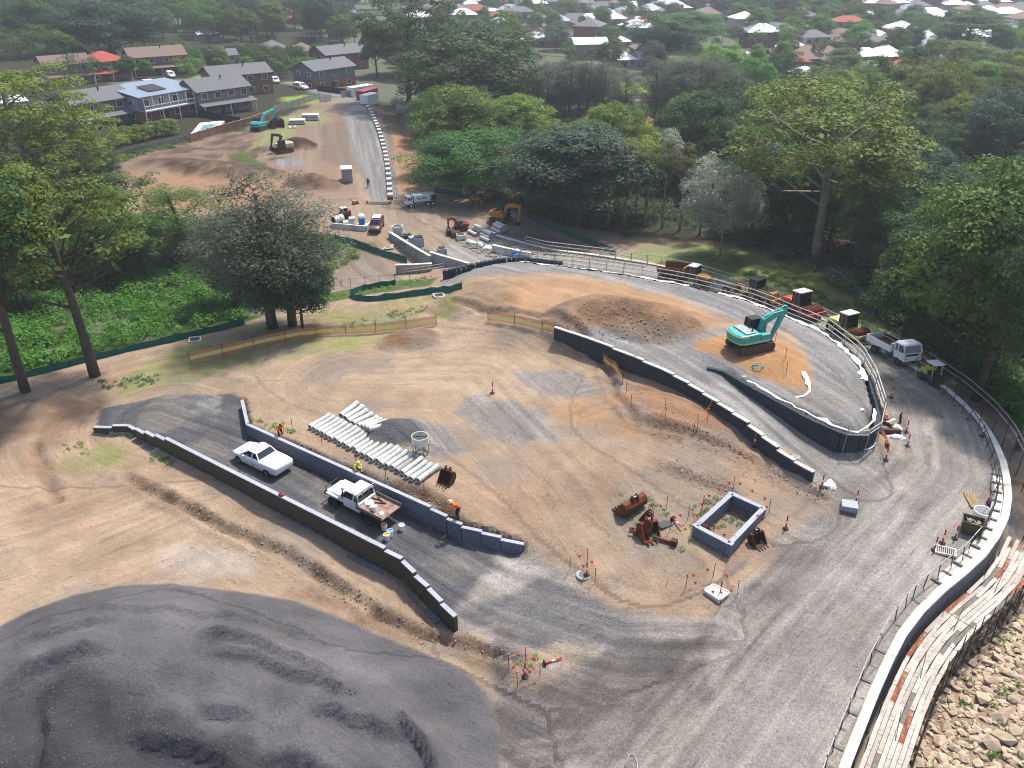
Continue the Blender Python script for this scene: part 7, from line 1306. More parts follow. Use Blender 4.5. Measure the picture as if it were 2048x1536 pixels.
# ------------------------------------------------------------------ bollards, pickets, flags
def bollard(label, px, fallen=None, lean=0.0, sc=1.0):
    p = at(*px); t = thing('safety_bollard', label, 'bollard', p, random.uniform(0, 6), 'red and white safety bollards', sc)
    B().lathe([(.0, .0), (.2, .0), (.2, .05), (.09, .1), (0, .1)], 12).obj('base', 'black', t); B().lathe([(.055, .08), (.05, .45)], 10).obj('post', 'bollard_red', t); B().lathe([(.052, .45), (.05, .66)], 10).obj('band', 'hi_white', t); B().lathe([(.05, .66), (.045, .95), (.06, 1.0), (.03, 1.08), (0, 1.08)], 10).obj('post_top', 'bollard_red', t)
    if fallen is not None: t.rotation_euler = (R(86), 0, fallen); t.location.z += .1
    elif lean: t.rotation_euler = (lean, lean * .5, 0)
    return t
for lb, px in (('bollard standing alone in the middle of the dirt yard', (985, 787)), ('bollard on the pale square pit lid', (1440, 1190)), ('bollard on the round manhole lid', (1173, 1152)), ('bollard ringed with orange flags by the stockpile', (1050, 1354)), ('bollard left of the white bulk bag', (1643, 975)), ('bollard behind the grey pallet of slabs', (1711, 1007)), ('bollard by the pad rail north of the rusty beams', (1782, 796)), ('bollard right of the white bags by the beams', (1812, 865)), ('bollard just below the two white bags', (1814, 893)), ('bollard on the haul road below the black nose wall', (1771, 920)), ('bollard beside the timber planks at the parapet', (1975, 1006)), ('bollard left of the olive skip bin', (1909, 1078)), ('bollard behind the drain grate', (1884, 1087)), ('bollard at the left corner of the drain grate', (1868, 1101)), ('bollard at the near left side of the block pit', (1425, 1076)), ('bollard in the dirt right of the block pit', (1571, 1058)), ('bollard at the parapet across from the pad nose', (1963, 873)), ('bollard below the stepped ramp wall', (1508, 893))): bollard('red and white ' + lb, px)
bollard('red and white bollard lying on its side by the digger buckets', (1345, 1040), .4); bollard('faded bollard lying in the dirt above the flagged pit', (1088, 1330), 1.9)
def flags(label, px, seed, closed=False, flag=True):
    w = thing('flag_barrier', label, 'barrier'); pts = [at(*p) for p in px]; rnd = random.Random(seed); top = []
    for p in pts: B().cyl((p.x, p.y, p.z - .2), (p.x + rnd.uniform(-.06, .06), p.y, p.z + 1.15), .02, .02, 5).obj('picket', 'picket', w); B().box((p.x, p.y, p.z + 1.16), (.06, .06, .06)).obj('cap', 'bucket_yellow', w); top.append(Vector((p.x, p.y, p.z + 1.0)))
    for a, c in zip(top, top[1:] + (top[:1] if closed else [])):
        m = (a + c) / 2 - Vector((0, 0, .15)); B().tube([a, m, c], .012, 4).obj('rope', 'hivis', w)
        if flag:
            n = max(1, int((c - a).length / .9))
            for k in range(n): u = (k + .5) / n; q = a.lerp(c, u) - Vector((0, 0, .12)); B().add([(q.x - .12, q.y, q.z), (q.x + .12, q.y + .03, q.z), (q.x + .06, q.y, q.z - .26)], [(0, 1, 2)]).obj('flag', 'hivis', w)
flags('orange flag rope round the block pit', [(1386, 1062), (1404, 1018), (1465, 980), (1538, 1025), (1465, 1100)], 1, True); flags('orange flag rope round the pale square pit lid', [(1370, 1178), (1425, 1155), (1475, 1190), (1440, 1215)], 2, True); flags('orange flag rope round the round manhole lid', [(1140, 1142), (1174, 1125), (1190, 1165)], 3, True); flags('orange flag rope round the small weedy pit by the stockpile', [(1018, 1340), (1052, 1325), (1080, 1355), (1035, 1375)], 4, True)
flags('flagged pickets between the digger buckets and the pit', [(1305, 1045), (1332, 1020)], 5); flags('flagged pickets right of the small digger bucket', [(1340, 1062), (1375, 1040)], 6); flags('rope on pickets along the foot of the ramp bank', [(1252, 788), (1262, 815), (1330, 840), (1395, 855), (1420, 830)], 7, False, False); flags('rope on pickets across the ramp bank below the steps', [(1330, 820), (1385, 870), (1415, 845)], 8, False, False); flags('pickets with orange rope beside the big teal excavator', [(1549, 690), (1570, 720), (1572, 750)], 9, False, False)
for i, px in enumerate([(585, 862), (644, 892), (712, 925), (771, 955), (848, 985)]):
    p = at(*px); tag(B().cyl((p.x, p.y, p.z - .2), (p.x + .04, p.y, p.z + 1.0), .022, .022, 5).obj('survey_picket', 'picket'), 'black survey picket behind the block wall, %s from the left' % ORD(i + 1), 'picket', 'pickets behind the block wall')
w = thing('picket_line', 'row of dark pickets with wire above the looped silt fence', 'fence')
for p, _ in along(AT([(650, 582), (700, 572), (760, 566), (820, 560)]), 2.0): B().cyl((p.x, p.y, p.z - .2), (p.x, p.y, p.z + 1.1), .03, .03, 5).obj('picket', 'picket', w)
B().tube([(p.x, p.y, p.z + .9) for p, _ in along(AT([(650, 582), (700, 572), (760, 566), (820, 560)]), 2.0)], .012, 4).obj('wire', 'picket', w)
# ------------------------------------------------------------------ block pit and lids
w = thing('block_pit', 'open rectangular pit of blue-grey blocks with weeds inside', 'pit'); nb = 0
for a, c in zip(PITW, PITW[1:] + PITW[:1]):
    l = seglen(a, c); rz = heading(a, c); n = max(2, round(l / .4)); ix, iy = math.sin(rz), -math.cos(rz); cx_ = sum(p[0] for p in PITW) / 4; cy_ = sum(p[1] for p in PITW) / 4
    if (cx_ - a[0]) * ix + (cy_ - a[1]) * iy < 0: ix, iy = -ix, -iy
    for j in range(6):
        for i in range(n):
            t_ = (i + .5) / n; put('block', BLK, None, w, (a[0] + (c[0] - a[0]) * t_ + ix * .15, a[1] + (c[1] - a[1]) * t_ + iy * .15, .4 - .07 - .1 - .2 * j), rz, sc=(l / n / .4 * (1 if 0 < i < n - 1 else .97), 1.3, 1))
    m = [(a[i] + c[i]) / 2 for i in (0, 1)]; B().box((m[0] + ix * .16, m[1] + iy * .16, .365), (l - .34 if True else l, .34, .075), rz).obj('coping', 'cap_grey', w, .01)
for p in PITW: cx_ = sum(q[0] for q in PITW) / 4; cy_ = sum(q[1] for q in PITW) / 4; d = math.hypot(cx_ - p[0], cy_ - p[1]); B().box((p[0] + (cx_ - p[0]) / d * .235, p[1] + (cy_ - p[1]) / d * .235, .364), (.34, .34, .073), heading(PITW[0], PITW[1])).obj('corner_block', 'cap_grey', w, .01)
p = [at(*q) for q in ((1408, 1186), (1427, 1172), (1458, 1190), (1438, 1208))]; t = thing('pit_lid', 'pale square concrete pit lid with raised rim', 'lid'); z = max(q.z for q in p) + .12; B().slab([(q.x, q.y) for q in p], z - .5, z).obj('slab', 'off_white', t, .02)
for a, c in zip(p, p[1:] + p[:1]): m = (a + c) / 2; B().box((m.x, m.y, z + .02), ((c - a).length, .12, .05), heading(a, c)).obj('rim', 'pale_concrete', t)
p = at(1167, 1150); t = thing('manhole_lid', 'round concrete manhole with pale ring', 'lid', p); B().lathe([(0, .02), (.3, .02), (.3, .04), (.46, .03), (.48, -.1)], 24).obj('ring', 'concrete', t, smooth=False); B().lathe([(0, .045), (.28, .045), (.28, .0)], 20).obj('cover', 'footing', t)
for i, (px, lb) in enumerate((((390, 680), 'small dark pit frame left of the she-oak on the silt fence'), ((735, 597), 'grey pit frame inside the silt fence loop'), ((878, 592), 'square grey drain lid on the grass by the silt fence loop'))):
    q = at(*px); t = thing('stormwater_pit', lb, 'lid', q, .3); b = B()
    for x, y, dx, dy in ((0, .5, 1.1, .1), (0, -.5, 1.1, .1), (.5, 0, .1, .9), (-.5, 0, .1, .9)): b.box((x, y, .06), (dx, dy, .12))
    b.obj('frame', 'off_white', t); B().box((0, 0, .03), (.9, .9, .06)).obj('cover', 'dark_grey_paint', t)
# ------------------------------------------------------------------ excavator buckets and yard clutter
def digger_bucket(label, px, rz, wd, sc, m='rust', slots=False, roll=0, lift=0):
    p = at(*px); t = thing('excavator_bucket', label, 'bucket', (p.x, p.y, p.z + lift), rz, 'digger buckets', sc); t.rotation_euler = (roll, 0, rz)
    pr = [(0, .0), (.35, -.02), (.75, .05), (1.0, .3), (1.02, .65), (.85, .9), (.6, .95)]; b = B(); n = len(pr); vs = [(x, y, z) for y in (-wd / 2, wd / 2) for x, z in pr]; inn = [(x * .93 + .03, y * .96, z * .92 + .05) for x, y, z in vs]
    b.add(vs + inn, [(i, i + 1, n + i + 1, n + i) for i in range(n - 1)] + [(2 * n + n + i, 2 * n + n + i + 1, 2 * n + i + 1, 2 * n + i) for i in range(n - 1)] + [(0, n, 3 * n, 2 * n), (n - 1, 2 * n - 1, 4 * n - 1, 3 * n - 1)]); b.obj('shell', m, t, fix=False)
    for s in (-1, 1): B().prism(pr, s * wd / 2 - .03, s * wd / 2 + .03).obj('side_plate', m, t)
    k = max(3, int(wd / .25)); 
    for i in range(k): B().box((-.12, -wd / 2 + (i + .5) * wd / k, .02), (.28, .09, .06)).obj('tooth', 'rust_dark', t)
    for s in (-1, 1): B().prism([(.55, .9), (.95, .8), (.9, 1.2), (.7, 1.25)], s * .18 - .03, s * .18 + .03).obj('ear', m, t)
    B().cyl((.78, -.25, 1.1), (.78, .25, 1.1), .05, .05, 8).obj('pin', 'steel', t)
    if slots:
        for i in range(10): B().box((.72, -wd / 2 + (i + .5) * wd / 10, .28), (.5, .05, .1), 0, -.9).obj('grid_bar', 'rust_dark', t)
    return t
digger_bucket('dark digger bucket at the right end of the pipe row', (885, 972), R(60), 1.0, .95, 'rust_dark'); digger_bucket('wide rusty skeleton bucket above the other digger buckets', (1248, 1012), R(-50), 1.8, 1.1, slots=True); digger_bucket('rusty toothed bucket on its back, left of the pair', (1268, 1058), R(-12), 1.3, 1.15, 'rust', False, -.25); digger_bucket('rusty toothed bucket facing the camera, right of the pair', (1306, 1084), R(115), 1.1, 1.1, 'rust', False, .1); digger_bucket('red-brown ripper bucket right of the block pit', (1524, 1096), R(120), 1.1, .85, 'rust_dark')
p = at(1332, 1086); t = thing('ripper_arm', 'rusty ripper arm lying right of the digger buckets', 'attachment', p, R(-25)); B().bar((-.8, 0, .18), (.3, 0, .15), .16).obj('shank', 'rust', t, .02); B().box((.5, 0, .22), (.4, .4, .4)).obj('head', 'rust_dark', t, .04)
p = at(842, 908); t = thing('concrete_kibble', 'round grey concrete hopper on a wire frame beside the pipes', 'hopper', p); B().lathe([(.18, .35), (.25, .5), (.62, .95), (.62, 1.55), (.58, 1.55), (.58, .97), (.2, .5)], 20).obj('drum', 'off_white', t, smooth=False); B().lathe([(0, .75), (.45, .85)], 16).obj('concrete_residue', 'footing', t); b = B()
for k in range(6): a = k * math.pi / 3; b.bar((.5 * math.cos(a), .5 * math.sin(a), 0), (.6 * math.cos(a), .6 * math.sin(a), .95), .04)
b.tube([(.5 * math.cos(a), .5 * math.sin(a), .05) for a in np.linspace(0, 2 * math.pi, 13)], .025, 5); b.obj('stand', 'rust', t); b = B(); b.bar((-.6, 0, 1.5), (.6, 0, 1.5), .04); b.bar((0, -.6, 1.5), (0, .6, 1.5), .04); b.obj('cross_bar', 'rust_dark', t)
def bucket(label, p, m, lid=None, sc=1.0, rot=None):
    t = thing('bucket', label, 'bucket', p, 0, 'paint and mortar buckets', sc)
    if rot: t.rotation_euler = rot
    B().lathe([(0, 0), (.14, 0), (.17, .36), (.155, .36), (.13, .03), (0, .03)], 14).obj('pail', 'hi_white', t, smooth=False); B().lathe([(0, .3), (.158, .3)], 14).obj('contents', m, t); B().tube([(.16 * math.cos(a), .16 * math.sin(a), .33) for a in np.linspace(0, 2 * math.pi, 15)], .013, 4).obj('rim', m, t)
bucket('bucket with yellow rim nearest the ute tray', at(769, 1060), 'bucket_yellow', sc=1.25); bucket('plain white bucket standing apart to the right', at(804, 1060), 'hi_white', sc=1.25); bucket('white bucket with blue rim behind the front yellow one', at(781, 1072), 'bucket_blue', sc=1.25); bucket('front bucket with yellow mortar', at(774, 1080), 'bucket_yellow', sc=1.25)
bucket('white bucket standing on the rusty ute tray', on_tray(-1.9, .45), 'hi_white', sc=1.1); bucket('white bucket lying on the rusty ute tray', on_tray(-1.5, .4), 'hi_white', sc=1.0, rot=(R(70), 0, 1)); bucket('pale yellow bucket on the coping in front of the pad', at(1487, 762), 'bucket_yellow', sc=1.0)
def lump(label, name, cat, px, sx, sy, h, m, seed, p=None):
    rnd = np.random.default_rng(seed); bm = bmesh.new(); bmesh.ops.create_icosphere(bm, subdivisions=3, radius=1)
    for v in bm.verts:
        n = fbm(np.array(v.co.x * 1.7 + seed + v.co.z), np.array(v.co.y * 1.7 + v.co.z * 2), .7, 4, seed); v.co *= .9 + .62 * float(n); v.co.x *= sx; v.co.y *= sy; v.co.z = max(-.1, v.co.z) * h
    me = bpy.data.meshes.new(name); bm.to_mesh(me); bm.free(); o = mobj(name, me, m, smooth=True); o.location = p or at(*px); tag(o, label, cat); o.rotation_euler.z = seed; return o
lump('crumpled white bulk bag at the end of the stepped wall', 'bulk_bag', 'bag', (1660, 972), .55, .42, .38, 'fabric_white', 1); lump('upper white plastic bag beside the rusty beams', 'plastic_bag', 'bag', (1793, 857), .62, .3, .3, 'fabric_white', 2); lump('lower white plastic bag beside the rusty beams', 'plastic_bag', 'bag', (1792, 876), .68, .32, .3, 'fabric_white', 3); lump('clear plastic bag of rubbish on the ute tray', 'plastic_bag', 'bag', None, .34, .3, .22, 'fabric_white', 4, on_tray(-1.15, .1)); lump('white rag on the rear of the ute tray', 'rag', 'rag', None, .25, .2, .1, 'fabric_white', 5, on_tray(-2.5, .45)); lump('white plastic scrap on the gravel pad nose', 'plastic_scrap', 'scrap', (1724, 820), .16, .22, .08, 'fabric_white', 6)
for i, (x, y) in enumerate([(-1.2, -.5), (-1.5, -.6), (-1.7, -.35)]):
    q = on_tray(x, y); o = B().box((0, 0, .04), (.8, .07, .06)).obj('timber_offcut', 'rust_dark'); o.location = q; o.rotation_euler.z = FT.rotation_euler.z + (.2, -.3, .5)[i]; tag(o, 'dark timber offcut on the ute tray, %s from the cab' % ORD(i + 1), 'timber', 'offcuts on the ute tray')
p = at(1697, 1020); t = thing('pallet_stack', 'stack of grey slabs on a pallet by the stepped wall end', 'pallet', p, R(-20))
for k in range(3): B().box((0, .0, .06), (1.0, .09, .12)).obj('bearer', 'timber_grey', t).location = (0, (k - 1) * .35, 0)
for k in range(3): B().box((0, 0, .2 + .13 * k), (1.05 - .02 * k, .85, .11), .03 * k).obj('slab', 'cap_grey', t, .015)
t = thing('drain_grate', 'white framed rectangular drain grate lying by the parapet', 'grate', at(1890, 1104), R(-22)); b = B()
for x, y, dx, dy in ((0, .36, 1.2, .08), (0, -.36, 1.2, .08), (.58, 0, .08, .7), (-.58, 0, .08, .7)): b.box((x, y, .08), (dx, dy, .14))
b.obj('frame', 'off_white', t)
for k in range(10): B().box((-.5 + k * .11, 0, .08), (.04, .66, .1)).obj('bar', 'galv', t)
t = thing('skip_bin', 'olive skip bin full of rubble beside the parapet wall', 'bin', at(1940, 1065), R(-28)); b = B(); o_ = [(-.65, -.5), (.65, -.5), (.65, .5), (-.65, .5)]
b.add([(x * .85, y * .8, .08) for x, y in o_] + [(x, y, 1.0) for x, y in o_] + [(x * .93, y * .92, 1.0) for x, y in o_] + [(x * .8, y * .75, .6) for x, y in o_], [(0, 1, 5, 4), (1, 2, 6, 5), (2, 3, 7, 6), (3, 0, 4, 7), (4, 5, 9, 8), (5, 6, 10, 9), (6, 7, 11, 10), (7, 4, 8, 11), (8, 9, 13, 12), (9, 10, 14, 13), (10, 11, 15, 14), (11, 8, 12, 15), (12, 13, 14, 15), (3, 2, 1, 0)]); b.obj('shell', 'bin_olive', t)
b = B(); rnd = random.Random(4)
for k in range(24): b.box((rnd.uniform(-.4, .4), rnd.uniform(-.28, .28), .68 + rnd.uniform(0, .12)), (rnd.uniform(.1, .35), rnd.uniform(.05, .2), .08), rnd.uniform(0, 3), rnd.uniform(-.4, .4))
tag(b.obj('rubbish', 'rubble', t), kind='stuff')
t = thing('round_tub', 'round white plastic tub beside the olive skip bin', 'tub', at(1962, 1036)); B().lathe([(0, .04), (.5, .0), (.58, .62), (.53, .62), (.47, .08), (0, .08)], 24).obj('shell', 'hi_white', t, smooth=False); B().bar((-.3, -.2, .3), (.35, .2, .66), .05).obj('timber_stick', 'timber', t)
t = thing('plank_stack', 'pale timber planks lying by the parapet above the skip bin', 'timber', at(1944, 1004), R(78))
for k in range(4): B().box((0, -.25 + .17 * k, .1 + .01 * (k % 2)), (1.7, .15, .07), .02 * k).obj('plank', 'timber', t)
for x in (-.6, .5): B().box((x, 0, .035), (.1, .8, .07)).obj('bearer', 'timber_grey', t)
BM = [((1768, 850), (1764, 828), .16, 'rust'), ((1772, 838), (1762, 812), .12, 'yellow'), ((1760, 866), (1800, 868), .2, 'rust_dark'), ((1764, 842), (1776, 848), .2, 'rust'), ((1763, 868), (1774, 896), .16, 'rust')]
for i, (a, c, r_, m) in enumerate(BM): p, q = at(*a), at(*c); p.z += r_ + .1 * (i % 2); q.z += r_; tag(B().bar(p, q, r_ * 1.6, r_ * 1.8).obj('steel_beam', m, bevel=.02), ('rust brown beam end standing by the pad rail', 'yellow edged steel beam leaning on the pad rail', 'dark rusty beam lying across the pile by the pad nose', 'short rusty beam in the middle of the beam pile', 'orange-brown beam pointing at the lower white bag')[i], 'beam', 'rusty steel beams by the pad nose')
t = thing('timber_stack', 'small stack of pale boards beside the rusty beams', 'timber', at(1784, 850), .4)
for k in range(3): B().box((0, .2 * k - .2, .25), (.9, .17, .12), .05 * k).obj('plank', 'timber' if k < 2 else 'hi_white', t)
t = thing('wire_cage', 'small dark wire cage panel by the white bags', 'cage', at(1800, 850), .9); b = B()
for k in range(5): b.bar((-.3 + .15 * k, 0, 0), (-.3 + .15 * k, .15, 1.0), .03)
for z in (.05, .5, .95): b.bar((-.35, z * .15, z), (.35, z * .15, z), .03)
b.obj('frame', 'picket', t)
tag(B().tube([(q.x, q.y, q.z + .06) for q in [at(1727, 902), at(1738, 900), at(1748, 893), at(1751, 886)]], .05, 8).obj('hose', 'hi_white', smooth=True), 'curved white plastic pipe at the foot of the pad nose wall', 'pipe')
tag(B().tube([(q.x, q.y, q.z + .04) for q in [at(1250, 1535), at(1258, 1512), at(1268, 1512), at(1275, 1530), at(1272, 1560)]], .03, 8).obj('hose', 'galv', smooth=True), 'loop of pale hose at the bottom edge', 'hose')
q = at(1515, 736); tag(B().tube([(q.x + .5 * math.cos(a) * (1 - .2 * (k % 3)), q.y + .4 * math.sin(a), q.z + .03 + .01 * k) for k, a in enumerate(np.linspace(0, 12, 30))], .03, 5).obj('hose', 'teal', smooth=True), 'coil of teal hose on the ramp edge below the excavator', 'hose')
t = thing('toolbox', 'small red box on the coping of the near black wall', 'box', P(563, 991, .3), heading(NWw[5][0], NWw[5][1])); B().box((0, 0, .09), (.36, .24, .18)).obj('case', 'red_paint', t, .02); B().bar((-.1, 0, .22), (.1, 0, .22), .03).obj('handle', 'black', t)
t = thing('folded_sign', 'dark fallen sign panel between the digger buckets and the pit', 'sign', at(1330, 1050), .5); B().box((0, 0, .05), (1.0, .6, .05), 0, .05).obj('panel', 'dark_grey_paint', t); B().bar((-.4, -.3, .02), (-.4, .3, .08), .04).obj('leg', 'picket', t)
for i, px in enumerate([(1572, 912), (1588, 922)]): tag(B().box(tuple(at(*px) + Vector((0, 0, .35))), (.7, .5, .05), R(-30)).obj('timber_board', 'timber' if i == 0 else 'concrete'), ('pale timber board lying on the stepped wall', 'grey slab lying on the stepped wall')[i], 'board')
# far yard
def crate(label, name, cat, px, d, m, rz=0, lift=0, bev=.03): p = at(*px); t = thing(name, label, cat, (p.x, p.y, p.z + lift), rz); B().box((0, 0, d[2] / 2), d).obj('body', m, t, bev); return t
t = crate('shrink wrapped pallet of grey blocks on the culvert wall', 'block_pallet', 'pallet', (838, 492), (1.2, 1.1, 1.3), 'cap_grey', .4); B().box((0, 0, 1.4), (1.0, .9, .15)).obj('top_sheet', 'black', t); t = crate('second lower pallet of grey blocks beside the culvert wall', 'block_pallet', 'pallet', (826, 484), (1.1, 1.0, .8), 'cap_grey', .4); B().box((0, 0, -.02), (1.2, 1.1, .12)).obj('base', 'timber_grey', t); t = crate('single pallet of grey blocks on the road by the wing wall', 'block_pallet', 'pallet', (884, 510), (1.2, 1.1, 1.0), 'cap_grey', .3); B().box((0, 0, 1.05), (.9, .8, .1)).obj('top_sheet', 'black', t)
t = crate('dark rubbish pile by the white concrete ring', 'material_stack', 'stack', (812, 476), (1.6, 1.0, .5), 'dark_grey_paint', .5); B().box((.2, 0, .6), (.8, .6, .25), .4).obj('top_bundle', 'timber_grey', t)
t = thing('concrete_ring', 'white precast concrete ring on legs at the culvert wall end', 'ring', at(796, 468)); B().lathe([(.75, 0), (.75, .8), (.85, .85), (.85, 1.25), (.72, 1.25), (.68, 0), (.75, 0)], 22).obj('ring', 'pale_concrete', t, smooth=False); B().lathe([(0, .3), (.68, .3)], 22).obj('base_plate', 'concrete', t)
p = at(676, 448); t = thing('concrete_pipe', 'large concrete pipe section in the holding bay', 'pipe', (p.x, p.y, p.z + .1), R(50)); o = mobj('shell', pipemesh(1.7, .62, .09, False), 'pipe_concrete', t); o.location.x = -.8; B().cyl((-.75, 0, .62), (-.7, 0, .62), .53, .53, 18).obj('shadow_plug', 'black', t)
t = crate('stack of pale precast slabs in the holding bay', 'precast_stack', 'slabs', (698, 450), (1.6, 1.1, .5), 'off_white', .2, .1); B().box((.5, .1, .75), (.9, 1.0, .5)).obj('upper_slab', 'pipe_concrete', t, .03)
t = thing('water_tank', 'upright blue tank with white lid in the holding bay', 'tank', at(724, 450)); B().lathe([(0, 0), (.5, 0), (.5, 1.15)], 18).obj('tank', 'blue_tank', t, smooth=False); B().lathe([(.52, 1.1), (.52, 1.45), (.35, 1.65), (0, 1.7)], 18).obj('lid', 'hi_white', t, smooth=False); B().box((0, 0, .05), (1.5, 1.2, .1)).obj('base', 'pale_concrete', t)
for i, (px, n, wd) in enumerate((((595, 248), 3, 3.4), ((622, 240), 4, 3.6))):
    t = thing('slab_stack', ('left stack of grey precast slabs on the grass', 'right stack of hollow grey precast slabs on the grass')[i], 'slabs', at(*px), R(8))
    for k in range(n): B().box((0, 0, .18 + .3 * k), (wd, 2.2, .22)).obj('slab', 'pipe_concrete', t, .03); B().box((0, 0, .03 + .3 * k), (wd * .8, .2, .08)).obj('spacer', 'timber', t)
t = thing('stormwater_pit', 'square white concrete frame on the grass before the slab stacks', 'lid', at(585, 256), .4); b = B()
for x, y, dx, dy in ((0, .6, 1.5, .3), (0, -.6, 1.5, .3), (.6, 0, .3, .9), (-.6, 0, .3, .9)): b.box((x, y, .12), (dx, dy, .24))
b.obj('frame', 'off_white', t)
for i, (x, y) in enumerate([(538, 258), (546, 255), (553, 252), (560, 257)]): digger_bucket('dark rusty digger attachment beside the far teal excavator, %s from the left' % ORD(i + 1), (x, y), R(40 + 20 * i), 1.2, 1.5, 'rust_dark')
for i, (x, y) in enumerate([(902, 470), (912, 474), (922, 479)]): t = crate(('dark open skip under the red mini excavator', 'green open skip right of the dark skip', 'pale crate right of the green skip')[i], 'open_skip', 'skip', (x, y), (1.2, 1.1, .8), ('black', 'bin_olive', 'off_white')[i], .3); B().box((0, 0, .82), (.95, .85, .05)).obj('contents', 'rust_dark', t)
t = thing('bundle', 'tangled rusty steel bundle beside the far pipes', 'bundle', at(981, 456)); b = B(); rnd = random.Random(6)
for k in range(14): b.bar((rnd.uniform(-.6, .6), rnd.uniform(-.5, .5), rnd.uniform(.1, 1)), (rnd.uniform(-.6, .6), rnd.uniform(-.5, .5), rnd.uniform(.1, 1)), .09)
tag(b.obj('bars', 'rust', t), kind='stuff')
lump('blue and white tarpaulin heap at the end of the black wall', 'tarpaulin', 'tarpaulin', (1034, 512), 1.3, .8, .9, 'lid_blue', 11); lump('white bulk bag left of the blue tarpaulin', 'bulk_bag', 'bag', (1005, 506), .9, .7, .7, 'fabric_white', 12); lump('second white bulk bag among the far debris', 'bulk_bag', 'bag', (975, 498), .8, .6, .6, 'fabric_white', 13); lump('grey bag among the far debris', 'bulk_bag', 'bag', (958, 492), .8, .6, .6, 'pipe_concrete', 14); lump('pale bag nearest the far skips', 'bulk_bag', 'bag', (942, 487), .8, .6, .5, 'off_white', 15)
t = thing('cable_drum', 'low orange and white cable drum right of the blue tarpaulin', 'drum', at(1054, 513)); B().lathe([(0, 0), (.7, 0), (.7, .1), (.45, .12), (.45, .5), (.7, .52), (.7, .6), (0, .6)], 18).obj('drum', 'timber', t, smooth=False); B().lathe([(.46, .13), (.6, .3), (.46, .5)], 18).obj('cable', 'hivis', t, smooth=True)
t = thing('timber_stack', 'pile of pink and white boards on the creek bank', 'timber', at(776, 497), .3)
for k in range(4): B().box((.1 * k, .25 * k - .4, .15 + .05 * k), (1.6, .3, .08), .25 * k).obj('board', 'timber' if k % 2 else 'off_white', t)
t = thing('road_plate', 'dark steel plate lying across the foot of the far road', 'plate', at(758, 407), .05); B().box((0, 0, .03), (3.4, 1.6, .06)).obj('plate', 'dark_grey_paint', t)
for s in (-1, 1): B().box((s * 1.9, 0, .25), (.25, .9, .5)).obj('barrier_block', 'bollard_red', t, .04)
t = thing('plate_compactor', 'small orange compactor beside the road plate', 'machine', at(711, 408), .6); B().box((0, 0, .35), (.9, .6, .5)).obj('engine', 'yellow', t, .05); B().box((0, 0, .08), (1.1, .7, .14)).obj('plate', 'rust_dark', t, .03); B().tube([(-.4, 0, .5), (-.9, 0, 1.0), (-.9, .2, 1.0)], .03, 6).obj('handle', 'black', t)
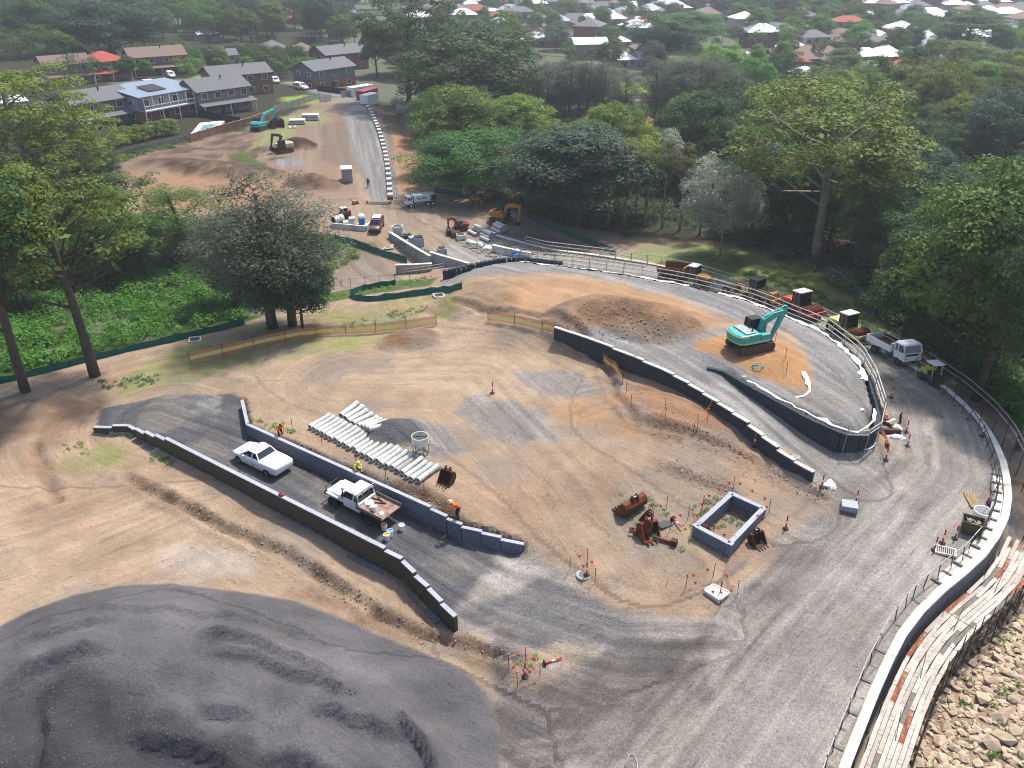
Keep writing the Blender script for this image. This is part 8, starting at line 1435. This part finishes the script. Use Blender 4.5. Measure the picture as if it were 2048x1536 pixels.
# ------------------------------------------------------------------ people
def person(label, loc, rz, pose, hat, hatm, sc=1.0, shirt='hivis', legm='trouser'):
    J = dict(stand=dict(hip=(0, 0, .92), chest=(0.02, 0, 1.3), neck=(.03, 0, 1.48), head=(.05, 0, 1.62), la=[(0.02, .2, 1.4), (.02, .25, 1.12), (.12, .24, .88)], ra=[(0.02, -.2, 1.4), (.02, -.25, 1.12), (.12, -.24, .88)], ll=[(0, .1, .88), (.03, .11, .48), (0, .12, .07), (.16, .13, .03)], rl=[(0, -.1, .88), (.1, -.11, .48), (.02, -.12, .07), (.18, -.13, .03)]),
             bend=dict(hip=(-.1, 0, .9), chest=(.2, 0, 1.2), neck=(.36, 0, 1.32), head=(.47, 0, 1.4), la=[(.26, .2, 1.27), (.42, .25, 1.02), (.6, .16, .85)], ra=[(.26, -.2, 1.27), (.42, -.25, 1.02), (.6, -.14, .85)], ll=[(-.1, .1, .86), (.02, .12, .47), (-.06, .12, .07), (.1, .13, .03)], rl=[(-.1, -.1, .86), (.06, -.12, .47), (0, -.12, .07), (.16, -.13, .03)]),
             crouch=dict(hip=(-.15, 0, .42), chest=(.1, 0, .75), neck=(.2, 0, .9), head=(.28, 0, 1.0), la=[(.12, .2, .82), (.3, .25, .6), (.48, .15, .5)], ra=[(.12, -.2, .82), (.3, -.25, .6), (.48, -.15, .5)], ll=[(-.12, .12, .4), (.25, .2, .48), (.02, .17, .07), (.18, .18, .03)], rl=[(-.12, -.12, .4), (.25, -.2, .48), (.02, -.17, .07), (.18, -.18, .03)]))[pose]
    V, E, Rd = [], [], []
    def add(p, r, par=None):
        V.append(p); Rd.append(r); i = len(V) - 1
        if par is not None: E.append((par, i))
        return i
    h = add(J['hip'], .15); c = add(J['chest'], .17, h); n = add(J['neck'], .06, c); hd_ = add(J['head'], .095, n); add(tuple(np.array(J['head']) + np.array([.02, 0, .12])), .085, hd_)
    for k in ('la', 'ra'):
        q = c
        for p, r in zip(J[k], (.065, .05, .035)): q = add(p, r, q)
        d = np.array(J[k][-1]) - np.array(J[k][-2]); d = d / np.linalg.norm(d); w0 = np.array(J[k][-1]); pm = add(tuple(w0 + d * .07), .036, q)
        for f_ in range(4): x1 = add(tuple(w0 + d * .12 + np.array([0, (f_ - 1.5) * .022, 0])), .011, pm); add(tuple(w0 + d * (.165 - abs(f_ - 1.4) * .012) + np.array([0, (f_ - 1.5) * .024, -.02])), .009, x1)
        x1 = add(tuple(w0 + d * .06 + np.array([.02, .045 if k == 'ra' else -.045, 0])), .012, pm); add(tuple(w0 + d * .1 + np.array([.02, .06 if k == 'ra' else -.06, -.01])), .01, x1)
    for k in ('ll', 'rl'):
        q = h
        for p, r in zip(J[k], (.1, .07, .05, .045)): q = add(p, r, q)
    me = bpy.data.meshes.new('person'); me.from_pydata(V, E, []); o = bpy.data.objects.new('person', me); C.objects.link(o); sm = o.modifiers.new('skin', 'SKIN'); sk = me.skin_vertices[0].data
    for i, r in enumerate(Rd): sk[i].radius = (r, r)
    sk[0].use_root = True; sm.use_smooth_shade = True; o.modifiers.new('sub', 'SUBSURF').levels = 1; o.modifiers['sub'].render_levels = 1; bpy.context.view_layer.update()
    m2 = bpy.data.meshes.new_from_object(o.evaluated_get(bpy.context.evaluated_depsgraph_get())); bpy.data.objects.remove(o); m2.materials.clear()
    for m in ('skin', shirt, legm, 'black'): m2.materials.append(M(m))
    hip = np.array(J['hip']); nk = np.array(J['neck']); ax = (nk - hip); L2 = ax @ ax
    for p in m2.polygons:
        q = np.array(p.center); t_ = (q - hip) @ ax / L2; wr = min(np.linalg.norm(q - np.array(J[k][-1])) for k in ('la', 'ra')); ft = min(np.linalg.norm(q - np.array(J[k][-1])) for k in ('ll', 'rl')); lg = min(np.linalg.norm(q - np.array(J[k][1])) for k in ('ll', 'rl'))
        p.material_index = 0 if (t_ > .98 or wr < .13) else 3 if ft < .17 else 2 if (t_ < .12 and abs(q[2] - hip[2]) < 1 and q[2] < hip[2] + .12) else 1
    t = mobj('person', m2, 'skin'); t.location = loc; t.rotation_euler.z = rz; t.scale = (sc,) * 3; tag(t, label, 'person'); hx = np.array(J['head'])
    b = B()
    if hat == 'wide': b.lathe([(0, .17), (.09, .15), (.1, .09), (.22, .06), (.22, .045), (.09, .06)], 16)
    elif hat == 'helmet': b.lathe([(0, .19), (.08, .17), (.125, .1), (.135, .04), (.16, .03), (.12, .02)], 16)
    else: b.lathe([(0, .15), (.07, .13), (.1, .06), (.1, -.02)], 12)
    q = b.obj('hat' if hat != 'hair' else 'hair', hatm, t, smooth=True); q.location = tuple(hx + np.array([.01, 0, .02])); q.rotation_euler = (0, .35 if pose != 'stand' else 0, 0)
    for s in (-1, 1): e = B().cyl((hx[0] + .09, s * .035, hx[2] + .05), (hx[0] + .1, s * .035, hx[2] + .05), .012, .012, 6).obj('eye', 'black', t)
    B().box((hx[0] + .1, 0, hx[2] + .02), (.03, .025, .04)).obj('nose', 'skin', t, .005)
    return t
def behind(line, u, d, dz): a = Vector(line[0]).lerp(Vector(line[-1]), u); n_ = heading(line[0], line[-1]); x, y = a.x - math.sin(n_) * d, a.y + math.cos(n_) * d; return (x, y, hz(x, y) + dz)
person('worker in orange shirt and straw hat bending over the stepped end of the block wall', behind(UWw[2], .5, .38, -.05), R(200), 'bend', 'wide', 'straw'); person('worker in orange shirt bent down behind the upper end of the block wall', behind(UWw[0][1:], .165, .6, -.35), R(-60), 'bend', 'hair', 'black', legm='trouser'); person('crouching worker with yellow hard hat behind the block wall', behind(UWw[0][1:], .61, .45, -.1), R(-50), 'crouch', 'helmet', 'hi_yellow', shirt='hi_yellow'); person('person in dark clothes walking on the far access road', at(737, 375), R(-90), 'stand', 'hair', 'black', .95, shirt='black')
bucket('white bucket held by the straw hatted worker', tuple(np.array(behind(UWw[2], .2, .15, .0)) + np.array([0, 0, .35])), 'hi_white', sc=.9)
# ------------------------------------------------------------------ hazy air over the whole place
hz_m = bpy.data.materials.new('haze'); hz_m.use_nodes = True; n_ = hz_m.node_tree.nodes; n_.clear(); o_ = n_.new('ShaderNodeOutputMaterial'); v_ = n_.new('ShaderNodeVolumePrincipled'); v_.inputs['Color'].default_value = (.88, .93, 1, 1); v_.inputs['Density'].default_value = 0.0003; v_.inputs['Anisotropy'].default_value = .3; hz_m.node_tree.links.new(v_.outputs[0], o_.inputs['Volume'])
tag(B().box((0, 780, 14), (2100, 1640, 46)).obj('haze', hz_m), 'thin pale haze lying over the valley', 'haze', kind='stuff')
